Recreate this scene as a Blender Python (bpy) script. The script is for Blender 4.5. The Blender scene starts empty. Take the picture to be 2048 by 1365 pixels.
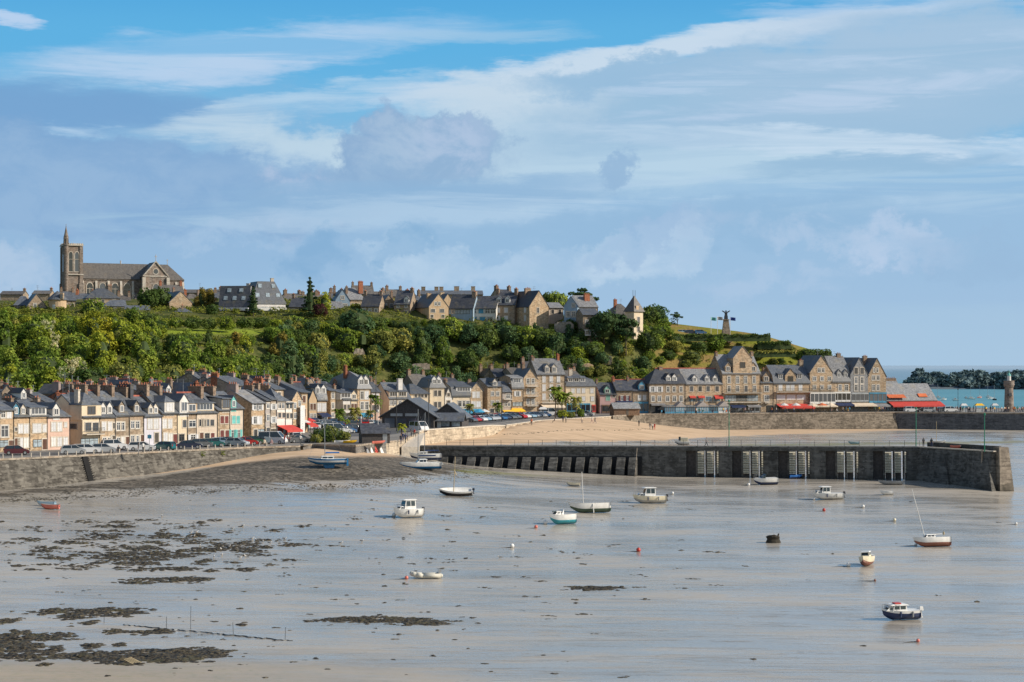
import bpy, math, random
import numpy as np
from mathutils import Vector, Matrix
random.seed(11); rng = np.random.default_rng(5)
S = bpy.context.scene; COL = S.collection
R = random.uniform
# ---- survey helpers: the photograph is 2048 wide, camera at (0,0,24) looking along +y, eye level at row 730
F = 3800.0; CZ = 24.0; HY = 730.0; ROAD = 10.0
def W(px, D, z=0.0): return Vector(((px-1024)*D/F, D, z))
def ZY(py, D): return CZ-(py-HY)*D/F
def DZ(py, z): return (CZ-z)*F/(py-HY)
def PZ(px, py, z): return W(px, DZ(py, z), z)
def PXL(p): return (1024+F*p[0]/p[1], HY-F*(p[2]-CZ)/p[1])
def hit(px, A, B):
    k = (px-1024)/F; dx = B[0]-A[0]; dy = B[1]-A[1]
    t = (k*A[1]-A[0])/(dx-k*dy)
    return Vector((A[0]+dx*t, A[1]+dy*t, 0))
def lin(c):
    return tuple((x/255/12.92) if x/255 <= .04045 else ((x/255+.055)/1.055)**2.4 for x in c)

# ---- mesh collecting
class MB:
    def __init__(s): s.v = []; s.f = []; s.m = []
    def add(s, vs, fs, m=0):
        o = len(s.v); s.v += [tuple(v) for v in vs]
        s.f += [tuple(i+o for i in f) for f in fs]; s.m += [m]*len(fs); return s
    def box(s, x0, y0, z0, x1, y1, z1, m=0):
        return s.add([(x0,y0,z0),(x1,y0,z0),(x1,y1,z0),(x0,y1,z0),(x0,y0,z1),(x1,y0,z1),(x1,y1,z1),(x0,y1,z1)],
              [(0,3,2,1),(4,5,6,7),(0,1,5,4),(1,2,6,5),(2,3,7,6),(3,0,4,7)], m)
    def hexa(s, b, t, m=0):
        return s.add(list(b)+list(t), [(3,2,1,0),(4,5,6,7),(0,1,5,4),(1,2,6,5),(2,3,7,6),(3,0,4,7)], m)
    def poly(s, vs, m=0): return s.add(vs, [tuple(range(len(vs)))], m)
    def bar(s, a, b, r, m=0, n=5, r2=None):
        a = Vector(a); b = Vector(b); d = (b-a).normalized()
        t = d.orthogonal().normalized(); q = d.cross(t); r2 = r if r2 is None else r2
        vs = []
        for p, rr in ((a, r), (b, r2)):
            for i in range(n):
                w = 2*math.pi*i/n; vs.append(p+(t*math.cos(w)+q*math.sin(w))*rr)
        return s.add(vs, [(i, (i+1) % n, n+(i+1) % n, n+i) for i in range(n)]+[tuple(range(n-1, -1, -1)), tuple(range(n, 2*n))], m)
    def lathe(s, prof, n=12, m=0, c=(0,0,0)):
        vs = []
        for r, z in prof:
            for i in range(n):
                w = 2*math.pi*i/n; vs.append((c[0]+r*math.cos(w), c[1]+r*math.sin(w), c[2]+z))
        fs = []
        for k in range(len(prof)-1):
            for i in range(n): fs.append((k*n+i, k*n+(i+1) % n, (k+1)*n+(i+1) % n, (k+1)*n+i))
        fs += [tuple(range(n-1, -1, -1)), tuple((len(prof)-1)*n+i for i in range(n))]
        return s.add(vs, fs, m)
    def loft(s, rings, m=0, closed=True, caps=True):
        n = len(rings[0]); vs = [p for r in rings for p in r]; fs = []
        for k in range(len(rings)-1):
            for i in range(n if closed else n-1):
                fs.append((k*n+i, k*n+(i+1) % n, (k+1)*n+(i+1) % n, (k+1)*n+i))
        if caps and closed: fs += [tuple(range(n-1, -1, -1)), tuple((len(rings)-1)*n+i for i in range(n))]
        return s.add(vs, fs, m)
    def ball(s, c, r, m=0, n=8, k=5, sq=(1,1,1)):
        pr = [(max(1e-3, math.sin(math.pi*i/k)), -math.cos(math.pi*i/k)) for i in range(k+1)]
        t = MB().lathe(pr, n)
        return s.add([(c[0]+v[0]*r*sq[0], c[1]+v[1]*r*sq[1], c[2]+v[2]*r*sq[2]) for v in t.v], t.f, m)
    def mesh(s, name, mats, smooth=False):
        me = bpy.data.meshes.new(name); me.from_pydata(s.v, [], s.f)
        for m in (mats if isinstance(mats, (list, tuple)) else [mats]): me.materials.append(m)
        if any(s.m): me.polygons.foreach_set('material_index', s.m)
        if smooth: me.polygons.foreach_set('use_smooth', [True]*len(s.f))
        me.update(); return me
    def build(s, name, mats, parent=None, loc=None, rot=None, smooth=False):
        return obj(name, s.mesh(name, mats, smooth), parent, loc, rot)
def obj(name, data, parent=None, loc=None, rot=None):
    o = bpy.data.objects.new(name, data); COL.objects.link(o)
    if parent is not None: o.parent = parent
    if loc is not None: o.location = loc
    if rot is not None: o.rotation_euler = rot
    return o
def empty(name, loc, rz=0.0):
    o = obj(name, None, None, loc, (0, 0, rz)); o.empty_display_size = .5; return o
def tag(o, label=None, cat=None, group=None, kind=None):
    for k, v in (('label', label), ('category', cat), ('group', group), ('kind', kind)):
        if v: o[k] = v
    return o
KIDS = {}
def kids(o):
    return [c for c in bpy.data.objects if c.parent == o]
def snap(o): return (o, [snap(c) for c in kids(o)])     # remember a thing and its parts once
def dup(sn, parent=None):
    c = sn[0].copy(); COL.objects.link(c)
    if parent is not None: c.parent = parent
    for s in sn[1]: dup(s, c)
    return c
def kid_of(o, nm):
    for c in o.children:
        if c.name.split('.')[0] == nm: yield c
        for d in c.children:
            if d.name.split('.')[0] == nm: yield d
def setmat(o, i, m):
    o.material_slots[i].link = 'OBJECT'; o.material_slots[i].material = m

# ---- materials
class NT:
    def __init__(s, t): s.t = t; s.n = t.nodes; s.l = t.links
    def node(s, ty, **k):
        x = s.n.new(ty)
        for a, b in k.items(): setattr(x, a, b)
        return x
    def put(s, sock, v):
        if isinstance(v, bpy.types.NodeSocket): s.l.new(v, sock)
        elif v is not None:
            if hasattr(sock.default_value, '__len__') and not hasattr(v, '__len__'): v = [v]*len(sock.default_value)
            if hasattr(sock.default_value, '__len__') and len(sock.default_value) == 4 and len(v) == 3: v = tuple(v)+(1,)
            sock.default_value = v
    def m(s, op, a, b=None, c=None, clamp=False):
        x = s.node('ShaderNodeMath', operation=op, use_clamp=clamp)
        for i, v in enumerate((a, b, c)): s.put(x.inputs[i], v)
        return x.outputs[0]
    def mr(s, v, a, b, c=0.0, d=1.0, smooth=True):
        x = s.node('ShaderNodeMapRange', interpolation_type='SMOOTHSTEP' if smooth else 'LINEAR')
        for i, q in enumerate((v, a, b, c, d)): s.put(x.inputs[i], q)
        return x.outputs[0]
    def mix(s, f, a, b, bt='MIX'):
        x = s.node('ShaderNodeMix', data_type='RGBA', blend_type=bt)
        s.put(x.inputs[0], f); s.put(x.inputs[6], a); s.put(x.inputs[7], b); return x.outputs[2]
    def noise(s, vec, sc, det=4.0, rough=.55, dist=0.0, dim='3D'):
        x = s.node('ShaderNodeTexNoise', noise_dimensions=dim); s.put(x.inputs['Vector'], vec)
        x.inputs['Scale'].default_value = sc; x.inputs['Detail'].default_value = det
        x.inputs['Roughness'].default_value = rough; x.inputs['Distortion'].default_value = dist
        return x.outputs[0]
    def vor(s, vec, sc, out='Color'):
        x = s.node('ShaderNodeTexVoronoi'); s.put(x.inputs['Vector'], vec); x.inputs['Scale'].default_value = sc; return x.outputs[out]
    def mapping(s, vec, scale=(1,1,1), rot=(0,0,0)):
        x = s.node('ShaderNodeMapping'); s.put(x.inputs[0], vec)
        x.inputs['Scale'].default_value = scale; x.inputs['Rotation'].default_value = rot; return x.outputs[0]
    def sep(s, c):
        x = s.node('ShaderNodeSeparateColor'); s.put(x.inputs[0], c); return x.outputs
    def obj(s): return s.node('ShaderNodeTexCoord').outputs['Object']
    def rnd(s): return s.node('ShaderNodeObjectInfo').outputs['Random']
    def attr(s, n): return s.node('ShaderNodeAttribute', attribute_name=n)
def newmat(name):
    m = bpy.data.materials.new(name); m.use_nodes = True
    nt = NT(m.node_tree); b = m.node_tree.nodes['Principled BSDF']; return m, nt, b
def bump(nt, b, h, st, dist=.1):
    x = nt.node('ShaderNodeBump'); nt.put(x.inputs['Height'], h); x.inputs['Strength'].default_value = st; x.inputs['Distance'].default_value = dist
    nt.l.new(x.outputs[0], b.inputs['Normal'])
def sc(c, k): return tuple(min(1, x*k) for x in c)
def plain(name, c, rough=.6, var=.25, scale=.8, metal=0.0, spec=.4, rv=.12):
    m, nt, b = newmat(name)
    n = nt.noise(nt.obj(), scale, 5)
    col = nt.mix(nt.mr(n, .3, .7), sc(c, 1-var), sc(c, 1+var*.6))
    if rv: col = nt.mix(1.0, col, nt.mix(nt.rnd(), (1-rv,)*3, (1+rv,)*3), 'MULTIPLY')
    nt.put(b.inputs['Base Color'], col); b.inputs['Roughness'].default_value = rough
    b.inputs['Metallic'].default_value = metal; b.inputs['Specular IOR Level'].default_value = spec
    return m
def stone(name, c, cell=2.2, var=.45, tint=(1.15, .95, .8)):
    m, nt, b = newmat(name); o = nt.obj()
    v = nt.sep(nt.vor(nt.mapping(o, (1, 1, 1.7)), cell))[0]
    col = nt.mix(v, sc(c, 1-var), sc(c, 1+var*.75))
    col = nt.mix(nt.mr(nt.noise(o, .5, 3), .35, .7, 0, .55), col, tuple(x*t for x, t in zip(c, tint)))
    st = nt.noise(nt.mapping(o, (1.2, 1.2, .12)), 1.6, 4)
    col = nt.mix(nt.mr(st, .5, .75, 0, .4), col, sc(c, .45))
    col = nt.mix(1.0, col, nt.mix(nt.rnd(), (.85,)*3, (1.12,)*3), 'MULTIPLY')
    nt.put(b.inputs['Base Color'], col); b.inputs['Roughness'].default_value = .9; b.inputs['Specular IOR Level'].default_value = .2
    return m
def render_wall(name, c, var=.14):
    m, nt, b = newmat(name); o = nt.obj()
    col = nt.mix(nt.mr(nt.noise(o, .7, 5), .3, .7), sc(c, 1-var), sc(c, 1+var*.5))
    st = nt.noise(nt.mapping(o, (2.2, 2.2, .16)), 1.3, 5)
    col = nt.mix(nt.mr(st, .5, .78, 0, .4), col, tuple(x*k for x, k in zip(c, (.55, .5, .45))))
    nt.put(b.inputs['Base Color'], col); b.inputs['Roughness'].default_value = .85; b.inputs['Specular IOR Level'].default_value = .2
    return m
def slate(name, c, lich=(.2, .17, .1)):
    m, nt, b = newmat(name); o = nt.obj()
    v = nt.sep(nt.vor(nt.mapping(o, (1.2, 1.2, 2.2)), 2.4))[0]
    col = nt.mix(v, sc(c, .72), sc(c, 1.28))
    col = nt.mix(nt.mr(nt.noise(o, .45, 6, .65), .5, .75, 0, .6), col, lich)
    st = nt.noise(nt.mapping(o, (1.4, .25, .25)), 1.1, 4)
    col = nt.mix(nt.mr(st, .48, .75, 0, .45), col, sc(c, .5))
    col = nt.mix(1.0, col, nt.mix(nt.rnd(), (.8,)*3, (1.2,)*3), 'MULTIPLY')
    nt.put(b.inputs['Base Color'], col); nt.put(b.inputs['Roughness'], nt.mr(v, 0, 1, .45, .7)); b.inputs['Specular IOR Level'].default_value = .45
    return m
def leafmat(name, c, c2, tr=.25):
    m, nt, b = newmat(name)
    nt.n.remove(b); out = nt.n['Material Output']
    o = nt.obj()
    f = nt.mr(nt.noise(o, 1.7, 3), .32, .68)
    col = nt.mix(f, c, c2)
    col = nt.mix(1.0, col, nt.mix(nt.rnd(), (.68, .76, .72), (1.28, 1.18, 1.0)), 'MULTIPLY')
    g = nt.mr(nt.noise(o, 11, 2), .35, .65, .78, 1.2)
    gc = nt.node('ShaderNodeCombineColor'); [nt.l.new(g, gc.inputs[i]) for i in range(3)]
    col = nt.mix(1.0, col, gc.outputs[0], 'MULTIPLY')
    d = nt.node('ShaderNodeBsdfDiffuse'); t = nt.node('ShaderNodeBsdfTranslucent'); mx = nt.node('ShaderNodeMixShader')
    nt.put(d.inputs[0], col); nt.put(t.inputs[0], nt.mix(.5, col, (.18, .2, .02))); mx.inputs[0].default_value = tr
    nt.l.new(d.outputs[0], mx.inputs[1]); nt.l.new(t.outputs[0], mx.inputs[2]); nt.l.new(mx.outputs[0], out.inputs[0])
    return m
def paint(name, c, rough=.3):
    m, nt, b = newmat(name)
    n = nt.noise(nt.obj(), 1.5, 4)
    nt.put(b.inputs['Base Color'], nt.mix(nt.mr(n, .35, .75), c, sc(c, .82))); b.inputs['Roughness'].default_value = rough
    return m

M = {}
M['tan'] = stone('tan_stone', (.44, .35, .25))
M['tan2'] = stone('orange_stone', (.51, .395, .27))
M['tan3'] = stone('brown_stone', (.33, .27, .205))
M['greystone'] = stone('grey_stone', (.33, .29, .24))
M['granite'] = stone('granite', (.245, .21, .185), 1.4)
M['granite_l'] = stone('pale_granite', (.50, .47, .42), 1.2, .25)
M['cream'] = render_wall('cream_render', (.72, .60, .44))
M['beige'] = render_wall('beige_render', (.62, .52, .42))
M['pink'] = render_wall('pink_render', (.66, .46, .37))
M['rose'] = render_wall('rose_render', (.55, .36, .34))
M['white'] = render_wall('white_render', (.70, .67, .63))
M['lilac'] = render_wall('lilac_white_render', (.64, .62, .68))
M['greyr'] = render_wall('grey_render', (.42, .38, .36))
M['taupe'] = render_wall('taupe_cement', (.34, .27, .25))
M['orange'] = render_wall('ochre_render', (.56, .41, .265))
M['bluew'] = render_wall('blue_grey_render', (.30, .40, .50))
M['slate'] = slate('slate', (.105, .118, .14))
M['slate2'] = slate('pale_slate', (.22, .225, .235), (.30, .26, .18))
M['slate3'] = slate('dark_slate', (.06, .066, .082))
M['slate4'] = slate('brown_slate', (.13, .12, .11), (.19, .155, .11))
M['brick'] = stone('chimney_stone', (.28, .215, .165), 3.2)
M['redbrick'] = stone('red_brick', (.36, .15, .09), 4)
M['terra'] = plain('terracotta', (.40, .15, .085), .8, .35, 2)
M['redtile'] = plain('red_ridge_tile', (.42, .13, .09), .8, .3, 1.2)
M['wframe'] = plain('white_paint', (.68, .67, .645), .5, .12, 1.5, rv=.06)
M['wshut'] = plain('white_shutter', (.62, .62, .63), .55, .12, 1.5, rv=.08)
M['dframe'] = plain('dark_frame', (.10, .085, .07), .5)
M['sill'] = plain('pale_stone_trim', (.56, .50, .42), .8, .2, 2)
M['rshut'] = plain('maroon_shutter', (.17, .045, .04), .55)
M['tshut'] = plain('turquoise_paint', (.16, .50, .47), .5)
M['bshut'] = plain('blue_paint', (.07, .26, .40), .5)
M['gshut'] = plain('sea_green_paint', (.22, .42, .34), .5)
M['door'] = plain('brown_door', (.12, .055, .035), .5)
M['wood'] = plain('dark_weatherboard', (.08, .072, .07), .75, .35, 3)
M['woodb'] = plain('brown_timber', (.20, .125, .08), .8, .35, 2)
M['timber'] = plain('pale_timber', (.50, .40, .24), .8, .3, 2)
M['red'] = plain('red_canvas', (.56, .065, .05), .7, .12, 1, rv=.05)
M['orangec'] = plain('orange_canvas', (.62, .16, .06), .7, .12, 1, rv=.05)
M['bluec'] = plain('blue_canvas', (.05, .30, .50), .7, .15)
M['navyc'] = plain('navy_canvas', (.02, .035, .10), .7, .15)
M['creamc'] = plain('cream_canvas', (.72, .60, .46), .7, .12)
M['yellowc'] = plain('yellow_canvas', (.85, .50, .03), .7, .12)
M['greyc'] = plain('grey_canvas', (.25, .25, .26), .7)
M['metal'] = plain('dark_metal', (.06, .065, .07), .45, .2, 1, .3)
M['galv'] = plain('galvanised_metal', (.38, .40, .42), .4, .2, 1, .6)
M['greenm'] = plain('green_paint', (.02, .22, .13), .45)
M['glass_dark'], nt, b = newmat('window_glass')
n_ = nt.rnd()
nt.put(b.inputs['Base Color'], nt.mix(n_, (.02, .025, .03), (.12, .14, .17))); b.inputs['Roughness'].default_value = .08; b.inputs['Specular IOR Level'].default_value = .8
M['curtain'] = plain('curtained_glass', (.33, .40, .45), .2, .35, 2)
M['bark'] = plain('bark', (.10, .075, .055), .9, .3, 2)
M['skin'] = plain('skin', (.48, .28, .20), .6, .1)

# ---- camera
cam = bpy.data.cameras.new('camera'); co = obj('camera', cam)
co.location = (0, 0, CZ); co.rotation_euler = (math.pi/2, 0, 0)
cam.sensor_width = 36; cam.lens = 36*F/2048; cam.shift_y = (HY-682.5)/2048
cam.clip_start = 1; cam.clip_end = 90000; S.camera = co
# ---- sun
SAZ = math.radians(-10.0); SEL = math.radians(31)
sv = Vector((math.cos(SAZ)*math.cos(SEL), math.sin(SAZ)*math.cos(SEL), math.sin(SEL)))
sun = bpy.data.lights.new('sun', 'SUN'); so = obj('sun', sun); sun.energy = 5.0; sun.angle = math.radians(.53); sun.color = (1, .895, .74)
so.rotation_euler = sv.to_track_quat('Z', 'Y').to_euler(); so.location = (200, 100, 200)
S.view_settings.view_transform = 'Standard'; S.view_settings.look = 'None'; S.view_settings.exposure = 0; S.view_settings.gamma = 1
S.cycles.max_bounces = 4; S.cycles.diffuse_bounces = 2; S.cycles.glossy_bounces = 2; S.cycles.caustics_reflective = False; S.cycles.caustics_refractive = False
# ---- sky: Nishita overhead, a procedural cloudscape (function of direction only) low over the bay
wd = bpy.data.worlds.new('World'); S.world = wd; wd.use_nodes = True
wd.cycles.sampling_method = 'MANUAL'; wd.cycles.sample_map_resolution = 512
nt = NT(wd.node_tree); bg = nt.n['Background']; bg.inputs[1].default_value = .1
sky = nt.node('ShaderNodeTexSky', sky_type='NISHITA'); sky.sun_disc = False; sky.sun_elevation = SEL; sky.sun_rotation = math.pi/2-SAZ
sky.air_density = 1.2; sky.dust_density = .6; sky.ozone_density = 2
g = nt.node('ShaderNodeTexCoord').outputs['Generated']
xyz = nt.node('ShaderNodeSeparateXYZ'); nt.l.new(g, xyz.inputs[0]); X, Y, Z = xyz.outputs
AZ = nt.m('ARCTAN2', X, Y)
# degrees-like units: tenths of a degree around the bay axis, upward from the horizon
U = nt.m('MULTIPLY', AZ, 3.8); V = nt.m('MULTIPLY', Z, 3.8)     # 1 unit = 1000 survey px
cmb = nt.node('ShaderNodeCombineXYZ'); nt.l.new(U, cmb.inputs[0]); nt.l.new(V, cmb.inputs[1]); uv = cmb.outputs[0]
def warp(sx, sy, scale, det, rot):
    x = nt.node('ShaderNodeTexNoise', noise_dimensions='2D'); nt.l.new(nt.mapping(uv, (sx, sy, 1), (0, 0, rot)), x.inputs['Vector'])
    x.inputs['Scale'].default_value = scale; x.inputs['Detail'].default_value = det; x.inputs['Roughness'].default_value = .66
    return nt.sep(x.outputs[1])
wf = warp(1, 2.0, 4.5, 6, 0); ws = warp(.4, 2.4, 5.5, 6, math.radians(-8)); wc = warp(1, 1.2, 9.0, 6, 0)
fib = nt.noise(nt.mapping(uv, (.28, 3.6, 1), (0, 0, math.radians(-9))), 5.5, 6, .64, .6, '2D')
puff = nt.noise(nt.mapping(uv, (1, 1.5, 1)), 7.5, 6, .64, .3, '2D')
def ctr(w, a): return nt.m('MULTIPLY', nt.m('SUBTRACT', w, .5), a)
CO = {}
for key, w, ax, ay in (('s', ws, .34, .10), ('f', wf, .24, .17), ('c', wc, .17, .15)):
    cx_ = nt.node('ShaderNodeCombineXYZ'); nt.l.new(nt.m('ADD', U, ctr(w[0], ax)), cx_.inputs[0]); nt.l.new(nt.m('ADD', V, ctr(w[1], ay)), cx_.inputs[1]); cx_.inputs[2].default_value = 1; CO[key] = cx_.outputs[0]
def blob(px, py, rx, ry, rot=0, soft=.35, key='f'):
    cx = (px-1024)/1000; cy = (730-py)/1000; c, s_ = math.cos(math.radians(rot)), math.sin(math.radians(rot)); kx, ky = 1000/rx, 1000/ry; D_ = []
    for v in ((c*kx, s_*kx, -(c*cx+s_*cy)*kx), (-s_*ky, c*ky, -(-s_*cx+c*cy)*ky)):
        x = nt.node('ShaderNodeVectorMath', operation='DOT_PRODUCT'); nt.l.new(CO[key], x.inputs[0]); x.inputs[1].default_value = v; D_.append(x.outputs['Value'])
    d = nt.m('MULTIPLY_ADD', D_[0], D_[0], nt.m('MULTIPLY', D_[1], D_[1]))
    return nt.mr(d, (1+soft)**2, (1-soft)**2)
def K(c): return tuple(x*q for x, q in zip(lin(c), (11.0, 11.1, 11.5)))
base = nt.node('ShaderNodeValToRGB'); nt.l.new(nt.m('MULTIPLY', V, 1/.75), base.inputs[0])
cr = base.color_ramp; cr.interpolation = 'EASE'
stops = [(0, (163,188,214)), (.12, (164,189,214)), (.35, (143,181,212)), (.6, (114,178,217)), (.85, (92,170,217)), (1, (80,160,213))]
while len(cr.elements) < len(stops): cr.elements.new(.5)
for e, (p, c) in zip(cr.elements, stops): e.position = p; e.color = lin(c)+(1,)
bx = nt.node('ShaderNodeVectorMath', operation='SCALE'); nt.l.new(base.outputs[0], bx.inputs[0]); bx.inputs[3].default_value = 10.9
col = bx.outputs[0]
def layer(mask, c, amt=1.0, tex=None):
    global col
    f = nt.m('MULTIPLY', mask, amt)
    if tex is not None: f = nt.m('MULTIPLY', f, tex)
    col = nt.mix(f, col, K(c))
fibm = nt.mr(fib, .38, .62); fibs = nt.mr(fib, .3, .6, .35, 1); pf = nt.mr(puff, .36, .62); pfs = nt.mr(puff, .3, .62, .45, 1)
layer(blob(1250, 500, 1500, 200, 0, .6), (150,182,209), .75)
layer(blob(140, 400, 620, 190, 0, .5), (140,174,204), .7)
# thin cirrus, upper left
layer(blob(470, 120, 330, 34, 6, .75, 's'), (182,203,223), .8, fibs)
layer(blob(420, 158, 190, 20, 8, .9, 's'), (178,200,222), .6, fibm)
layer(blob(190, 165, 110, 10, 6, .9, 's'), (172,198,222), .7, fibm)
layer(blob(32, 66, 62, 14, -8, .6, 's'), (184,203,225), .85)
layer(blob(930, 84, 130, 14, 5, .8, 's'), (155,191,215), .6, fibm)
layer(blob(90, 235, 300, 36, 0, .6, 's'), (113,156,196), .9)
layer(blob(115, 284, 90, 12, 0, .8, 's'), (172,198,219), .8, fibm)
layer(blob(650, 195, 180, 14, 9, .9, 's'), (176,202,220), .8, fibs)
# the long bright streak sweeping up to the right, and the pale field under it
layer(blob(1350, 112, 520, 24, 9, .6, 's'), (194,209,222), .95)
layer(blob(1150, 150, 270, 30, 10, .7, 's'), (190,208,221), .9, fibs)
layer(blob(1150, 235, 300, 70, 3, .55, 'f'), (188,206,218), .95)
layer(blob(790, 308, 270, 50, -3, .45, 'f'), (183,204,216), .97)
layer(blob(1000, 320, 360, 60, 0, .6, 'f'), (178,202,217), .8)
layer(blob(440, 256, 110, 20, 4, .7, 's'), (184,205,218), .85, fibs)
layer(blob(1900, 16, 260, 16, 3, .9, 's'), (182,202,222), .8, fibs)
# the grey-lavender bank at the right
layer(blob(1800, 185, 720, 118, 8, .3, 'f'), (149,182,206), .96)
layer(blob(1290, 165, 230, 42, 3, .3, 'f'), (145,180,206), .95)
layer(blob(1420, 235, 200, 48, 3, .3, 'f'), (149,183,207), .95)
layer(blob(1640, 262, 400, 62, 4, .4, 'f'), (151,183,207), .95)
layer(blob(1900, 110, 460, 90, 10, .6, 's'), (161,188,210), .8, fibs)
layer(blob(1560, 160, 330, 12, 6, .9, 's'), (184,203,222), .6, fibm)
layer(blob(1700, 205, 420, 14, 5, .9, 's'), (186,203,222), .6, fibm)
layer(blob(1460, 335, 330, 42, 2, .7, 's'), (178,203,218), .9, fibs)
layer(blob(1760, 302, 460, 18, -3, .8, 's'), (192,210,224), .9, fibs)
layer(blob(1720, 340, 230, 18, 3, .5, 's'), (143,178,204), .85)
layer(blob(1880, 385, 380, 30, 2, .8, 's'), (161,191,212), .8, fibm)
layer(blob(1480, 400, 420, 22, -2, .8, 's'), (170,196,217), .7, fibm)
# left blue-grey bank with a rounded right edge
layer(blob(160, 375, 440, 100, -3, .16, 'f'), (121,160,197), .97)
layer(blob(130, 395, 440, 80, 0, .6, 'f'), (144,175,204), .85, pfs)
layer(blob(420, 435, 220, 26, 0, .7, 's'), (157,188,209), .6, fibm)
# cumulus heads in the middle
layer(blob(655, 395, 170, 58, 14, .4, 'c'), (135,168,199), .95)
layer(blob(605, 405, 66, 46, 12, .6, 'c'), (176,192,213), .85, pf)
layer(blob(775, 320, 90, 82, 10, .2, 'c'), (131,164,196), .97)
layer(blob(890, 300, 125, 56, 8, .2, 'c'), (135,167,197), .97)
layer(blob(845, 345, 150, 60, 12, .5, 'c'), (147,177,203), .8, pfs)
layer(blob(900, 295, 80, 36, 12, .6, 'c'), (172,190,212), .75, pf)
layer(blob(780, 290, 60, 40, 10, .6, 'c'), (163,186,207), .7, pf)
layer(blob(830, 395, 330, 26, 2, .6, 's'), (137,173,203), .9)
layer(blob(930, 420, 420, 26, 3, .7, 's'), (176,200,218), .6, fibm)
layer(blob(1235, 345, 52, 26, 30, .4, 'c'), (143,175,203), .9)
layer(blob(1300, 455, 430, 34, 3, .6, 'f'), (142,177,205), .8)
# soft low clouds near the skyline
layer(blob(1345, 495, 66, 52, 20, .35, 'c'), (176,199,218), .9, pfs)
layer(blob(1230, 520, 70, 36, 10, .5, 'c'), (178,200,218), .95, pfs)
layer(blob(835, 525, 90, 30, -10, .6, 'c'), (174,198,217), .95, pfs)
layer(blob(1020, 540, 120, 26, 5, .6, 'c'), (170,195,216), .85, pfs)
layer(blob(630, 525, 60, 38, 30, .5, 'c'), (129,168,200), .95, pfs)
layer(blob(795, 500, 50, 18, 30, .5, 'c'), (131,170,201), .95, pfs)
layer(blob(35, 545, 70, 40, 0, .5, 'c'), (170,192,213), .85, pfs)
layer(blob(1790, 500, 90, 30, 0, .6, 'c'), (178,197,218), .95, pfs)
layer(blob(1930, 520, 120, 36, -6, .6, 'c'), (147,178,205), .85, pfs)
layer(blob(1000, 590, 500, 30, 0, .7, 's'), (155,187,208), .5, fibm)
layer(blob(1024, 714, 3000, 60, 0, .9, 's'), (163,191,210), .6)
layer(blob(1290, 475, 110, 26, 25, .4, 'c'), (150,179,207), .8, pfs)
layer(blob(1400, 470, 60, 30, 35, .5, 'c'), (158,184,209), .7, pf)
layer(blob(870, 560, 80, 22, 5, .5, 'c'), (172,195,215), .7, pf)
layer(blob(480, 470, 120, 26, 4, .5, 'c'), (160,187,211), .7, pf)
layer(blob(1560, 560, 120, 28, 4, .6, 'c'), (166,190,213), .7, pf)
layer(blob(1690, 470, 160, 24, -4, .6, 'c'), (170,192,214), .7, pf)
# upward the sky is the physical one
up = nt.mr(Z, .2, .42)
col = nt.mix(up, col, sky.outputs[0])
back = nt.mr(Y, .25, -.1)      # behind and beside the viewer: the physical sky with soft broken cloud
col = nt.mix(back, col, nt.mix(nt.mr(puff, .45, .7, 0, .4), sky.outputs[0], K((190,205,222))))
nt.l.new(col, bg.inputs[0])
# ---------- terrain
def tps(P, Z):
    P = np.array(P, float)/100; n = len(P)
    d = np.linalg.norm(P[:, None]-P[None], axis=2); K_ = np.where(d > 0, d*d*np.log(d+1e-12), 0)+np.eye(n)*2e-3
    A = np.zeros((n+3, n+3)); A[:n, :n] = K_; A[:n, n] = 1; A[:n, n+1:] = P; A[n, :n] = 1; A[n+1:, :n] = P.T
    w = np.linalg.solve(A, np.concatenate([Z, [0, 0, 0]]))
    def f(x, y):
        x = np.atleast_1d(np.asarray(x, float))/100; y = np.atleast_1d(np.asarray(y, float))/100
        r = w[n]+w[n+1]*x+w[n+2]*y
        for i in range(n):
            dd = np.hypot(x-P[i, 0], y-P[i, 1]); r = r+w[i]*dd*dd*np.log(dd+1e-12)
        return r
    return f
def cps(L):
    pts = []; zs = []
    for px, D, z in L: p = W(px, D); pts.append((p.x, p.y)); zs.append(z)
    return tps(pts, np.array(zs))
def byy(L):                                  # (px, row, z) -> (px, distance, z)
    return [(px, DZ(py, z), z) for px, py, z in L]
shore = byy([(-500,1365,1),(0,1365,1),(1024,1365,.9),(2048,1365,.7),(2600,1365,.6),(1024,1700,.6),(0,1700,.6),(2048,1700,.5),
  (0,1180,2.0),(500,1180,1.7),(1024,1180,1.4),(1500,1180,1.3),(2048,1180,1.1),(-400,1180,2.2),(2500,1180,1.1),
  (0,1060,3.4),(500,1060,2.8),(1024,1060,2.3),(1500,1060,2.1),(2048,1060,1.9),(0,1010,4.6),(300,1000,4.4),(620,985,4.3),(910,985,3.9),(1296,1003,2.7),(1600,1000,2.4),(2048,1000,2.2),(2048,950,2.5),(2048,900,3.2),(2400,930,2.6)])
J0 = W(763, 358); J1 = W(1840, 335)
shore += [(px, hit(px, J0, J1).y-1.5, ZY(py, hit(px, J0, J1).y-1.5)) for px, py in ((880,926),(920,930),(1010,937),(1100,943),(1200,949),(1300,954),(1400,956),(1500,957),(1620,959),(1740,961),(1830,962))]
shore += [(1010,440,9.4),(1040,456,9.75),(1060,466,9.85),(1110,485,9.9),(1185,504,9.9)]
shore += [(1980, 309, 2.7), (1930, 318, 3.2)]
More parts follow.
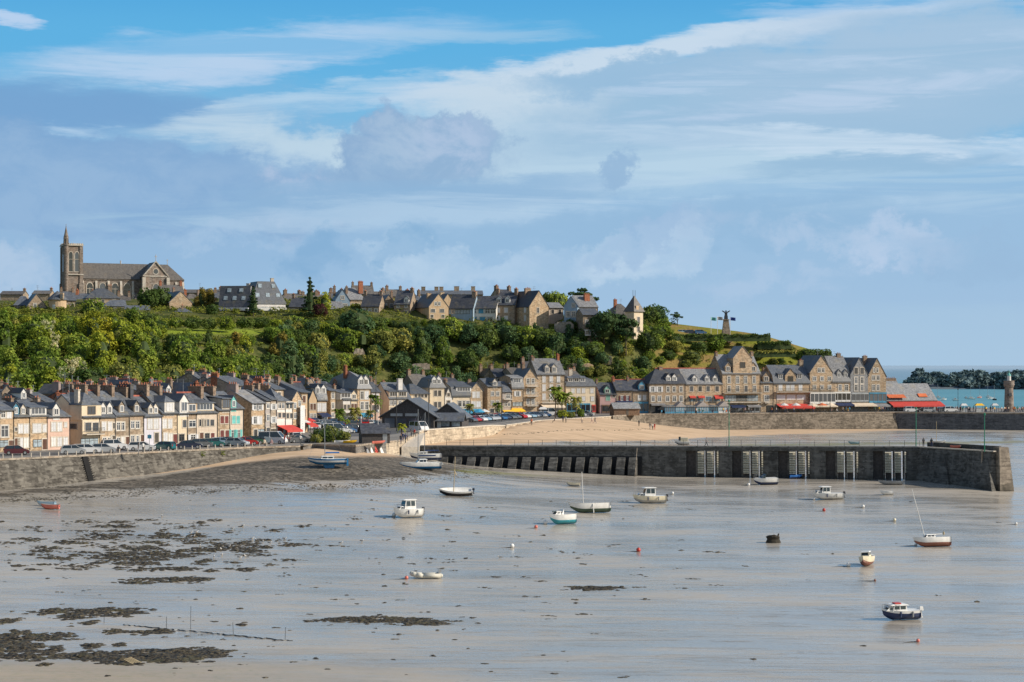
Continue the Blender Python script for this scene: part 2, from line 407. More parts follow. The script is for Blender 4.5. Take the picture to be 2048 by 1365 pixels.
shore += [(-250,258,5.2),(0,281,5.6),(165,293,6.2),(330,307,6.9),(480,320,8.2),(600,327,9.3),(650,316,8.4),(711,326,8.6),(770,338,8.2),(700,318,7.9),(840,325,6.2),(760,312,6.8),(850,356,6.9),
  (700,285,5.0),(560,290,5.4),
  (900,375,7.2),(960,400,7.6),(856,397,7.3),(985,428,8.2),(1080,470,9.6),(1150,490,9.7),(1220,510,9.5),(1290,530,7.2),(1100,440,8.2),(1200,440,6.6),(1100,400,6.3),
  (1400,535,5.8),(1600,545,5.5),(1790,550,5.3),(2000,545,5.2),(2300,540,5),(1350,470,5.2),(1500,450,4.4),(1700,450,4.2),(1900,470,4.1),(2100,480,4.0),(1300,400,4.6),(1600,390,3.6),(1200,370,4.8),
  (985,600,6),(1300,620,4),(1800,620,4),(2300,620,4),(600,420,7),(300,400,6),(0,380,5)]
zsh = cps(shore)
A0w = W(0, 281); A1w = W(500, 322); dA = (A1w-A0w)
x0, x1, y0, y1, st = -170, 300, 84, 585, 1.6
gx = np.arange(x0, x1, st); gy = np.arange(y0, y1, st); XX, YY = np.meshgrid(gx, gy)
ZZ = zsh(XX.ravel(), YY.ravel()).reshape(XX.shape)
_e = [(A0w.x-dA.x*1.6, A0w.y-dA.y*1.6)]+[(p.x, p.y) for p in (A0w, A1w, W(600, 327), W(625, 333), W(711, 329), W(772, 345), W(800, 352), W(835, 385), W(848, 397), W(985, 428), W(1080, 479), W(1220, 516), W(1290, 537), W(1790, 556), W(1803, 557), W(2700, 528))]
EY = np.interp(XX, [q[0] for q in _e], [q[1] for q in _e])
ZZ = np.where(YY > EY+1.2, np.minimum(ZZ, 8.6), np.minimum(ZZ, 9.94))
def wob(x, y, k, s):
    r = np.zeros_like(x); q = np.random.default_rng(s)
    for i in range(7):
        a = q.uniform(-.25, .25); fx = k*q.uniform(.5, 2.2)
        r += np.sin((x*math.sin(a)+y*math.cos(a))*fx+q.uniform(0, 6)+1.5*np.sin(x*fx*.21+q.uniform(0, 6)))/7
    return r
ZZ = ZZ+wob(XX, YY, .35, 1)*.08
PXg = 1024+F*XX/YY; PYg = HY-F*(ZZ-CZ)/YY
def smooth(a, b, v): t = np.clip((v-a)/(b-a), 0, 1); return t*t*(3-2*t)
# dry sand: strip along the sea wall and slip, and the beach behind the jetty; weed band below it
wb = np.interp(PXg, [-600,0,165,330,480,600,760,860,900], [985,974,960,941,916,899,896,897,890])
strip = (1-smooth(0, np.interp(PXg, [0,300,500,650,800,880], [3,9,22,32,34,26]), PYg-wb))*(YY < 341)
jl = np.interp(PXg, [700,763,1840,2100], [362,361,338,330])
behind = smooth(0, 6, YY-jl)
wet_edge = np.interp(PXg, [850,960,1100,1300,1450,1600,1800,2100], [900,893,884,882,874,868,862,856])
beach = behind*smooth(6, -6, PYg-wet_edge+3*wob(XX, YY, .4, 3))*smooth(2200, 1650, PXg)
strip *= smooth(915, 880, PXg)
sand = np.clip(strip+beach, 0, 1)
low = np.interp(PXg, [-400,0,300,620,900,1000], [1000,997,979,969,950,938])
weed = smooth(4, 16, PYg-wb)*smooth(8, -12, PYg-low+6*wob(XX, YY, .6, 4))*(YY < 341)*smooth(1340, 880, PXg)
green = np.exp(-((PYg-np.interp(PXg, [900,1330], [942,952]))/9)**2)*smooth(870, 960, PXg)*smooth(1340, 1230, PXg)*(YY < 341)
green = green+behind*.75*np.exp(-((PYg-np.interp(PXg, [1400,2048], [893,884]))/5)**2)*smooth(1380, 1500, PXg)
near = smooth(1290, 1345, PYg+18*wob(XX, YY, .5, 9))*smooth(1200, 200, PXg)
nyy, nxx = XX.shape
idx = np.arange(nyy*nxx).reshape(nyy, nxx)
quads = np.stack([idx[:-1, :-1], idx[:-1, 1:], idx[1:, 1:], idx[1:, :-1]], -1).reshape(-1, 4)
me = bpy.data.meshes.new('mudflat'); me.from_pydata(np.stack([XX, YY, ZZ], -1).reshape(-1, 3).tolist(), [], quads.tolist())
ca = me.color_attributes.new('zone', 'FLOAT_COLOR', 'POINT')
ca.data.foreach_set('color', np.stack([sand, np.clip(weed, 0, 1), np.clip(green, 0, 1), near], -1).reshape(-1).astype(np.float32))
me.polygons.foreach_set('use_smooth', [True]*len(quads))
m, nt, b = newmat('wet_mud_and_sand'); o = nt.obj()
at = nt.attr('zone'); zs = nt.sep(at.outputs['Color'])
big = nt.noise(nt.mapping(o, (.35, 1.0, 1), (0, 0, .1)), .10, 6, .62, .4)
med = nt.noise(nt.mapping(o, (.30, 1.3, 1), (0, 0, -.06)), .45, 6, .65, .5)
fine = nt.noise(nt.mapping(o, (.6, 1.2, 1)), 2.4, 6, .7)
rid = nt.noise(nt.mapping(o, (.05, .6, 1), (0, 0, .05)), .55, 5, .6, 1.0)
mud = nt.mix(nt.mr(big, .35, .65), (.36, .335, .295), (.46, .415, .35))
mud = nt.mix(nt.mr(med, .52, .70, 0, .6), mud, (.44, .385, .31))
mud = nt.mix(nt.mr(fine, .60, .74, 0, .7), mud, (.085, .075, .06))
line = nt.m('MULTIPLY', nt.mr(rid, .485, .5), nt.mr(rid, .515, .5))
mud = nt.mix(nt.m('MULTIPLY', line, .35), mud, (.19, .155, .115))
sandc = nt.mix(nt.mr(med, .35, .65), (.66, .485, .33), (.52, .375, .245)); sandc = nt.mix(nt.mr(rid, .5, .62, 0, .5), sandc, (.42, .31, .21))
sandc = nt.mix(nt.mr(fine, .62, .8, 0, .4), sandc, (.3, .22, .15))
weedc = nt.mix(nt.mr(fine, .42, .60), (.06, .052, .042), (.27, .235, .19))
weedc = nt.mix(nt.mr(med, .4, .6, 0, .65), weedc, (.05, .047, .04))
grc = nt.mix(nt.mr(fine, .4, .6), (.10, .12, .03), (.26, .24, .10))
edge = nt.m('MULTIPLY', nt.m('SUBTRACT', med, .5), 1.6)
sm = nt.mr(nt.m('ADD', zs[0], nt.m('MULTIPLY', edge, .35)), .3, .7); wm = nt.mr(nt.m('ADD', zs[1], edge), .3, .75); gm = nt.mr(nt.m('ADD', zs[2], edge), .3, .9, 0, .8)
c = nt.mix(wm, mud, weedc); c = nt.mix(gm, c, grc); c = nt.mix(sm, c, sandc)
c = nt.mix(nt.m('MULTIPLY', at.outputs['Alpha'], .6), c, nt.mix(nt.mr(fine, .45, .65), (.40, .32, .23), (.30, .27, .16)))
nt.put(b.inputs['Base Color'], c)
dry = nt.m('MAXIMUM', sm, nt.m('MAXIMUM', nt.m('MULTIPLY', wm, .75), nt.m('MULTIPLY', gm, .7)))
dry = nt.m('MAXIMUM', dry, nt.m('MULTIPLY', at.outputs['Alpha'], .55))
wetr = nt.mr(nt.m('ADD', nt.m('MULTIPLY', big, .45), nt.m('MULTIPLY', med, .55)), .42, .62, .10, .42)
nt.put(b.inputs['Roughness'], nt.m('ADD', nt.m('MULTIPLY', wetr, nt.m('SUBTRACT', 1, dry)), nt.m('MULTIPLY', dry, .92)))
nt.put(b.inputs['Specular IOR Level'], nt.mr(dry, 0, 1, 1.0, .08)); b.inputs['IOR'].default_value = 1.42
bump(nt, b, nt.m('ADD', nt.m('MULTIPLY', med, .7), nt.m('ADD', nt.m('MULTIPLY', fine, .42), nt.m('MULTIPLY', line, -.25))), .25, .2)
me.materials.append(m); tag(obj('mudflat', me), kind='structure')
GX0, GY0, GST = x0, y0, st
def GS(x, y):
    i = (x-GX0)/GST; j = (y-GY0)/GST; i0 = int(min(max(i, 0), ZZ.shape[1]-2)); j0 = int(min(max(j, 0), ZZ.shape[0]-2)); a = min(max(i-i0, 0), 1); b_ = min(max(j-j0, 0), 1)
    return float((ZZ[j0,i0]*(1-a)+ZZ[j0,i0+1]*a)*(1-b_)+(ZZ[j0+1,i0]*(1-a)+ZZ[j0+1,i0+1]*a)*b_)
def on_shore(px, py):                         # the shore point seen along a survey ray
    D = 200.
    for _ in range(40):
        z = GS((px-1024)*D/F, D); D = .5*D+.5*DZ(py, z)
    return W(px, D, GS((px-1024)*D/F, D))

# sea
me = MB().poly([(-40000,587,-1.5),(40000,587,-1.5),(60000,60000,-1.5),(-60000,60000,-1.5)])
m, nt, b = newmat('sea'); o = nt.obj()
wv = nt.noise(nt.mapping(o, (1, .5, 1)), .25, 6, .6)
gp = nt.node('ShaderNodeNewGeometry'); gs = nt.node('ShaderNodeSeparateXYZ'); nt.l.new(gp.outputs['Position'], gs.inputs[0])
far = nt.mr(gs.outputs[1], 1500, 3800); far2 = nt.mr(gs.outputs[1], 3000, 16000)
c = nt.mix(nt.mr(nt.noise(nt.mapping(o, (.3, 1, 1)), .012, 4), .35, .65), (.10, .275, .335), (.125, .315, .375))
c = nt.mix(far, c, (.20, .32, .42)); c = nt.mix(far2, c, (.36, .47, .57))  # water pales with distance: horizon haze put into its colour
nt.put(b.inputs['Base Color'], c); b.inputs['Roughness'].default_value = .45; b.inputs['Specular IOR Level'].default_value = .16
bump(nt, b, wv, .1, .3)
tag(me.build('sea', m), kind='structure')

# quay edge (plan) and the paved quay
A0w = W(0, 281); A1w = W(500, 322); dA = (A1w-A0w)
edge = [A0w-dA*1.6, A0w, A1w, W(600, 327), W(625, 333), W(711, 329), W(772, 345), W(800, 352), W(835, 385), W(848, 397), W(985, 428), W(1080, 479), W(1220, 516), W(1290, 537), W(1790, 556), W(1803, 557), W(2700, 528)]
mb = MB(); n = len(edge)
vs = [(p.x, p.y, ROAD) for p in edge]+[(p.x+(-60 if i == 0 else 0), 640 if p.x < 115 else max(576, p.y+22), ROAD) for i, p in enumerate(edge)]
mb.add(vs, [(i, i+1, n+i+1, n+i) for i in range(n-1)])
m, nt, b = newmat('quay_paving'); o = nt.obj()
c = nt.mix(nt.mr(nt.noise(o, .12, 5), .35, .65), (.17, .155, .14), (.26, .24, .215)); c = nt.mix(nt.mr(nt.noise(o, 1.6, 5), .5, .75, 0, .4), c, (.12, .11, .10))
nt.put(b.inputs['Base Color'], c); b.inputs['Roughness'].default_value = .9
tag(mb.build('quay_pavement', m), kind='structure')
def strip(pts, w0, w1, z, name, mt):
    mb = MB(); L = []
    for i, p in enumerate(pts):
        q = pts[min(i+1, len(pts)-1)]-pts[max(i-1, 0)]; nn = Vector((-q.y, q.x, 0)).normalized()
        L.append((p+nn*w0, p+nn*w1))
    for (a, b_), (c_, d) in zip(L, L[1:]): mb.poly([(a.x,a.y,z),(c_.x,c_.y,z),(d.x,d.y,z),(b_.x,b_.y,z)])
    return tag(mb.build(name, mt), kind='structure')
m, nt, b = newmat('asphalt'); o = nt.obj()
nt.put(b.inputs['Base Color'], nt.mix(nt.mr(nt.noise(o, .3, 6), .35, .7), (.075, .075, .078), (.13, .125, .12))); b.inputs['Roughness'].default_value = .85
M['asphalt'] = m
strip([A0w-dA*1.6, A0w, A1w, W(590, 346), W(660, 400), W(760, 450), W(1000, 500), W(1190, 530), W(1300, 542), W(1770, 561), W(2500, 556)], 7, 14, ROAD+.006, 'road', m)
strip([A0w-dA*1.6, A0w, A1w, W(590, 346), W(660, 400), W(760, 450)], 10.4, 10.55, ROAD+.012, 'road_marking', M['wframe'])
tag(MB().poly([(W(640,372)+Vector((0,0,ROAD+.01))), W(760,372,ROAD+.01), W(850,410,ROAD+.01), W(1060,492,ROAD+.01), W(1040,515,ROAD+.01), W(760,470,ROAD+.01), W(640,420,ROAD+.01)]).build('car_park_asphalt', m), kind='structure')

# ---------- quay walls
def masonry(name, c, c2, zlow=6.0, algae=True):
    m, nt, b = newmat(name); o = nt.obj(); sp = nt.node('ShaderNodeSeparateXYZ'); nt.l.new(o, sp.inputs[0])
    v = nt.sep(nt.vor(nt.mapping(o, (1, 1, 1.9)), 1.5))
    col = nt.mix(v[0], c, c2)
    col = nt.mix(nt.mr(nt.noise(o, .35, 6, .65), .45, .7, 0, .75), col, sc(c, .5))
    col = nt.mix(nt.mr(nt.noise(nt.mapping(o, (.25, .25, 4)), .9, 3), .5, .66, 0, .6), col, sc(c, .42))
    col = nt.mix(nt.mr(nt.noise(o, 2.2, 4), .6, .72, 0, .6), col, sc(c2, 1.5))
    col = nt.mix(nt.mr(nt.noise(nt.mapping(o, (1, 1, .1)), .9, 4), .52, .75, 0, .5), col, sc(c2, 1.25))
    if algae:
        col = nt.mix(nt.mr(nt.m('ADD', sp.outputs[2], nt.m('MULTIPLY', nt.noise(o, .6, 4), 2.4)), zlow+2.6, zlow+.4), col, (.05, .047, .038))
    nt.put(b.inputs['Base Color'], col); b.inputs['Roughness'].default_value = .92; b.inputs['Specular IOR Level'].default_value = .15
    bump(nt, b, v[1], .5, .12)
    return m
def wall(name, label, pts, tops, batter, mt, cap=.5, capmat=None, under=2.5, capz=.35, cat='sea wall', bot=None):
    """masonry face falling from the quay edge to below the shore, with a coping"""
    root = empty(name, (pts[0].x, pts[0].y, 0)); off = pts[0].to_2d()
    mb = MB(); cm = MB(); fr = []; N = []
    for i, p in enumerate(pts):
        q = pts[min(i+1, len(pts)-1)]-pts[max(i-1, 0)]; N.append(Vector((q.y, -q.x, 0)).normalized())
    sub = []
    for i in range(len(pts)-1):
        L = (pts[i+1]-pts[i]).length; k = max(1, int(L/6))
        for j in range(k): t = j/k; sub.append((pts[i].lerp(pts[i+1], t), tops[i]*(1-t)+tops[i+1]*t, N[i].lerp(N[i+1], t)))
    sub.append((pts[-1], tops[-1], N[-1]))
    rows = []
    for p, tz, nn in sub:
        zb = (GS(p.x+nn.x*batter*4, p.y+nn.y*batter*4) if bot is None else bot)-under; h = tz-zb
        q = p+nn*batter*h
        rows.append([(q.x-off.x, q.y-off.y, zb), (p.x-off.x, p.y-off.y, tz), (p.x-nn.x*1.2-off.x, p.y-nn.y*1.2-off.y, tz), (p.x-nn.x*1.2-off.x, p.y-nn.y*1.2-off.y, zb)])
    mb.loft(rows); mb.build('masonry', mt, root)
    if cap:
        cr = []
        for p, tz, nn in sub:
            a = p+nn*.12-Vector((off.x, off.y, 0)); c = p-nn*cap-Vector((off.x, off.y, 0))
            cr.append([(a.x,a.y,tz-.06),(a.x,a.y,tz+capz),(c.x,c.y,tz+capz),(c.x,c.y,tz-.06)])
        cm.loft(cr); cm.build('coping', capmat or M['sill'], root)
    return tag(root, label, cat)
mA = masonry('rough_grey_masonry', (.075, .068, .06), (.20, .185, .16), 4.9)
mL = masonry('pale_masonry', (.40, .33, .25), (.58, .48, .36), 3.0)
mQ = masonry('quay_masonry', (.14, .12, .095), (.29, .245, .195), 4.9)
mJ = masonry('jetty_masonry', (.072, .07, .066), (.165, .16, .148), 2.8)
seaA = wall('sea_wall', 'long rough grey masonry sea wall below the left row of cars', [A0w-dA*1.2, A0w, A1w, W(600, 327)], [ROAD-.1]*4, .42, mA, .7, M['greystone'], capz=.22)
d_ = dA.normalized(); nA = Vector((d_.y, -d_.x, 0))
q = hit(168, A0w, A1w)-seaA.location; q.z = 0
mb = MB()
b0 = [q-d_*.5+nA*2.0, q+d_*.5+nA*2.0, q+d_*.5, q-d_*.5]
mb.hexa([(v.x, v.y, 5.4) for v in b0], [(v.x-nA.x*(1.75 if k < 2 else 0), v.y-nA.y*(1.75 if k < 2 else 0), 9.85) for k, v in enumerate(b0)])
for k in range(13):
    z = 5.6+k*.33; w_ = q+nA*(.42*(9.9-z)+.12)
    mb.bar((w_.x-d_.x*.8, w_.y-d_.y*.8, z), (w_.x+d_.x*.8, w_.y+d_.y*.8, z), .06)
mb.build('ladder_recess', plain('recess_shade_black', (.012,.012,.013), .9), seaA)  # solid block and rungs, painted black for the shade inside a recess
wall('slipway_wall', 'low dark wall behind the slip, under the planted bed', [W(606, 330), W(625, 332.6), W(711, 328.6), W(772, 344.6)], [ROAD-.1]*4, .06, masonry('dark_slip_masonry', (.15, .14, .13), (.24, .22, .20), 0, False), .5, M['greystone'], capz=.25)
wall('promenade_wall', 'short wall of the promenade between the black hut and the ramp', [W(772, 344.7), W(800, 351.6), W(835, 384.6)], [ROAD-.1]*3, .05, mL, .4, M['greystone'], capz=.2)
wall('beach_wall', 'pale rendered wall above the sand beside the market hall', [W(838, 386), W(848, 396.6), W(985, 427.6), W(1010, 441)], [ROAD+.3, ROAD+.3, ROAD+.3, ROAD-.2], .10, mL, .5, M['sill'], capz=.2)
wall('beach_kerb', 'low pale kerb wall where the car park meets the sand', [W(1012, 441.6), W(1080, 478.8), W(1222, 515.6)], [ROAD-.05]*3, .05, mL, .4, M['sill'], capz=.12)
wall('quay_wall', 'long sloping sunlit quay wall below the restaurants', [W(1225, 516.8), W(1290, 536.6), W(1790, 555.6)], [ROAD-.1]*3, .38, mQ, .6, M['greystone'], capz=.3)
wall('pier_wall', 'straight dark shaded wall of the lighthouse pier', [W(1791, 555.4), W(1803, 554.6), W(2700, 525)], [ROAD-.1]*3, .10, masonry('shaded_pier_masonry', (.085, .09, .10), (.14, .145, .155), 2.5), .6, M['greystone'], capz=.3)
# stone ramp from the promenade to the jetty
rb = [W(803, 351, 0), W(838, 352, 0), W(850, 392, 0), W(834, 388, 0)]
tag(MB().hexa([(p.x, p.y, 5) for p in rb], [(rb[0].x, rb[0].y, 8.9), (rb[1].x, rb[1].y, 8.75), (rb[2].x, rb[2].y, 9.95), (rb[3].x, rb[3].y, 10.05)]).build('stone_ramp', M['sill']), 'pale stone ramp running down from the promenade to the jetty', 'ramp')

# ---------- jetty: local x along it, y inwards (away from the viewer)
jd = J1-J0; JL = jd.length; jr = math.atan2(jd.y, jd.x)
JT = 8.65; JB = 2.0; TL = -math.atan(.8/98.5)
def JZ(px): return 8.65+.8*(px-763)/1077
JWd = 5.0
jet = tag(empty('stone_jetty', (J0.x, J0.y, 0), jr), 'long dark stone jetty with buttresses and slatted openings', 'jetty')
def ju(px): return (hit(px, J0, J1)-Vector((J0.x, J0.y, 0))).length*(1 if px > 763 else -1)
jet.rotation_euler = (0, TL, jr)
bays = [(1373, 1438), (1465, 1527), (1557, 1620), (1652, 1717), (1747, 1813)]
mb = MB(); cuts = [ju(763)-8]
for a, b_ in bays: cuts += [ju(a), ju(b_)]
cuts.append(JL+1.2)
for i in range(0, len(cuts), 2):                       # solid lengths with a little batter
    a, b_ = cuts[i], cuts[i+1]; k = max(1, int((b_-a)/7))
    for j in range(k):
        u0 = a+(b_-a)*j/k; u1 = a+(b_-a)*(j+1)/k; bt = .0
        mb.hexa([(u0,-.5,JB),(u1,-.5,JB),(u1,JWd,JB),(u0,JWd,JB)], [(u0,0,JT-.7),(u1,0,JT-.7),(u1,JWd-.3,JT-.7),(u0,JWd-.3,JT-.7)])
    mb.build('masonry', mJ, jet); mb = MB()
MB().box(cuts[0], -.14, JT-.7, JL+.6, JWd, JT).build('deck', masonry('jetty_coping', (.08, .08, .075), (.15, .145, .135), 0, False), jet)
# sloping apron, painted black for alcove shade, with buttresses on the landward half
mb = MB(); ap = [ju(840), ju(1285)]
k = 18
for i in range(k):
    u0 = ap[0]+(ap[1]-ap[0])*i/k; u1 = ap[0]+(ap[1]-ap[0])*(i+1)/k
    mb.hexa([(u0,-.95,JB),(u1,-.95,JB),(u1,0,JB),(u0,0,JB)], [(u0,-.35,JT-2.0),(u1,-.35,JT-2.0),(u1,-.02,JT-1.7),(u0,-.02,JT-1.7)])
mb.build('apron', plain('alcove_shade_black', (.012,.013,.015), .9), jet)
bx_ = [822, 843, 865, 890, 918, 945, 972, 1000, 1028, 1055, 1082, 1109, 1136, 1163, 1190, 1217, 1244, 1268]
for px in bx_:
    u = ju(px); w_ = .85; zt = JT-1.5
    mb = MB()
    zt = JT-1.9; pf = [(-.3, zt), (-.7, zt-.4), (-2.0, zt-2.0), (-2.3, JB), (.0, JB), (0, zt)]
    mb.loft([[(u-w_*.9, y, z) for y, z in pf], [(u+w_*.9, y, z) for y, z in pf]])
    mb.build('buttress', mJ, jet)
for a, b_ in bays:
    ua, ub = ju(a), ju(b_); L = ub-ua
    u2 = ua+L*.30
    MB().box(ua+.003, .9, JB, u2, JWd-.6, JT-.72).build('bay_wall', M['wood'], jet)
    for t in (.30, .59, .89):
        MB().box(ua+L*t, -.12, JB, ua+L*t+.34, .35, JT+.1).build('pillar', mJ, jet)
    for t0, t1 in ((.365, .555), (.655, .845), (.955, 1.0)):
        if 'slat' not in M: M['slat'] = plain('pale_plank', (.66, .60, .46), .7, .25, 1)
        sm_ = MB(); l_ = L*(t1-t0); sm_.hexa([(0, -.12, 0), (l_, -.12, 0), (l_, .10, .17), (0, .10, .17)], [(0, -.15, .04), (l_, -.15, .04), (l_, .07, .21), (0, .07, .21)]); sm_ = sm_.mesh('slat', M['slat'])
        lp = MB(); lp.box(ua+L*t0+.02, -.28, JB, ua+L*t0+.14, -.16, JT-.75); lp.box(ua+L*t0, .25, JB, ua+L*t1, .4, JT-.75); lp = lp.build('slat_frame', M['wood'], jet)
        for z in np.linspace(3.9 if ua < 75 else 4.2, JT-1.05, 13): obj('slat', sm_, lp, (ua+L*t0, -.42, z))
# outer arm, turning towards the open bay
JT = 9.45; E0 = W(1838, 335); E1 = W(1983, 318)
ed = E1-E0; EL = ed.length; er = math.atan2(ed.y, ed.x)
arm = tag(empty('jetty_end', (E0.x, E0.y, 0), er), 'thick end of the jetty with a parapet, turning towards the open bay', 'jetty')
mb = MB(); AW = 2.7; B0 = .8
mb.hexa([(-.6,-1.0,B0),(EL+.5,-.9,B0),(EL+1.2,AW+.4,B0),(-.6,AW+.6,B0)], [(-.6,.05,JT-.02),(EL,.05,JT-.02),(EL+.3,AW,JT-.02),(-.6,AW,JT-.02)])
mb.build('masonry', mJ, arm)
mb = MB()
for u0, u1 in ((4.5, 8.5), (14.5, 19.5)):
    mb.hexa([(u0+1.2,-1.9,B0),(u1+2.2,-1.9,B0),(u1+1.6,-.3,B0),(u0,-.3,B0)], [(u0,-.02,JT-.8),(u1-1.5,-.02,JT-.8),(u1-1.5,.3,JT-.8),(u0,.3,JT-.8)])
mb.build('buttress', mJ, arm)
MB().box(-1, -.12, JT-.02, EL+.6, .55, JT+.18).build('coping', M['sill'], arm)
MB().box(-.5, AW-.5, JT-.02, EL-.65, AW-.02, JT+.85).build('parapet', mJ, arm)
mb = MB(); mb.hexa([(EL-.9,.6,B0),(EL+1.9,.3,B0),(EL+2.0,AW+.75,B0),(EL-.6,AW+.75,B0)], [(EL-.6,.9,JT+.75),(EL+.9,.9,JT+.75),(EL+1.0,AW+.1,JT+.75),(EL-.6,AW+.1,JT+.75)])
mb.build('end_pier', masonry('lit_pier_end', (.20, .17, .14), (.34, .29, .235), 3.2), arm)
MB().bar((EL-2.2, -.35, 2), (EL-2.2, -.1, JT+.2), .16).build('fender_post', M['greystone'], arm)
# jetty railing: posts and two rails on the seaward and beach edges
def railing(name, label, a, b_, z0, step, h=1.05, mt=None, par=0):
    d = b_-a; L = d.length; r = math.atan2(d.y, d.x); rt = tag(empty(name, (a.x, a.y, z0), r), label, 'railing')
    n = int(L/step); mt = mt or M['metal']
    mb = MB()
    for z in (h, h*.55): mb.bar((0, 0, z), (L, 0, z), .025, 0, 4)
    mb.build('rail', mt, rt)
    pm = MB().box(-.03, -.03, 0, .03, .03, h).mesh('post', mt)
    for i in range(n+1): obj('post', pm, rt, (i*L/n, 0, 0))
    return rt
jn = Vector((-jd.y, jd.x, 0)).normalized()
railing('jetty_railing', 'thin metal railing along the top of the jetty', hit(880, J0, J1)+jn*4.6, W(1838, 335)+jn*4.6, JZ(880), 2.6).rotation_euler = (0, TL, jr)
railing('beach_railing', 'low pale fence beside the car park above the sand', W(990, 431), W(1085, 482), ROAD-.25, 1.3, .95, M['galv'])

# ---------- hill
hill = [(-500,330,10),(0,362,10),(300,382,10),(560,425,10),(640,478,10),(700,500,10),(850,528,10),(1000,550,10),(1100,545,10),(1250,556,10),(1400,570,10),(1600,580,10),(1800,588,10),(1900,590,9),
  (0,420,19),(300,430,19),(560,468,17),(700,528,18),(850,545,18.5),(1000,562,18),(1130,565,18),(1300,585,19),(1500,596,17),
  (-500,500,36),(0,505,33),(200,505,33),(400,505,31.5),(560,515,30),(700,551,28.5),(850,566,28),(1000,577,28),(1150,582,27),(1250,590,29),(1350,600,27),(1500,604,25),
  (1140,588,33.4),(1180,587,33.2),(1220,588,33),(1270,590,32.5),(1150,578,28.5),(1220,578,27),
  (-500,560,40),(0,555,39),(200,555,38.5),(400,548,35.2),(560,562,34.8),(700,575,37),(850,585,36.5),(1000,592,36),(1110,596,35),(1200,604,33.5),(1290,612,34.6),(1340,616,35.4),(1390,618,34.0),(1450,622,33.2),(1500,622,32.8),(1540,622,32.2),(1570,622,29.5),(1640,622,26.5),(1700,620,25),(1760,618,20),(1830,612,9),
  (-800,800,44),(0,800,46),(400,800,43),(800,800,40),(1100,800,33),(1280,700,31),(1350,760,29),(1450,720,28),(1560,700,25),(1700,690,20),(1850,690,2),(1950,640,-4),(2100,640,-6),(2100,800,-6),(1700,820,0),(1500,900,0),(900,1100,38),(300,1100,46),(-700,1100,46),(1300,1100,20),(1700,1100,-8)]
zh = cps(hill)
hx = np.arange(-330, 175, 3.0); hy = np.arange(352, 1000, 3.0); HX, HYg = np.meshgrid(hx, hy)
HZ = zh(HX.ravel(), HYg.ravel()).reshape(HX.shape)+wob(HX, HYg, .12, 2)*1.0
HZ = np.where(HYg > 900, HZ-(HYg-900)*.5, HZ)
nyy, nxx = HX.shape; idx = np.arange(nyy*nxx).reshape(nyy, nxx)
quads = np.stack([idx[:-1, :-1], idx[:-1, 1:], idx[1:, 1:], idx[1:, :-1]], -1).reshape(-1, 4)
me = bpy.data.meshes.new('hillside'); me.from_pydata(np.stack([HX, HYg, HZ], -1).reshape(-1, 3).tolist(), [], quads.tolist())
HPX = 1024+F*HX/HYg; HPY = HY-F*(HZ-CZ)/HYg
grass = np.exp(-((HPY-664)/6)**2)*smooth(300, 340, HPX)*smooth(560, 500, HPX)
lawn = smooth(1290, 1330, HPX)
ca = me.color_attributes.new('zone', 'FLOAT_COLOR', 'POINT')
ca.data.foreach_set('color', np.stack([np.clip(grass, 0, 1), lawn, lawn*0, lawn*0+1], -1).reshape(-1).astype(np.float32))
me.polygons.foreach_set('use_smooth', [True]*len(quads))
m, nt, b = newmat('hillside_ground'); o = nt.obj(); zs = nt.sep(nt.attr('zone').outputs['Color'])
c = nt.mix(nt.mr(nt.noise(o, .18, 6), .35, .65), (.05, .07, .02), (.14, .14, .05))
c = nt.mix(zs[1], c, nt.mix(nt.mr(nt.noise(nt.mapping(o, (.4, .4, 3)), .16, 5), .4, .62), (.19, .20, .03), (.26, .18, .07)))
c = nt.mix(zs[0], c, (.26, .33, .035))
c = nt.mix(nt.mr(nt.noise(o, 1.2, 5), .5, .75, 0, .5), c, (.06, .07, .02))
nt.put(b.inputs['Base Color'], c); b.inputs['Roughness'].default_value = .95; b.inputs['Specular IOR Level'].default_value = .05
bump(nt, b, nt.noise(o, .9, 5), .8, .5)
me.materials.append(m); tag(obj('hillside', me), kind='structure')
def GH(x, y): return float(zh(x, y)[0])
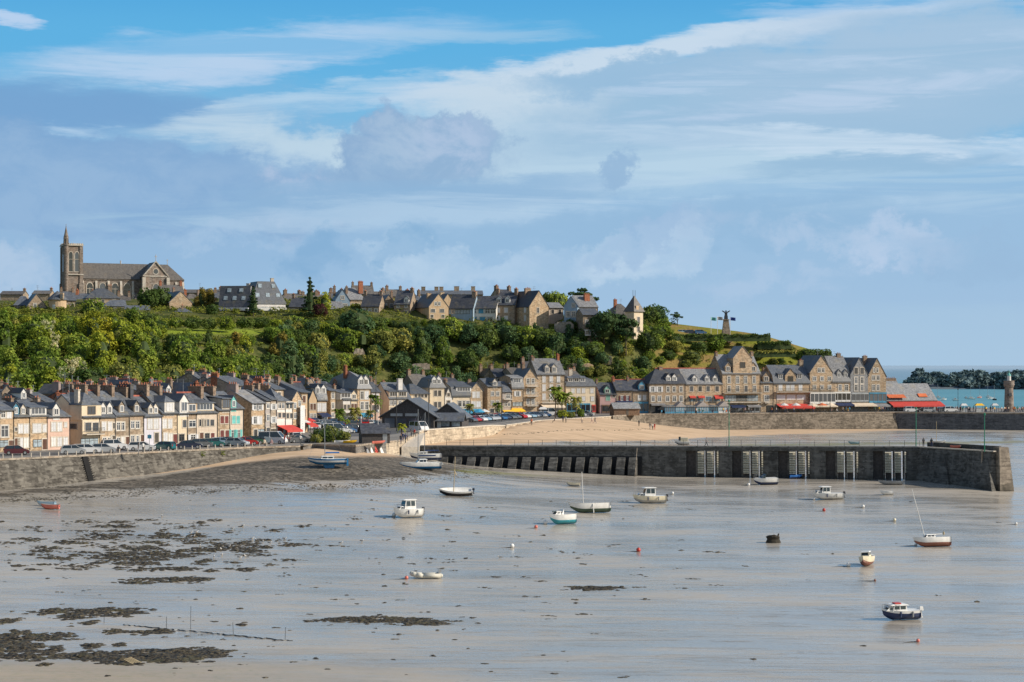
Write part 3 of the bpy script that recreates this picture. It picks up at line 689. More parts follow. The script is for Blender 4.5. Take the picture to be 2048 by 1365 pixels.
# ---------- windows (meshes shared by size and style)
WC = {}
SH = {'s': 'wshut', 'r': 'rshut', 'u': 'tshut', 'B': 'bshut', 'q': 'gshut', 'd': 'door', 'D': 'wframe', 'e': 'dframe'}
def winmesh(style, w, h):
    k = (style, round(w, 1), round(h, 1))
    if k in WC: return WC[k]
    w, h = k[1], k[2]; hw, hh = w/2, h/2; t = .09
    fr = MB(); p = MB(); fm = M['dframe'] if style in 'xG' else M['bshut'] if style == 'k' else M['wframe']
    if style not in 'G': # stone surround
        for a in ((-hw-.16,hh,hw+.16,hh+.18),(-hw-.2,-hh-.14,hw+.2,-hh),(-hw-.16,-hh,-hw,hh),(hw,-hh,hw+.16,hh)): fr.box(a[0],-.07,a[1],a[2],.02,a[3],1)
    if style in SH:
        p.box(-hw,-.05,-hh,-.02,.02,hh); p.box(.02,-.05,-hh,hw,.02,hh)
        if style not in 'dD':
            for z in (-.55, 0, .55): p.box(-hw+.04,-.065,z*hh-.04,hw-.04,-.05,z*hh+.04)
        r = (fr.mesh('window', [fm, M['sill']]), p.mesh('shutter', M[SH[style]]), 'door' if style in 'dD' else 'shutter', None)
    else:
        for a in ((-hw,hh-t,hw,hh),(-hw,-hh,hw,-hh+t),(-hw,-hh,-hw+t,hh),(hw-t,-hh,hw,hh)): fr.box(a[0],-.055,a[1],a[2],.01,a[3])
        nm = 1 if style != 'G' else max(1, int(w/1.1))
        for i in range(nm): x = -hw+w*(i+1)/(nm+1); fr.box(x-.04,-.05,-hh,x+.04,.01,hh)
        fr.box(-hw,-.045,hh*.35-.03,hw,.01,hh*.35+.03)
        p.box(-hw+.03,-.025,-hh+.03,hw-.03,.005,hh-.03)
        s = None
        if style in 'toT':
            s = MB(); g = w*.52
            s.box(-hw-g,-.11,-hh,-hw-.02,-.072,hh); s.box(hw+.02,-.11,-hh,hw+g,-.072,hh)
            s = s.mesh('shutter', M[{'t': 'tshut', 'o': 'wshut', 'T': 'rshut'}[style]])
        r = (fr.mesh('window', [fm, M['sill']]), p.mesh('pane', M['curtain' if style == 'G' else 'glass_dark']), 'pane', s)
    WC[k] = r; return r
def window(par, x, y, z, style, w, h, rz=0.0):
    a, b_, nm, s = winmesh(style, w, h)
    o = obj('window' if nm != 'door' else 'door', a, par, (x, y, z), (0, 0, rz))
    obj('leaf' if nm == 'door' else nm, b_, o)
    if s: obj('shutter', s, o)
    return o
DW = {}
def dwin(style, w, h):
    k = (style, round(w, 1), round(h, 1))
    if k not in DW:
        a = MB(); w, h = k[1], k[2]; hw, hh, t = w/2, h/2, .11
        for q in ((-hw,hh-t,hw,hh),(-hw,-hh,hw,-hh+t),(-hw,-hh,-hw+t,hh),(hw-t,-hh,hw,hh)): a.box(q[0],-.07,q[1],q[2],0,q[3])
        for i in range(max(1, int(w/.9))): x = -hw+w*(i+1)/(max(1, int(w/.9))+1); a.box(x-.04,-.06,-hh,x+.04,0,hh)
        a.box(-hw,-.03,-hh,hw,.01,hh,1)
        DW[k] = a.mesh('window', [M['wframe'] if style != 'x' else M['dframe'], M['wshut'] if style == 's' else M['glass_dark']])
    return DW[k]
def aerial(par, x, y, z):
    mb = MB(); h = R(1.2, 2.6); a = R(0, 3)
    mb.bar((x, y, z), (x, y, z+h), .035, 0, 4)
    for k in range(2):
        zz = z+h-.12-k*.55; l = R(.5, .8); c, s = math.cos(a), math.sin(a)
        mb.bar((x-c*l, y-s*l, zz), (x+c*l, y+s*l, zz), .025, 0, 4)
        for t in (-.7, -.2, .3, .8): mb.bar((x+c*l*t-s*.3, y+s*l*t+c*.3, zz), (x+c*l*t+s*.3, y+s*l*t-c*.3, zz), .018, 0, 3)
    mb.build('aerial', M['galv'], par)
def chimney(par, x, y, z0, z1, wx, wy, pots=3, mt='brick'):
    wx *= .88; wy *= .85
    mb = MB(); mb.box(x-wx/2, y-wy/2, z0, x+wx/2, y+wy/2, z1); mb.box(x-wx/2-.08, y-wy/2-.08, z1, x+wx/2+.08, y+wy/2+.08, z1+.16)
    for i in range(pots):
        t = (i+.5)/pots-.5; px_, py_ = (x+t*(wx-.1), y) if wx > wy else (x, y+t*(wy-.1))
        r = R(.10, .14); mb.lathe([(r*1.1, z1+.16), (r*.8, z1+.16+R(.2, .45))], 6, 1, (px_, py_, 0))
    return mb.build('chimney', [M[mt], M['terra']], par)
def roofprof(prof, th): return [(y, z) for y, z in prof]+[(y, z-th) for y, z in reversed(prof)]
HOUSES = []
def house(label, ln, x0, x1, ey, ry, wall='tan', roof='side', rm='slate', dep=10., base=ROAD, rows=(), dorm=(), chim=(), awn=(), shop=(), balc=(), rt=False, aer=.4, name='house', cat='house', group=None, sink=0.0, sidewin=(), mz=.62, kind=None, oh=.3):
    if isinstance(ln[0], (int, float)): A = W(x0, ln[0]); B = A+Vector((math.cos(math.radians(ln[1])), math.sin(math.radians(ln[1])), 0))
    else: A, B = ln
    P0 = hit(x0, A, B); P1 = hit(x1, A, B); d = P1-P0; Wd = d.length; ang = math.atan2(d.y, d.x)
    nin = Vector((-d.y, d.x, 0)).normalized(); Dm = (P0.y+P1.y)/2
    e = ZY(ey, Dm)-base; rv = dep/2 if roof != 'front' else 1.0
    if roof == 'front': r = ZY(ry, Dm)-base
    else: r = ZY(ry, Dm+rv*nin.y)-base
    r = max(r, e+.6)
    root = empty(name, (P0.x, P0.y, base), ang)
    def Up(px): return (hit(px, A, B)-P0).length*(1 if px >= x0 else -1)
    def Zp(py, px=None): return ZY(py, Dm if px is None else hit(px, A, B).y)-base
    wm = M[wall]; rmat = M[rm]; b0 = -sink
    w = MB()
    if roof in ('side', 'mans'):
        if roof == 'side': prof = [(0, e), (dep/2, r), (dep, e)]; slope = (r-e)/(dep/2)
        else:
            zm = e+(r-e)*mz; ym = (zm-e)/3.2; prof = [(0, e), (ym, zm), (dep/2, r), (dep-ym, zm), (dep, e)]; slope = 3.2
        ring = [(0, b0)]+prof+[(dep, b0)]
        w.loft([[(0, y, z) for y, z in ring], [(Wd, y, z) for y, z in ring]])
        s0 = (prof[1][1]-e)/prof[1][0]
        op = [(-oh, e-oh*min(s0, 1.2)+.1)]+[(y, z+.12) for y, z in prof[1:-1]]+[(dep+oh, e-oh*min(s0, 1.2)+.1)]
        rp = roofprof(op, .16); rf = MB().loft([[(-.12, y, z) for y, z in rp], [(Wd+.12, y, z) for y, z in rp]])
        ridge = ((0, dep/2), (Wd, dep/2))
    elif roof == 'front':
        ring = [(0, b0), (0, e), (Wd/2, r), (Wd, e), (Wd, b0)]; slope = (r-e)/(Wd/2)
        w.loft([[(x, dep, z) for x, z in ring], [(x, 0, z) for x, z in ring]])
        op = [(-oh, e-oh*slope*.7+.1), (Wd/2, r+.14), (Wd+oh, e-oh*slope*.7+.1)]; rp = roofprof(op, .18)
        rf = MB().loft([[(x, dep+.1, z) for x, z in rp], [(x, -.12, z) for x, z in rp]])
        ridge = ((Wd/2, 0), (Wd/2, dep))
    else:
        w.box(0, 0, b0, Wd, dep, e)
        o = oh; hl = min(dep/2, Wd*.5)*(.75 if roof != 'pyr' else 1.0)
        lx = hl if roof in ('hip', 'hipl', 'pyr') else -.1; rx = Wd-hl if roof in ('hip', 'hipr', 'pyr') else Wd+.1
        if roof == 'pyr' : lx = rx = Wd/2
        bs = [(-o,-o,e),(Wd+o,-o,e),(Wd+o,dep+o,e),(-o,dep+o,e)]
        if roof == 'hip2':      # steep mansard on all four sides with a flat-ish cap
            zm = e+(r-e)*mz; q = (zm-e)/2.6
            md = [(q,q,zm),(Wd-q,q,zm),(Wd-q,dep-q,zm),(q,dep-q,zm)]; rf = MB().loft([bs, md], caps=False); l2 = min(Wd/2-.05, dep/2*.8)
            rf.add(md+[(l2,dep/2,r),(Wd-l2,dep/2,r)], [(0,1,5,4),(1,2,5),(2,3,4,5),(3,0,4)]); rf.poly([bs[3],bs[2],bs[1],bs[0]]); slope = 2.6; ridge = ((l2,dep/2),(Wd-l2,dep/2))
        else:
            a, b_ = (lx, dep/2, r), (rx, dep/2, r); slope = (r-e)/(dep/2)
            rf = MB().add(bs+[a, b_], [(0,1,5,4),(1,2,5),(2,3,4,5),(3,0,4),(3,2,1,0)]); ridge = (a, b_)
            if roof in ('hipl', 'hipr'):
                xx = Wd if roof == 'hipl' else 0; w.add([(xx,0,e),(xx,dep,e),(xx,dep/2,r-.02)], [(0,1,2),(2,1,0)])
    w.build('wall', wm, root)
    ro = rf.build('roof', rmat, root)
    if rt:
        mb = MB(); mb.bar((ridge[0][0], ridge[0][1], r+.14), (ridge[1][0], ridge[1][1], r+.14), .17, 0, 6); mb.build('ridge_tiles', M['redtile'], ro)
    # gutter and drain pipe
    mb = MB()
    if roof != 'front': mb.bar((-.05, -oh-.05, e-.12), (Wd+.05, -oh-.05, e-.12), .055, 0, 5); mb.bar((Wd-.08, -.08, .1), (Wd-.08, -.08, e-.1), .05, 0, 5)
    if mb.v and name == 'house': mb.build('gutter', M['metal'], root)
    for (yc, hp, xs, st, *o) in rows:
        hm = hp*Dm/F; wmx = o[0] if o else .95
        if isinstance(xs, int): xs = [x0+(x1-x0)*(i+.5)/xs for i in range(xs)]
        for i, px in enumerate(xs):
            s1 = st[i % len(st)]; u = min(max(Up(px), wmx*.6), Wd-wmx*.6)
            window(root, u, 0, Zp(yc, px), s1, wmx, hm)
    for (px, dw, kd, mt, *o) in dorm:
        u = Up(px); hd = o[0] if o else 1.45; dw, hd = (dw*.88, hd*.9) if kd == 'g' and mt in ('wframe', 'white', 'sill') else (dw, hd); v0 = o[1] if len(o) > 1 else .35; st = o[2] if len(o) > 2 else 'w'; up_ = o[3] if len(o) > 3 else 0.0
        if roof == 'front': continue
        zb = e+max(v0, 0)*slope+up_; v0 = max(v0, v0+up_/slope) if v0 > 0 else v0
        zt = zb+hd; ft = M[mt]
        def vr(z):
            if roof == 'mans' and z > e+(r-e)*mz: ym = (r-e)*mz/3.2; return ym+(z-(e+(r-e)*mz))/((r-e)*(1-mz)/(dep/2-ym)+1e-3)
            return (z-e)/slope
        v1 = min(vr(zt)+.1, dep/2+.5)
        dm = MB().box(u-dw/2, v0, zb-(.25 if v0 > 0 else .6), u+dw/2, v1, zt)
        rr = MB(); o_ = .16
        if kd == 'g':
            za = zt+dw*.55; v2 = min(vr(za)+.1, dep/2+.6)
            dm.poly([(u-dw/2, v0, zt), (u+dw/2, v0, zt), (u, v0, za-.02)])
            rp = roofprof([(u-dw/2-o_, zt-o_), (u, za+.1), (u+dw/2+o_, zt-o_)], .1)
            rr.loft([[(x, v2, z) for x, z in rp], [(x, v0-.14, z) for x, z in rp]])
        elif kd == 'h':
            za = zt+dw*.5; v2 = min(vr(za)+.3, dep/2+.6)
            q = [(u-dw/2-o_, v0-o_, zt), (u+dw/2+o_, v0-o_, zt), (u+dw/2+o_, v1+.2, zt), (u-dw/2-o_, v1+.2, zt)]
            rr.add(q+[(u, v0+dw*.45, za), (u, v2, za)], [(0,1,4),(1,2,5,4),(3,0,4,5),(3,2,1,0)])
        else:
            za = zt+.5; v2 = min(vr(za)+.1, dep/2+.4)
            rp = roofprof([(v0-.25, zt-.02), (v2, za)], .14); rr.loft([[(u-dw/2-o_, y, z) for y, z in rp], [(u+dw/2+o_, y, z) for y, z in rp]])
        dd = dm.build('dormer', ft, root); rr.build('dormer_roof', rmat, dd)
        obj('window', dwin(st, dw*.86 if kd == 's' else min(dw*.68, 1.7), min(hd*.74, 1.7)), dd, (u, v0-.012, zb+hd*.53))
    for (px, wx, wy, h, pots, *o) in chim:
        mt = o[0] if o else 'brick'; v = o[1] if len(o) > 1 else dep/2
        u = px if isinstance(px, float) and px <= 1.0 and px >= 0 else None
        u = Up(px) if u is None else Wd*u
        u = min(max(u, wx/2-.05), Wd-wx/2+.05)
        chimney(ro, u, v, r-1.9, r+h*.8, wx, wy, pots, mt)
    if random.random() < aer and roof != 'pyr': aerial(ro, Wd*R(.1, .9), dep/2+R(-.4, .4), r)
    for (xa, xb, yt, dp, dr, mt) in awn:
        ua, ub, zt = Up(xa), Up(xb), Zp(yt)
        mb = MB(); mb.hexa([(ua,-dp,zt-dr-.06),(ub,-dp,zt-dr-.06),(ub,0,zt-.06),(ua,0,zt-.06)], [(ua,-dp,zt-dr),(ub,-dp,zt-dr),(ub,0,zt),(ua,0,zt)])
        mb.box(ua, -dp-.03, zt-dr-.36, ub, -dp+.01, zt-dr)
        aw = mb.build('awning', M[mt], root)
        mb = MB()
        for uu in (ua+.1, ub-.1): mb.bar((uu, -dp+.1, 0), (uu, -dp+.1, zt-dr), .05)
        mb.build('awning_post', M['metal'], aw)
    for (xa, xb, ya, yb, mt, *o) in shop:
        ua, ub, zt, zb = Up(xa), Up(xb), Zp(ya), max(.02, Zp(yb)); pr = o[0] if o else .12
        mb = MB(); n = max(2, int((ub-ua)/1.3)); ff = M[mt]
        mb.box(ua, -pr, zb, ub, -.0, zb+(zt-zb)*.18); mb.box(ua-.05, -pr-.06, zt-(zt-zb)*.16, ub+.05, 0, zt)
        for i in range(n+1): x = ua+(ub-ua)*i/n; mb.box(x-.06, -pr-.03, zb, x+.06, -pr+.1, zt)
        so_ = mb.build('shopfront', ff, root); MB().box(ua+.04, -pr+.03, zb, ub-.04, -.005, zt-.05).build('glazing', M['glass_dark'], so_)
    for (xa, xb, yb, dp, mt) in balc:
        ua, ub, z = Up(xa), Up(xb), Zp(yb); mb = MB(); mb.box(ua, -dp, z-.16, ub, 0, z, 1)
        for zz in (1.0, .1): mb.bar((ua, -dp+.05, z+zz), (ub, -dp+.05, z+zz), .035)
        for i in range(int((ub-ua)/.22)+1): x = ua+(ub-ua)*i/max(1, int((ub-ua)/.22)); mb.bar((x, -dp+.05, z), (x, -dp+.05, z+1), .022, 0, 4)
        mb.build('balcony', [M[mt], M['sill']], root)
    for (v, yc, hp, st, *o) in sidewin:       # on the left gable
        window(root, 0, v, Zp(yc), st, o[0] if o else 1.0, hp*Dm/F, -math.pi/2)
    tag(root, label, cat, group)
    HOUSES.append((label, (x0+x1)/2, root, A, B, x0, x1, dep))
    return root, Up, Zp, Wd, e, r
LA = (W(0, 304), W(560, 355))
gA = 'terraced houses along the left quay'
def HA(*a, **k): k.setdefault('group', gA); k.setdefault('dep', 10.5); return house(*a, **k)
HA('narrow tan stone house with tall upper windows between chimneys, second in the left block', LA, 0, 28, 820, 797, 'tan2', rows=[(830,13,[6,18],'ws'),(863,24,[8],'w',1.5),(888,15,[7],'G',2.6),(889,15,[22],'d')], chim=[(1.0,.6,3.2,1.2,4)], dorm=[])
HA('tan stone house cut by the left edge of the photo', LA, -34, 0, 826, 800, 'tan', rows=[(860,17,2,'w'),(890,16,2,'s')], chim=[(1.0,.6,3,1.4,4)], dorm=[(-18,1.4,'g','white')])
HA('tan stone house with a small blue dormer and white shutters', LA, 28, 60, 833, 803, 'tan2', rows=[(858,17,[41,52],'ss'),(886,18,[41,52],'sD'),(886,17,[31],'d'),(859,6,[32],'x',.5)], dorm=[(35,1.1,'g','bshut'),(49,1.1,'g','sill')], chim=[(.95,.6,2.6,.5,3)])
HA('tan stone house with a broad white shed dormer and a maroon door', LA, 60, 95, 833, 800, 'tan2', roof='hipl', rm='slate', rows=[(857,17,[75],'s',1.9),(857,15,[88],'s'),(887,16,[75],'G',1.9),(889,21,[89],'d')], dorm=[(77,3.4,'s','white',1.5,.1)])
HA('salmon pink house with white pilasters closing the left block', LA, 95, 140, 833, 806, 'pink', rows=[(854,17,[107,119],'s'),(850,8,[131],'s',.5),(884,17,[107,119,131],'Dss')], dorm=[(112,1.6,'g','white',1.6,-.05)], chim=[(.42,.6,1.6,.9,2)])
HA('cream house with a big hipped dormer and an iron balcony beside the blank taupe gable', LA, 165, 200, 833, 790, 'cream', rm='slate', rows=[(854,17,[176,191],'x',1.3),(885,17,[183],'G',3.8)], dorm=[(183,4.2,'h','cream',1.9,.0,'x')], balc=[(166,202,868,1.0,'metal')], chim=[(.04,.5,1.2,1.0,2,'sill',1.6)], sidewin=[(2.2,853,11,'x',1.7)])
HA('tan stone house with two white arched dormers and a red-potted chimney', LA, 200, 231, 833, 783, 'tan', rows=[(853,17,[208,220],'ss'),(852,12,[227],'x',.5),(883,15,[209,219],'ww'),(881,18,[227],'e')], dorm=[(209,1.3,'g','white',1.7),(222,1.3,'g','white',1.7)], chim=[(.0,.7,3.4,1.3,5),(1.0,.6,3,1.2,4)], rt=True)
HA('tan stone house with one small stone dormer and a white door', LA, 231, 259, 830, 783, 'tan3', rows=[(853,16,[237,245],'ww'),(883,15,[237],'w'),(884,20,[246],'D'),(884,20,[255],'d')], dorm=[(246,1.2,'g','tan3')], chim=[(1.0,.7,3.4,1.1,5)])
HA('dark stone house with one dormer beside the white-lilac facade', LA, 259, 288, 829, 786, 'tan3', rows=[(850,15,[265,275],'ww'),(879,15,[265,276],'ww'),(879,18,[285],'d')], dorm=[(276,1.2,'g','greystone')], chim=[(1.0,.7,3.2,1.0,4)])
HA('white-lilac house with two pale dormers and a red ridge', LA, 288, 324, 832, 794, 'lilac', rows=[(848,20,[300,312],'ss',1.1),(876,20,[313],'e')], dorm=[(304,1.3,'g','sill',1.5),(314,1.3,'g','sill',1.5)], rt=True, chim=[(.0,.8,4.2,2.6,5,'slate3')])
HA('tan stone house with a wide white box dormer beside the white-lilac facade', LA, 324, 355, 826, 783, 'tan', rows=[(848,17,[329,340],'ss'),(876,19,[331],'s'),(878,21,[341],'D'),(878,18,[350],'r')], dorm=[(339,2.3,'h','white',1.9,.0,'s')], chim=[(.0,.7,3.2,1.3,4),(1.0,.7,3.2,1.0,4)])
HA('narrow cream-white house with a tall pointed gable dormer', LA, 355, 375, 827, 795, 'cream', rows=[(848,15,[369],'x'),(876,15,[363],'x',1.3)], dorm=[(368,2.4,'g','white',2.5,-.03)], chim=[(.9,.6,2.4,.9,3)])
HA('very narrow tan stone house with a hipped dormer and a framed blue window', LA, 375, 393, 826, 793, 'tan3', rows=[(848,14,[385],'w',1.7),(876,13,[386],'o',1.2)], dorm=[(384,2.5,'h','tan2',1.7,.0)], rt=True)
HA('beige and white house with a wide four-pane dormer', LA, 393, 435, 825, 787, 'beige', rows=[(846,13,[402,408,414],'x',1.0),(846,12,[424],'x'),(876,20,[403],'d'),(874,15,[414],'x',1.2),(872,11,[425],'r',.9)], dorm=[(408,5.4,'s','cream',1.6,.25)], chim=[(.95,.8,4,1.4,5)], rt=True)
HA('tan house with maroon shutters and a tall maroon dormer', LA, 435, 460, 820, 786, 'tan', rows=[(840,14,[444,453],'r'),(869,16,[444,454],'r')], dorm=[(452,2.1,'s','sill',2.1,-.03,'x')], chim=[(.98,.7,3.6,1.3,4)])
HA('cream house with turquoise shutters and a turquoise dormer', LA, 460, 487, 817, 784, 'beige', rows=[(840,15,[467.5,476],'u'),(868,16,[466,476],'t',1.0)], dorm=[(467,1.3,'g','tshut',1.6,-.03)], chim=[(.0,.6,2.6,.9,3)])
HA('tall tan three-storey house with a grey hipped roof past the lane', LA, 503, 530, 806, 781, 'tan2', roof='side', rm='slate2', rows=[(814,13,[510,520],'o',.8),(841,15,[510,520],'os',.9),(867,15,[511],'x'),(866,15,[522],'G',2.0)], chim=[(.0,.8,2.8,1.3,4,'taupe')])
HA('narrow grey house with weathered boards, after the tall tan one', LA, 531, 541, 801, 780, 'greyr', rows=[(812,11,[536],'w'),(836,13,[536],'w'),(864,16,[536],'x')], chim=[(.9,.6,2.4,.9,3)])
HA('narrow pale grey house with a stone arch, next to the red-awning restaurant', LA, 541, 553, 799, 777, 'greystone', rows=[(814,12,[547],'o',.8),(840,13,[547],'o',.8),(866,16,[547],'e',1.4)], chim=[(.9,.6,2.4,1.0,3)])
gB = 'restaurants and houses at the corner of the plaza'
def HB(*a, **k): k.setdefault('group', gB); k.setdefault('dep', 9); return house(*a, **k)
HB('white house with a steep pointed slate roof and a long red awning', (357, 55), 554, 571, 802, 776, 'white', roof='pyr', dep=5.5, rows=[(812,12,[559,566],'w'),(831,10,[559,567],'x',.8)], awn=[(554,585,851,2.6,.9,'red')], shop=[(556,572,856,872,'red')], rt=False)
HB('white gabled house with grey balcony windows behind the red awning', (371, 62), 571, 585, 806, 782, 'white', dep=10, rows=[(811,12,[575,581],'x',1.0),(832,10,[575,582],'x',.8)], shop=[(572,585,851,870,'woodb')], chim=[(.05,.6,2.4,1.2,3)])
HB('tan gabled house carrying a tall vertical white sign', (383, 60), 585, 603, 798, 782, 'tan2', roof='front', dep=11, rows=[(812,12,[590],'w'),(832,12,[590],'w'),(808,12,[599],'w')], shop=[(587,602,850,866,'woodb')])
rt_, Up_, Zp_, *_x = HB('ochre tower house with brown shutters under a tall hipped slate roof', (394, 48), 603, 616, 785, 764, 'orange', roof='hip', dep=16, rows=[(799,13,[608],'d',.8),(826,15,[608],'d',.8),(851,13,[608],'d',.8)], rt=True, chim=[(.1,.6,1.6,1.3,3)], awn=[(604,620,842,2.6,.9,'red')], oh=.6)
sg = tag(empty('vertical_sign', hit(600, W(585, 383), W(585, 383)+Vector((.5, .866, 0)))+Vector((0.5, -.6, 0)), math.radians(60)), 'tall narrow white sign board fixed up the tan gabled house', 'sign')
sg.location.z = ZY(866, 386)
MB().box(-.75, -.15, 0, .75, 0, ZY(811, 386)-ZY(866, 386)).build('board', M['wframe'], sg)
mb = MB()
for k in range(9): mb.box(-.15, -.156, .75+k*.5, .15, -.15, .98+k*.5)
mb.build('faded_marks', plain('faded_blue_lettering', (.55, .62, .70)), sg)
gC = 'houses along the back of the plaza'
def HC(*a, **k): k.setdefault('group', gC); k.setdefault('dep', 10); return house(*a, **k)
HC('small ochre gabled house behind the parked cars, next to the tower house', (440, 38), 618, 634, 800, 780, 'orange', roof='front', rows=[(814,12,[623,629],'d',.7),(834,12,[623,629],'w',.8)], awn=[(619,634,836,2,.6,'navyc')])
HC('tan house with two white dormers and navy shop awnings', (447, 36), 634, 654, 799, 768, 'tan2', 'mans', rows=[(815,16,[637.5,648],'s',1.1)], dorm=[(637.5,1.5,'g','wframe',1.9),(649,1.5,'g','wframe',1.9)], awn=[(634,654,826,2.2,.6,'navyc')], shop=[(634,654,829,846,'wframe')], chim=[(.05,.6,1.6,1.2,3)])
HC('narrow tan tower-like house with slate-hung side wall', (452, 38), 661, 672, 782, 766, 'tan2', 'hip', dep=15, rows=[(792,12,[666],'w',.8),(812,12,[666],'w',.8),(831,9,[666],'w',.8)], oh=.5, rt=True)
HC('white house with a double dormer behind the palm trees', (464, 34), 686, 702, 799, 780, 'white', rows=[(815,10,[690,697],'x',.7)], dorm=[(693,3.0,'s','wframe',1.5)], chim=[(.1,.6,1.4,1.2,2)], shop=[(686,702,826,842,'dframe')])
HC('small cream house with a pointed dormer beside the tall mansard', (469, 34), 702, 715, 800, 778, 'cream', rows=[(814,11,[705,711],'d',.7)], dorm=[(708,1.6,'g','cream',1.5,-.03)], shop=[(702,715,826,842,'dframe')])
r_, *_x = HC('tall tan house with grey mansard, roof finial and long dark side wall', (472, 32), 715, 742, 778, 742, 'tan2', 'hip2', rm='slate2', dep=17, rows=[(791,16,[724,733.5],'ws',1.0),(812,16,[724,733.5],'w',1.0),(835,12,[724,734],'x',1.4)], dorm=[(724,1.9,'g','wframe',1.9,.3),(733,1.9,'g','wframe',1.9,.3)], mz=.6, awn=[(718,738,826,2.2,.6,'bluec')], chim=[(.25,.6,1.5,1.4,3,'redbrick')], rt=False)
HC('salmon tan house beside the tall mansard', (481, 32), 742, 761, 784, 762, 'pink', rows=[(795,15,[747,754],'s',.9),(818,14,[747,755],'x',.9)], chim=[(.9,.6,1.6,.9,3)])
HC('low cream house with two box dormers and a white chimney', (490, 30), 778, 822, 797, 766, 'cream', rows=[(806,9,[783,790,800,812],'w',.9),(822,12,[785,800,815],'x',1.1)], dorm=[(788,2.6,'s','cream',1.6,.3),(806,2.6,'s','cream',1.6,.3)], chim=[(808,1.4,1.2,1.2,0,'white',2.5)])
HC('cream house with a hipped slate roof and a row of attic windows', (498, 28), 822, 859, 788, 768, 'cream', 'hip', dep=11, rows=[(792,7,[832,838,845,851],'x',.9),(812,12,[832,848],'s',1.0)], shop=[(826,856,822,838,'woodb')])
HC('slim white tower house with a mansard top and twin arched dormers', (505, 26), 860, 890, 776, 750, 'cream', 'hip2', rm='slate2', dep=9, rows=[(787,11,[871,879],'x',.9),(810,11,[871,879],'x',.9)], dorm=[(870,1.7,'g','wframe',1.8,.3),(879,1.7,'g','wframe',1.8,.3)], mz=.75)
HC('low white gabled house beside the slim tower house', (510, 26), 890, 904, 795, 776, 'white', 'front', rows=[(790,7,[897],'x',.8),(806,9,[897],'x',.9)])
HC('grey mansard house with a strip of attic windows', (511, 26), 904, 941, 791, 764, 'cream', 'mans', rows=[(808,12,[923,934],'w',2.2)], dorm=[(928,4.5,'s','wframe',1.5,.25)], shop=[(908,938,818,834,'bshut')], mz=.6, awn=[(914,940,821,1.8,.5,'bluec')], chim=[(.02,.6,2,.6,3)])
HC('tan stone house showing its plain gable front to the beach', (515, 24), 941, 965, 781, 766, 'tan', 'front', rows=[(790,12,[948,956],'s',.9),(809,11,[947,957],'s',1.2)], shop=[(943,964,820,834,'bshut')], chim=[(.5,1.0,.8,.7,2)], awn=[(944,962,818,2.4,.6,'bluec')])
HC('tan stone house with a pointed stone dormer and long dark side roof', (520, 24), 975, 1005, 773, 758, 'tan', 'side', dep=11, rows=[(788,9,[985,995],'w',.9),(806,9,[985,995],'w',.9),(822,9,[984,996],'x',1.2)], dorm=[(990,1.6,'g','sill',1.6,-.03)])
HC('narrow grey house with a first-floor balcony', (524, 24), 1005, 1023, 784, 764, 'greyr', 'side', rows=[(793,9,[1016],'w',1.3),(809,8,[1011,1018],'w',.9)], balc=[(1006,1022,799,.9,'wframe')])
HC('tan house with a blue-grey mansard and white shop windows', (527, 22), 1024, 1047, 775, 751, 'tan', 'mans', rm='slate2', rows=[(788,10,[1035],'o',1.0),(809,9,[1035],'G',3.0)], dorm=[(1035,2.6,'s','wframe',1.6,.3)], mz=.8, awn=[(1000,1044,817,2.8,.7,'yellowc')])
HC('narrow tan stone gabled house with three balconies', (531, 20), 1047, 1074, 757, 738, 'tan', 'front', dep=11, rows=[(763,11,[1056,1066],'w',.9),(783,11,[1056,1066],'w',.9),(804,11,[1056,1066],'w',.9)], balc=[(1052,1074,773,1.1,'wframe'),(1052,1074,793,1.1,'wframe'),(1052,1074,812,1.1,'wframe')], chim=[(.5,.9,.8,1.6,2)])
HC('tallest tan stone house on the plaza, four storeys with two roof dormers', (535, 18), 1074, 1130, 749, 718, 'tan', 'side', rm='slate2', dep=11, rows=[(759,13,[1088,1102.5,1117],'s',.95),(776,13,[1088,1102.5,1117],'sDw',.95),(794,12,[1088,1102.5],'s',.95)], dorm=[(1095.5,1.6,'g','sill',2.1,.4),(1109.5,1.6,'g','sill',2.1,.4)], chim=[(.0,.8,2,.6,2),(1.0,.7,1.8,1.3,3,'redbrick')], balc=[(1082,1126,806,1.2,'wframe')], awn=[(1080,1125,808,2.8,.8,'creamc')], shop=[(1080,1126,812,826,'dframe')])
HC('pale cream corner house with a low slate mansard and blue shopfront', (542, 17), 1132, 1192, 773, 748, 'cream', 'hip2', dep=11, rows=[(782,9,[1146,1157,1167,1184],'s',.9),(798,9,[1146,1157,1167,1185],'s',.9)], dorm=[(1142,1.6,'s','wframe',1.4,.4),(1154,1.6,'s','wframe',1.4,.4),(1166,1.6,'s','wframe',1.4,.4)], shop=[(1134,1180,807,825,'bshut'),(1184,1191,810,825,'red')], mz=.55, chim=[(.35,1.1,1.1,1.5,3,'sill')])
HC('brown back house with a tall red brick chimney', (575, 17), 1186, 1212, 764, 744, 'tan3', 'hip', dep=9, rows=[(780,9,[1196],'x')], chim=[(.85,1.0,1.2,1.2,4,'redbrick',2),(.1,.8,1,1,2)])
gD = 'low old houses behind the beach'
HC('pink-rendered low house with a sea-green dormer', (545, 12), 1200, 1233, 789, 766, 'rose', 'side', rm='slate3', rows=[(796,11,[1216],'q',1.2),(793,4,[1228],'x',.6)], dorm=[(1215,1.7,'g','gshut',1.5,.2)], shop=[(1204,1230,810,826,'woodb')], group=gD, chim=[(.02,.6,1.6,.8,3)])
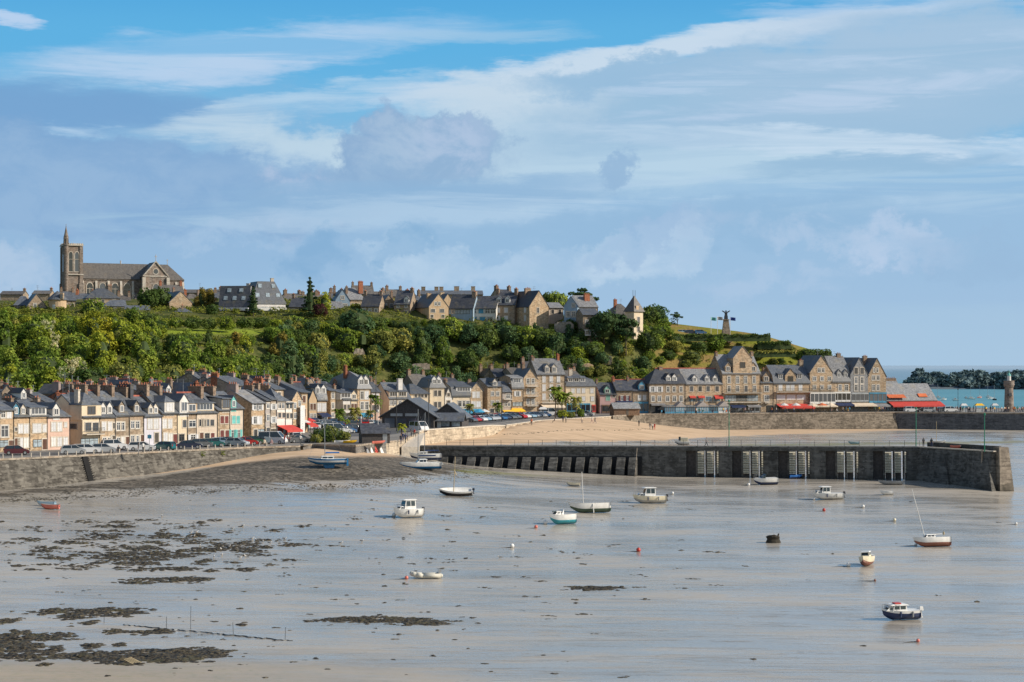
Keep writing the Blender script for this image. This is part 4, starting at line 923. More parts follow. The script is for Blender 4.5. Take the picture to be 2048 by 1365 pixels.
HC('low brown stone house with a maroon awning', (546, 12), 1233, 1266, 781, 761, 'tan3', 'side', rm='slate3', rows=[(797,10,[1244,1255],'T',.8)], awn=[(1232,1264,802,1.4,.4,'navyc')], shop=[(1236,1262,807,827,'woodb')], group=gD, chim=[(.02,.7,2,1,3,'redbrick'),(1.0,.6,1.6,.9,3)], rt=True)
HC('low brown stone house with a pale blue dormer', (548, 12), 1266, 1299, 782, 760, 'tan3', 'side', rm='slate3', rows=[(796,10,[1279,1289],'s',.9)], dorm=[(1284,1.9,'g','bshut',1.7,.2)], shop=[(1268,1296,804,827,'bshut')], group=gD, rt=True)
gE = 'tall stone restaurants along the quay wall'
def HE(*a, **k): k.setdefault('group', gE); k.setdefault('dep', 10); return house(*a, **k)
LE = (W(1300, 548), W(1772, 571))
HE('long brown stone house with a dark roof and two white dormers', LE, 1299, 1371, 768, 738, 'tan3', 'hipl', rm='slate3', rows=[(779,11,[1305,1319,1336,1348,1362],'oowww',1.0),(798,11,[1306,1319,1335,1349,1362],'w',1.1)], dorm=[(1339,1.7,'g','wframe',1.7,.7),(1351,1.7,'g','wframe',1.7,.7)], shop=[(1300,1330,811,827,'dframe'),(1332,1370,811,827,'bshut')], chim=[(.48,1.2,1.2,.5,3)], rt=True, awn=[(1300,1328,807,1.2,.3,'greyc')])
HE('tan stone house with three arched dormers above blue windows and red blinds', LE, 1371, 1445, 768, 738, 'tan', 'side', rm='slate2', rows=[(778,10,[1383,1400,1416,1434],'x',1.15),(798,9,[1384,1401,1417,1434],'k',1.9)], dorm=[(1391,1.6,'g','wframe',1.6,.55),(1416,1.6,'g','wframe',1.6,.55),(1432,1.6,'g','wframe',1.6,.55)], awn=[(1378,1390,792,.8,.3,'red'),(1395,1408,792,.8,.3,'red'),(1428,1444,791,1.0,.7,'red')], rt=True)
HE('biggest stone house on the quay, with a tall central gable and two dormers', LE, 1445, 1521, 747, 710, 'tan', 'side', rm='slate2', dep=11, rows=[(760,14,[1458,1475,1491,1508],'w',1.0),(778,12,[1458,1475,1492,1509],'wwxw',1.0),(797,12,[1465],'G',7.2),(797,12,[1500],'G',7.2)], dorm=[(1485,6.0,'g','tan',4.6,-.06,'x'),(1457,1.8,'g','tan',1.9,.3),(1508,1.8,'g','tan',1.9,.3)], chim=[(.0,.8,1.4,.7,2),(1.0,.9,1.4,.9,2)], balc=[(1445,1521,786,1.3,'metal'),(1448,1520,805,.9,'sill')], shop=[(1455,1485,811,826,'metal'),(1490,1519,811,826,'galv')], awn=[(1458,1486,810,2.2,.5,'navyc'),(1492,1518,810,1.6,.4,'greyc')])
HE('lower stone house with one stone dormer, squeezed between two tall ones', LE, 1521, 1547, 766, 744, 'tan', 'side', rows=[(778,12,[1533],'w',1.5),(797,12,[1533],'w',1.5)], dorm=[(1533,2.1,'g','tan3',1.9,.2)], shop=[(1534,1546,811,826,'metal')], balc=[(1528,1538,806,.8,'wframe')], chim=[(1.0,1.4,1.4,1.2,2)])
HE('stone and slate mansard house over a long red awning with white blinds', LE, 1547, 1620, 766, 731, 'tan', 'mans', rm='slate', rows=[(775,13,[1561,1576,1585,1601],'s',1.1),(795,9,[1562,1582,1602],'s',2.7)], dorm=[(1581,3.6,'g','tan',2.2,-.05,'x'),(1562,1.6,'s','slate2',1.7,.3),(1600,1.6,'s','slate2',1.7,.3)], mz=.42, balc=[(1549,1620,784,1.5,'metal')], awn=[(1552,1621,808,3.2,1.0,'red')], shop=[(1554,1618,814,827,'woodb')], chim=[(1.0,1.4,1.6,1.7,3,'tan3')])
HE('stone house with a broad gable above a white glazed restaurant front', LE, 1620, 1665, 745, 712, 'tan', 'front', dep=12, rows=[(741,9,[1638.5,1646],'w',1.0),(758,9,[1629,1644,1659],'w',1.1),(775,8,[1629,1644,1659],'w',1.0)], shop=[(1618,1668,784,808,'wframe',.9)], awn=[(1618,1668,808,2.6,.6,'creamc')], balc=[(1620,1667,784,1.0,'metal')])
HE('stone house with two arched mansard dormers above white windows', LE, 1665, 1701, 763, 713, 'tan', 'mans', rm='slate2', rows=[(776,13,[1680,1693],'w',1.1),(794,9,[1678,1692],'w',2.0)], dorm=[(1679,1.6,'g','slate2',1.7,.3),(1692,1.6,'g','slate2',1.7,.3)], shop=[(1666,1700,784,804,'wframe',.3)], mz=.45, chim=[(.75,1.4,1.2,.9,2)], awn=[(1668,1702,806,2.6,.6,'navyc')])
HE('slate-hung gable house with two round-topped dormer windows', LE, 1701, 1736, 750, 716, 'slate2', 'front', dep=12, rows=[(742,13,[1712,1724],'x',1.2),(761,13,[1712,1724],'w',1.1),(776,13,[1712,1724],'w',1.1)], shop=[(1702,1736,786,804,'galv',.3)], awn=[(1700,1745,806,3.0,.7,'creamc')])
HE('last stone gable house of the tall row, above a blue-grey front', LE, 1736, 1772, 752, 717, 'tan', 'front', dep=12, rows=[(741,9,[1749,1754],'w',.9),(756,10,[1747,1756],'w',1.1),(776,12,[1747,1756],'w',1.0)], shop=[(1738,1772,785,806,'bshut',.3)], awn=[(1738,1772,807,2.8,.7,'greyc')], chim=[(.35,1.4,1.2,.7,3)])
rr_, Up_, Zp_, *_x = HE('low wide slate-roofed restaurant with red blinds and a long red awning', LE, 1771, 1874, 801, 768, 'woodb', 'side', rm='slate2', dep=12, rows=[(815,14,5,'G',3.0)], awn=[(1776,1880,803,3.2,1.3,'red')], aer=0, cat='restaurant')
HE('grey slate-roofed part of the restaurant under a stone chimney', (585, 15), 1770, 1805, 790, 760, 'tan', 'side', rm='slate2', dep=9, rows=[(783,6,[1780,1790],'x')], chim=[(.75,4,1.2,.4,5)], cat='restaurant', aer=0)
u1, u2 = Up_(1776), Up_(1811); z1 = Zp_(790)
MB().hexa([(u1,-.6,z1-.9),(u2,-.6,z1-.9),(u2,1.2,z1-.2),(u1,1.2,z1-.2)], [(u1,-.6,z1-.8),(u2,-.6,z1-.8),(u2,1.2,z1+.1),(u1,1.2,z1+.1)]).build('roof_blind', M['orangec'], rr_)
u1, u2 = Up_(1841), Up_(1858); z1 = Zp_(794)
MB().hexa([(u1,1.2,z1-.2),(u2,1.2,z1-.2),(u2,2.2,z1+.7),(u1,2.2,z1+.7)], [(u1,.7,z1+.0),(u2,.7,z1+.0),(u2,1.9,z1+.95),(u1,1.9,z1+.95)]).build('roof_blind', M['orangec'], rr_)
# glazed terraces with little gables in front of the quay restaurants
for k, (a, c_) in enumerate(((1330, 1352), (1352, 1371), (1372, 1393), (1393, 1418), (1418, 1437), (1437, 1460))):
    P = hit(a, LE[0]+Vector((1, -3.6, 0)), LE[1]+Vector((1, -3.6, 0))); Q = hit(c_-.6, LE[0]+Vector((1, -3.6, 0)), LE[1]+Vector((1, -3.6, 0))); L = (Q-P).length
    t = tag(empty('terrace_pavilion', (P.x, P.y, ROAD), math.atan2((Q-P).y, (Q-P).x)), ('blue-glazed gabled restaurant terrace' if k % 2 else 'low blue-glazed flat link of the restaurant terrace')+', '+['below the brown stone house', 'at the right end of the brown stone house', 'under the left red blinds', 'below the middle of the three-dormer house', 'under the big red blind', 'beside the biggest stone house'][k], 'terrace', 'glazed restaurant terraces on the quay')
    h = 1.9
    mb = MB(); n = 5
    for i in range(n+1): mb.box(L*i/n-.06, -.06, 0, L*i/n+.06, .06, h)
    mb.box(0, -.08, 0, L, .05, .5); mb.build('frame', M['bshut'] if k != 5 else M['wframe'], t)
    MB().box(.05, -.03, .5, L-.05, .0, h).build('glazing', M['curtain'] if k % 2 else M['glass_dark'], t)
    pf = [(-.2, h), (L/2, h+(1.5 if k % 2 else .5)), (L+.2, h)]
    MB().loft([[(x, 2.6, z) for x, z in pf], [(x, -.3, z) for x, z in pf]]).build('roof', M['greyr' if k % 2 else 'slate2'], t)
# ---------- crowded back row on the left: roofs, chimneys and aerials over the front terrace
bk = [(4,26,770,24,'tan3'),(40,60,783,19,'tan3'),(62,86,783,21,'greystone'),(90,110,786,18,'white'),(118,146,790,17,'tan3'),(146,172,770,30,'brick'),(176,192,775,22,'redbrick'),(186,216,769,34,'tan3'),(212,232,776,20,'greystone'),(236,262,768,34,'tan3'),(256,286,760,46,'greyr'),(286,312,770,26,'tan3'),(308,332,765,38,'brick'),(330,350,773,22,'greystone'),(352,376,770,30,'tan3'),(374,398,767,24,'greyr'),(398,420,773,19,'tan3'),(408,438,746,50,'taupe'),(438,470,754,40,'tan3'),(466,502,753,34,'greystone'),(500,520,770,18,'tan'),(518,546,756,44,'white'),(548,568,764,28,'tan3'),(566,590,759,48,'greystone'),(590,612,766,34,'tan2'),(612,632,757,52,'tan3'),(632,656,762,34,'greystone'),(652,676,764,40,'tan3'),(-26,-4,775,28,'tan3')]
def front_of(px):
    b_ = min((h for h in HOUSES if h[2].get('group') in (gA, gB, gC)), key=lambda h: abs(h[1]-px)); return b_[0].split(' with ')[0].split(' beside ')[0].split(', ')[0].split(' under ')[0].split(' carrying ')[0]
used = {}
fronts = list(HOUSES)
for i, (a, c_, ry, off, wl) in enumerate(bk):
    P = hit(a, *LA) if a < 556 else W(a, np.interp(a, [556, 640, 700], [357, 440, 470]))
    D = P.y+off
    b_ = min((h for h in fronts), key=lambda h: abs(h[1]-(a+c_)/2))
    nm = b_[0].split(' with ')[0].split(' beside ')[0].split(', ')[0].split(' under ')[0].split(' carrying ')[0].split(' closing ')[0].split(' cut by ')[0].split(' showing')[0]
    ck = ('two clay-pot chimneys' if i % 3 else 'one broad chimney')
    lab = f"{'dark' if i % 2 else 'grey'} slate roof with {ck}, behind the {nm}"
    w_ = lab.split()[:16]
    house(' '.join(w_), (D, 53 if i % 4 else 20), a, c_, ry+R(14, 19), ry, wl, 'side' if i % 5 else 'front', rm=random.choice(['slate', 'slate3', 'slate', 'slate4']), dep=R(8, 11), rows=[(ry+26, 10, 1, 'x')], dorm=[((a+c_)/2, 1.3, 'g', 'wframe')] if i % 4 == 1 else [], chim=[(0.0, .6, R(1.6, 3.0), R(.3, .8), 4, random.choice(['brick', 'redbrick', 'taupe', 'tan3', 'greyr']))]+([(1.0, .6, R(1.4, 2.4), R(.25, .75), 3, random.choice(['brick', 'taupe', 'greystone']))] if i % 3 else []), rt=(i % 2 == 0), aer=.75, group='back-row houses behind the left terrace')
# back houses behind the plaza, climbing the foot of the hill
for i, (a, c_, ey, ry, D, an, wl, lab) in enumerate([(968,992,752,738,560,20,'tan','pale stone gabled cottage at the foot of the hill'),(990,1022,754,738,556,20,'tan3','dark slate house with a big chimney behind the balcony house'),(1022,1050,748,736,553,20,'greystone','dark slate house behind the blue-grey mansard'),(1052,1080,742,724,560,18,'tan3','dark slate house behind the narrow balcony gable'),(828,862,770,749,528,28,'taupe','brown slate house with a dark gable behind the slim tower house'),(888,920,768,756,526,26,'tan3','brown roofed house behind the grey mansard house'),(760,784,775,770,512,30,'greystone','grey roofed house beside the low cream house'),(650,690,782,769,474,34,'slate3','dark slate-hung house left of the tall mansard'),(1128,1160,752,742,556,17,'white','pale house with an aerial chimney behind the cream corner house')]):
    house(lab, (D, an), a, c_, ey, ry, wl, 'front' if i == 0 else 'side', rm='slate3' if i % 2 else 'slate4', dep=9, base=GH(W((a+c_)/2, D).x, D+4)-2 if D > 545 else ROAD, sink=2, rows=[(ey+8, 8, 2, 'x')], chim=[(0.0, 1, 1.4, 1.3, 3), (1.0, .9, 1.2, 1.0, 3)], aer=.9, group='houses at the foot of the hill')
# covered market hall, dark weatherboard, and the black hut by the slip
hall = tag(empty('market_hall', W(764, 422, ROAD), math.radians(-6)), 'dark weatherboarded market hall with low slate gables beside the beach wall', 'market hall')
def hallbit(x0, x1, y0, y1, e, r, axis, nm='wall'):
    mb = MB(); rf = MB()
    if axis == 'x':
        pf = [(y0, 0), (y0, e), ((y0+y1)/2, r), (y1, e), (y1, 0)]; mb.loft([[(x0, y, z) for y, z in pf], [(x1, y, z) for y, z in pf]])
        rp = roofprof([(y0-.9, e-.35), ((y0+y1)/2, r+.2), (y1+.9, e-.35)], .2); rf.loft([[(x0-.5, y, z) for y, z in rp], [(x1+.5, y, z) for y, z in rp]])
    else:
        pf = [(x0, 0), (x0, e), ((x0+x1)/2, r), (x1, e), (x1, 0)]; mb.loft([[(x, y1, z) for x, z in pf], [(x, y0, z) for x, z in pf]])
        rp = roofprof([(x0-.9, e-.35), ((x0+x1)/2, r+.2), (x1+.9, e-.35)], .2); rf.loft([[(x, y1+.5, z) for x, z in rp], [(x, y0-.5, z) for x, z in rp]])
    mb.build(nm, M['wood'], hall); rf.build('roof', M['slate'], hall)
hallbit(0, 11.6, 0, 17, 2.7, 6.3, 'y'); hallbit(10.2, 17.2, 6.5, 17, 2.5, 5.2, 'y')
hallbit(11.7, 17.6, 2.4, 6.4, 1.9, 3.1, 'x')
for x in (13.9, 16.2): MB().box(x-.9, 2.33, .3, x+.9, 2.39, 1.7).build('window', M['curtain'], hall)
MB().box(12.0, 2.32, 0, 12.9, 2.39, 1.8).build('door', M['wframe'], hall)
MB().box(1.9, -.06, 2.6, 4.6, 0, 3.2).build('sign_board', M['galv'], hall); MB().box(5.2, -.06, 2.6, 8.0, 0, 3.2).build('sign_board', M['galv'], hall)
for x in (.6, 3.3, 6.0, 8.7): MB().box(x, -.07, .1, x+2.2, -.01, 2.1).build('window', M['glass_dark'], hall)
hut = tag(empty('hut', W(724, 337.5, ROAD), math.radians(12)), 'small black weatherboarded hut with a grey door by the slip', 'hut')
L = 5.0; pf = [(0, 0), (0, 2.0), (2.2, 3.4), (4.4, 2.0), (4.4, 0)]
MB().loft([[(0, y, z) for y, z in pf], [(L, y, z) for y, z in pf]]).build('wall', M['wood'], hut)
rp = roofprof([(-.35, 1.85), (2.2, 3.55), (4.75, 1.85)], .15); MB().loft([[(-.2, y, z) for y, z in rp], [(L+.2, y, z) for y, z in rp]]).build('roof', M['slate3'], hut)
MB().box(3.7, -.06, 0, 4.5, 0, 1.7).build('door', M['galv'], hut)
MB().box(L+.01, .5, .9, L+.06, 1.7, 1.7).build('window', M['galv'], hut)
kio = tag(empty('kiosk', W(1228, 524, ROAD), math.radians(14)), 'grey wooden kiosk with a slate roof at the top of the beach', 'kiosk')
pf = [(0, 0), (0, 2.1), (2, 3.4), (4, 2.1), (4, 0)]; L = 7.4
MB().loft([[(0, y, z) for y, z in pf], [(L, y, z) for y, z in pf]]).build('wall', M['woodb'], kio)
rp = roofprof([(-.35, 1.95), (2, 3.55), (4.35, 1.95)], .15); MB().loft([[(-.25, y, z) for y, z in rp], [(L+.25, y, z) for y, z in rp]]).build('roof', M['slate2'], kio)
MB().box(3.5, -.05, 0, 4.2, 0, 1.9).build('door', M['dframe'], kio)
# ---------- church on the hilltop
CB = 43.0
ch = tag(empty('church', (W(131, 720).x, 720, CB), math.radians(24)), 'big grey granite church with a pinnacled square tower on the left skyline', 'church')
ch.scale = (.945, 1, 1)
gr = M['granite']; gl = M['granite_l']
def gothic(par, x, y, z0, w, h, nm='window', mull=1):
    a = MB(); p = MB(); n = 7
    def arch(hw, top, bot):
        pts = [(-hw, bot), (-hw, top-hw*1.5)]
        for i in range(1, n): t = i/n; pts.append((-hw*math.cos(t*math.pi/2)**.8, top-hw*1.5+hw*1.5*math.sin(t*math.pi/2)))
        pts.append((0, top)); L = [(-q[0], q[1]) for q in reversed(pts[:-1])]; return pts+L
    o = arch(w/2+.32, h+.4, -.25); i_ = arch(w/2, h, 0)
    vs = [(q[0], -.14, q[1]) for q in o]+[(q[0], -.14, q[1]) for q in i_]; m = len(o)
    a.add(vs, [(k, m+k, m+(k+1) % m, (k+1) % m)[::-1] for k in range(m)])
    vs2 = [(q[0], -.14, q[1]) for q in o]+[(q[0], .05, q[1]) for q in o]; a.add(vs2, [(k, m+k, m+(k+1) % m, (k+1) % m) for k in range(m)])
    for k in range(mull): xx = -w/2+w*(k+1)/(mull+1); a.box(xx-.07, -.13, 0, xx+.07, -.03, h*.72)
    a.box(-w/2, -.12, h*.62, w/2, -.03, h*.62+.14)
    p.poly([(q[0], -.03, q[1]) for q in i_][::-1])
    f = a.build(nm, gl, par, (x, y, z0)); p.build('pane', M['glass_dark'], f)
mb = MB(); mb.box(0, 0, 0, 6.6, 8.6, 26.2)
for x, y in ((-.35, -.35), (5.6, -.35), (-.35, 7.6), (5.6, 7.6)): mb.box(x, y, 0, x+1.35, y+1.35, 26.0); mb.box(x-.25, y-.25, 0, x+1.6, y+1.6, 12)
tw = mb.build('tower', gr, ch)
mb = MB(); mb.box(-.55, -.55, 26.2, 7.15, 9.1, 26.6)
for k in range(9): mb.box(-.5+k*.86, -.5, 26.6, -.1+k*.86, -.2, 27.2); mb.box(-.5, -.5+k*.88, 26.6, -.2, -.1+k*.88, 27.2)
mb.box(-.4, -.4, 26.6, 7.0, -.25, 26.95); mb.box(-.4, -.4, 26.6, -.25, 8.9, 26.95); mb.box(6.85, -.4, 26.6, 7, 8.9, 26.95)
mb.box(-.5, -.5, 15.1, 7.1, -.02, 15.5); mb.build('parapet', gl, tw)
gothic(tw, 2.1, -.02, 16.4, 1.5, 7.4, mull=0); gothic(tw, 4.5, -.02, 16.4, 1.5, 7.4, mull=0)
for yy in (2.2, 4.7):
    mb = MB(); mb.box(-.05, yy-.55, 16.4, -.02, yy+.55, 23); mb.build('window', M['glass_dark'], tw)
mb = MB().lathe([(.0,0),(.95,0),(.95,26.2),(1.15,26.3),(1.15,26.7),(.9,26.8),(.85,28.6),(1.1,28.7),(1.0,29.0),(.18,33.0),(.05,33.8),(.14,34.0),(.0,34.4)], 8, 0, (.2, -.1, 0))
for k in range(8):
    w_ = math.pi/4*k; mb.bar((.2+1.0*math.cos(w_), -.1+1.0*math.sin(w_), 26.6), (.2+.95*math.cos(w_), -.1+.95*math.sin(w_), 29.8), .12, 0, 4, .03)
mb.build('stair_turret', gr, tw)
def nave(x0, x1, y0, y1, e, r, nm, hipr=False):
    mb = MB(); mb.box(x0, y0, 0, x1, y1, e); ym = (y0+y1)/2
    mb.box(x0-.02, y0-.25, e-.5, x1+.2, y0, e)
    w = mb.build(nm, gr, ch); rf = MB(); xe = x1-(5.0 if hipr else 0)
    bs = [(x0, y0-.5, e+.02), (x1+.4, y0-.5, e+.02), (x1+.4, y1+.5, e+.02), (x0, y1+.5, e+.02), (x0, ym, r), (xe, ym, r)]
    rf.add(bs, [(0,1,5,4),(1,2,5),(2,3,4,5),(3,0,4),(3,2,1,0)]); rf.build('roof', M['slate4'], w)
    return w
nw = nave(6.5, 48.5, 1.5, 14.5, 13.9, 20.2, 'nave', True)
for x in (8.1, 13.3, 18.3, 23.2): gothic(nw, x+1.9, 1.48, 6.4, 2.5, 5.8)
for x in (7.2, 12.6, 17.6, 22.6, 27.4, 41.8, 45.4, 48.2):
    mb = MB(); mb.hexa([(x-.5,-.4,0),(x+.5,-.4,0),(x+.5,1.5,0),(x-.5,1.5,0)], [(x-.45,1.0,12.6),(x+.45,1.0,12.6),(x+.45,1.5,13.2),(x-.45,1.5,13.2)]); mb.box(x-.5, -.45, 0, x+.5, 1.5, 8); mb.build('buttress', gl, nw)
for x in (43.7, 46.9): gothic(nw, x, 1.48, 6.5, 1.9, 5.2)
mb = MB(); e, r = 15.2, 20.4; x0, x1 = 31.0, 40.6; pf = [(x0, 0), (x0, e), ((x0+x1)/2, r), (x1, e), (x1, 0)]
mb.loft([[(x, 8, z) for x, z in pf], [(x, -3.2, z) for x, z in pf]]); tr = mb.build('transept', gr, ch)
rp = roofprof([(x0-.5, e-.2), ((x0+x1)/2, r+.22), (x1+.5, e-.2)], .25); MB().loft([[(x, 8, z) for x, z in rp], [(x, -3.0, z) for x, z in rp]]).build('roof', M['slate4'], tr)
mb = MB()
for s in (1, -1):
    xm = (x0+x1)/2; a = (xm, -3.4, r+.35); b_ = (xm-s*(xm-x0+.5), -3.4, e-.2); mb.bar(a, b_, .3, 0, 4)
mb.box(x0, -3.42, e-.35, x1, -3.18, e+.05); mb.box(x0-.8, -3.9, 0, x0+.5, -2.6, e-.6); mb.box(x1-.5, -3.9, 0, x1+.8, -2.6, e-.6)
mb.bar((xm, -3.2, r), (xm, -3.2, r+3.0), .12); mb.bar((xm-.55, -3.2, r+2.2), (xm+.55, -3.2, r+2.2), .1)
mb.build('gable_trim', gl, tr)
gothic(tr, xm, -3.22, 4.6, 2.4, 7.4, mull=1); gothic(tr, xm-2.9, -3.22, 4.6, 1.9, 5.4); gothic(tr, xm+2.9, -3.22, 4.6, 1.9, 5.4)
p = MB(); p.add([(xm+.95*math.cos(i*.5236), -3.3, 16.9+.95*math.sin(i*.5236)) for i in range(12)], [tuple(range(12))]); f = MB()
f.add([(xm+1.35*math.cos(i*.5236), -3.27, 16.9+1.35*math.sin(i*.5236)) for i in range(12)], [tuple(range(12))]); ro_ = f.build('rose_window', gl, tr); p.build('pane', M['glass_dark'], ro_)
mb = MB(); mb.box(27.5, -3.0, 0, 31, 1.4, 6); mb.add([(27.5,-3,6),(31,-3,6),(31,1.4,8.6),(27.5,1.4,8.6)], [(0,1,2,3)]); mb.build('sacristy', gr, ch)
mb = MB(); mb.bar((43.4, 8, 20.2), (43.4, 8, 22.4), .1); mb.bar((43, 8, 21.8), (43.8, 8, 21.8), .08); mb.build('finial', gl, nw); MB().bar((24, 8, 20.1), (24, 8, 21.4), .25).build('finial', gl, nw)

# ---------- hilltop houses
gH = 'houses along the hilltop'
def HH(label, D, an, x0, x1, ey, ry, wl, roof='side', rm='slate', dep=10, by=640, **k):
    b_ = ZY(by, D); k.setdefault('chim', [(0.0, .8, 1.6, 1.3, 3), (1.0, .8, 1.6, 1.2, 3)]); k.setdefault('aer', .25); sk = 3.5 if x0 > 1120 else 7
    return house(label, (D, an), x0, x1, ey, ry, wl, roof, rm, dep, base=b_, sink=sk, group=k.pop('group', gH), **k)
HH('dark steep-roofed stone house left of the round tower', 575, 12, 28, 62, 611, 592, 'tan3', roof='hip', rows=[(617,7,[38,50],'x')], chim=[], by=634)
HH('stone house with a tall steep gable beside the round tower', 572, 22, 55, 92, 612, 588, 'tan3', 'front', dep=11, rows=[(611,7,[70],'w'),(624,6,[66,78],'x')], chim=[], by=634)
MB_ = tag(empty('round_tower_house', W(115, 574, ZY(634, 574))), 'round ochre tower with a low slate cone and one dormer, below the church', 'tower')
MB().lathe([(2.7,-6),(2.7,0),(2.62,4.9),(2.9,5.0),(2.9,5.2)], 20).build('wall', M['orange'], MB_)
MB().lathe([(3.1,5.1),(2.9,5.4),(1.2,7.0),(.1,7.8)], 20).build('roof', M['slate'], MB_)
MB().box(1.3, -2.6, 5.2, 2.3, -1.2, 7.1).build('dormer', M['tan'], MB_); MB().box(1.5, -2.66, 5.5, 2.1, -2.6, 6.7).build('window', M['glass_dark'], MB_)
MB().box(-.9, -2.72, 2.0, -.1, -2.4, 3.6).build('window', M['curtain'], MB_)
HH('slate house right of the round tower', 585, 20, 124, 152, 601, 584, 'tan3', by=630, rows=[(612,8,2,'x')])
HH('long low house with a hipped slate roof under the church nave', 600, 18, 172, 240, 597, 577, 'tan', 'hip', rm='slate', rows=[(603,6,3,'x')], chim=[(.75,1.4,1.4,.9,3)], by=632)
HH('dark-roofed villa between the round trees, below the church transept', 582, 15, 206, 252, 613, 600, 'tan3', 'hipl', rows=[(620,7,3,'w')], chim=[], by=640)
HH('low stone house half hidden by the wood, below the church choir', 575, 12, 250, 300, 622, 612, 'beige', rows=[(629,6,3,'w')], chim=[], by=642)
HH('stone house behind the choir with red brick chimneys', 640, 18, 322, 368, 585, 571, 'tan', rm='slate4', chim=[(.0,.9,1.8,1.6,3,'redbrick'),(1.0,.9,1.8,1.5,3,'redbrick')], by=630)
HH('tall stone house with a broad sunlit gable and three little dormers', 590, 28, 339, 384, 605, 583, 'tan', 'front', dep=14, rows=[], chim=[(.5,.9,.9,1.2,3)], by=642, sidewin=[(3,619,9,'s'),(6,619,9,'s'),(9,619,9,'s'),(3,632,9,'s'),(7,632,9,'s')])
HH('low stone house in front of the sunlit gable', 576, 14, 342, 392, 630, 617, 'tan', 'hip', rows=[(637,7,2,'x')], chim=[(.5,.9,1.2,.9,2)], by=645)
HH('pale cottage beside the autumn poplars', 600, 8, 392, 432, 620, 606, 'white', rows=[(629,7,2,'w')], by=645)
HH('grey cottage between the poplars and the apartment block', 605, 12, 412, 440, 612, 597, 'greystone', 'front', chim=[], by=640)
for nm, D, an, x0, x1, ey, ry, lab in (('apartment_block', 590, -8, 438, 498, 612, 574, 'lower slate-roofed apartment block with white balcony bands'), ('apartment_block', 588, 24, 503, 571, 608, 563, 'taller slate-roofed apartment block with white balconies and a roof chimney')):
    k = x0 < 500
    rr, Uq, Zq, wd_, ee, _r = HH(lab, D, an, x0, x1, ey, ry, 'white', 'mans' if k else 'hip2', rm='slate3' if k else 'slate', dep=13, mz=.999 if k else .97, name='apartment_block', cat='apartments', by=642, group='apartment blocks on the hilltop', chim=[(.78,1.1,1.1,1.1,0,'sill')],
       rows=[(617,6,4,'G',2.4),(629,6,4,'G',2.4)])
    for yb in (622, 634):
        MB().box(-.05, -1.5, Zq(yb), wd_+.05, 0, Zq(yb)+.95).build('balcony', M['wframe'] if not k else M['lilac'], rr)
    rf = list(kid_of(rr, 'roof'))[0]
    for u_, zz in ((.2,.3),(.5,.3),(.8,.3),(.3,.7),(.7,.7)):
        v = (zz*( _r-ee))/ (3.2 if k else 2.6)
        mb = MB(); mb.hexa([(wd_*u_-.6,v-.05,ee+zz*(_r-ee)-.2),(wd_*u_+.6,v-.05,ee+zz*(_r-ee)-.2),(wd_*u_+.6,v+.6,ee+zz*(_r-ee)+1.0),(wd_*u_-.6,v+.6,ee+zz*(_r-ee)+1.0)], [(wd_*u_-.6,v-.28,ee+zz*(_r-ee)),(wd_*u_+.6,v-.28,ee+zz*(_r-ee)),(wd_*u_+.6,v+.2,ee+zz*(_r-ee)+1.2),(wd_*u_-.6,v+.2,ee+zz*(_r-ee)+1.2)])
        mb.build('roof_window', M['curtain'], rf)
HH('dark slate house left of the tall conifer', 592, -6, 578, 612, 614, 596, 'greystone', rm='slate3', rows=[(622,8,2,'w')], by=642)
HH('tan house behind the tall conifer with big chimneys', 620, 15, 570, 660, 601, 590, 'tan', rm='slate4', chim=[(.05,1.2,2.6,1.6,4),(.75,1.2,2.6,1.6,4),(.45,1,1.6,1,3)], by=630)
HH('pale roofed cottage right of the purple tree', 590, 18, 654, 690, 621, 604, 'cream', rm='slate2', by=642, rows=[(628,7,2,'x')], chim=[])
HH('steep twin-gabled house with blue-grey front', 598, 12, 671, 700, 601, 579, 'bluew', 'front', dep=12, rows=[(613,9,[677,690],'w',1.3),(596,7,[685],'w',1.0)], by=645)
HH('tan house with a pale hipped roof and tall red chimney stack', 602, 20, 698, 730, 600, 576, 'tan', 'hipr', rm='slate2', rows=[(612,9,[706,716],'w')], chim=[(.85,1.6,1.2,2.2,4,'redbrick',2.5)], by=645)
HH('pinkish roofed house peeping over the skyline behind the red stack', 640, 10, 706, 748, 588, 572, 'tan', rm='slate4', by=630)
HH('low dark-roofed house with a white lean-to', 590, -8, 722, 758, 613, 590, 'tan3', rm='slate3', rows=[(621,7,3,'w')], by=645)
HH('narrow gabled tan house between two dark roofs', 600, 14, 764, 792, 609, 590, 'tan', 'front', dep=12, rows=[(612,8,[771,783],'w')], by=645)
HH('steep dark-roofed house with a tall tan chimney', 594, -10, 788, 820, 609, 582, 'tan3', rm='slate3', rows=[(612,8,2,'w'),(626,7,2,'x')], chim=[(1.0,1.0,2.4,.8,4)], by=648, dorm=[(812,1.8,'g','wframe',1.5,.5)])
HH('sunlit ochre gabled house with twin attic windows', 590, 25, 858, 897, 614, 588, 'orange', 'front', dep=13, rows=[(608,7,[872,878],'w',1.0),(622,7,[866,884],'x',1.4),(633,6,[864,886],'x')], chim=[(.4,1.4,1.0,.3,0,'tan2')], by=645)
HH('smaller ochre gable behind the sunlit gabled house', 612, 25, 884, 908, 606, 588, 'orange', 'front', dep=10, chim=[(.5,1.4,1.0,.6,0,'tan2')], by=635)
HH('long dark roof with five chimneys on the skyline', 670, 4, 843, 966, 589, 582, 'tan3', rm='slate', chim=[(.03,1.6,1.2,1.6,0,'tan3'),(.25,1.6,1.2,1.6,0,'tan3'),(.33,1.6,1.2,1.6,0,'tan3'),(.58,2,1.2,1.8,0,'tan3'),(.85,1.6,1.2,1.8,0,'tan3')], by=625)
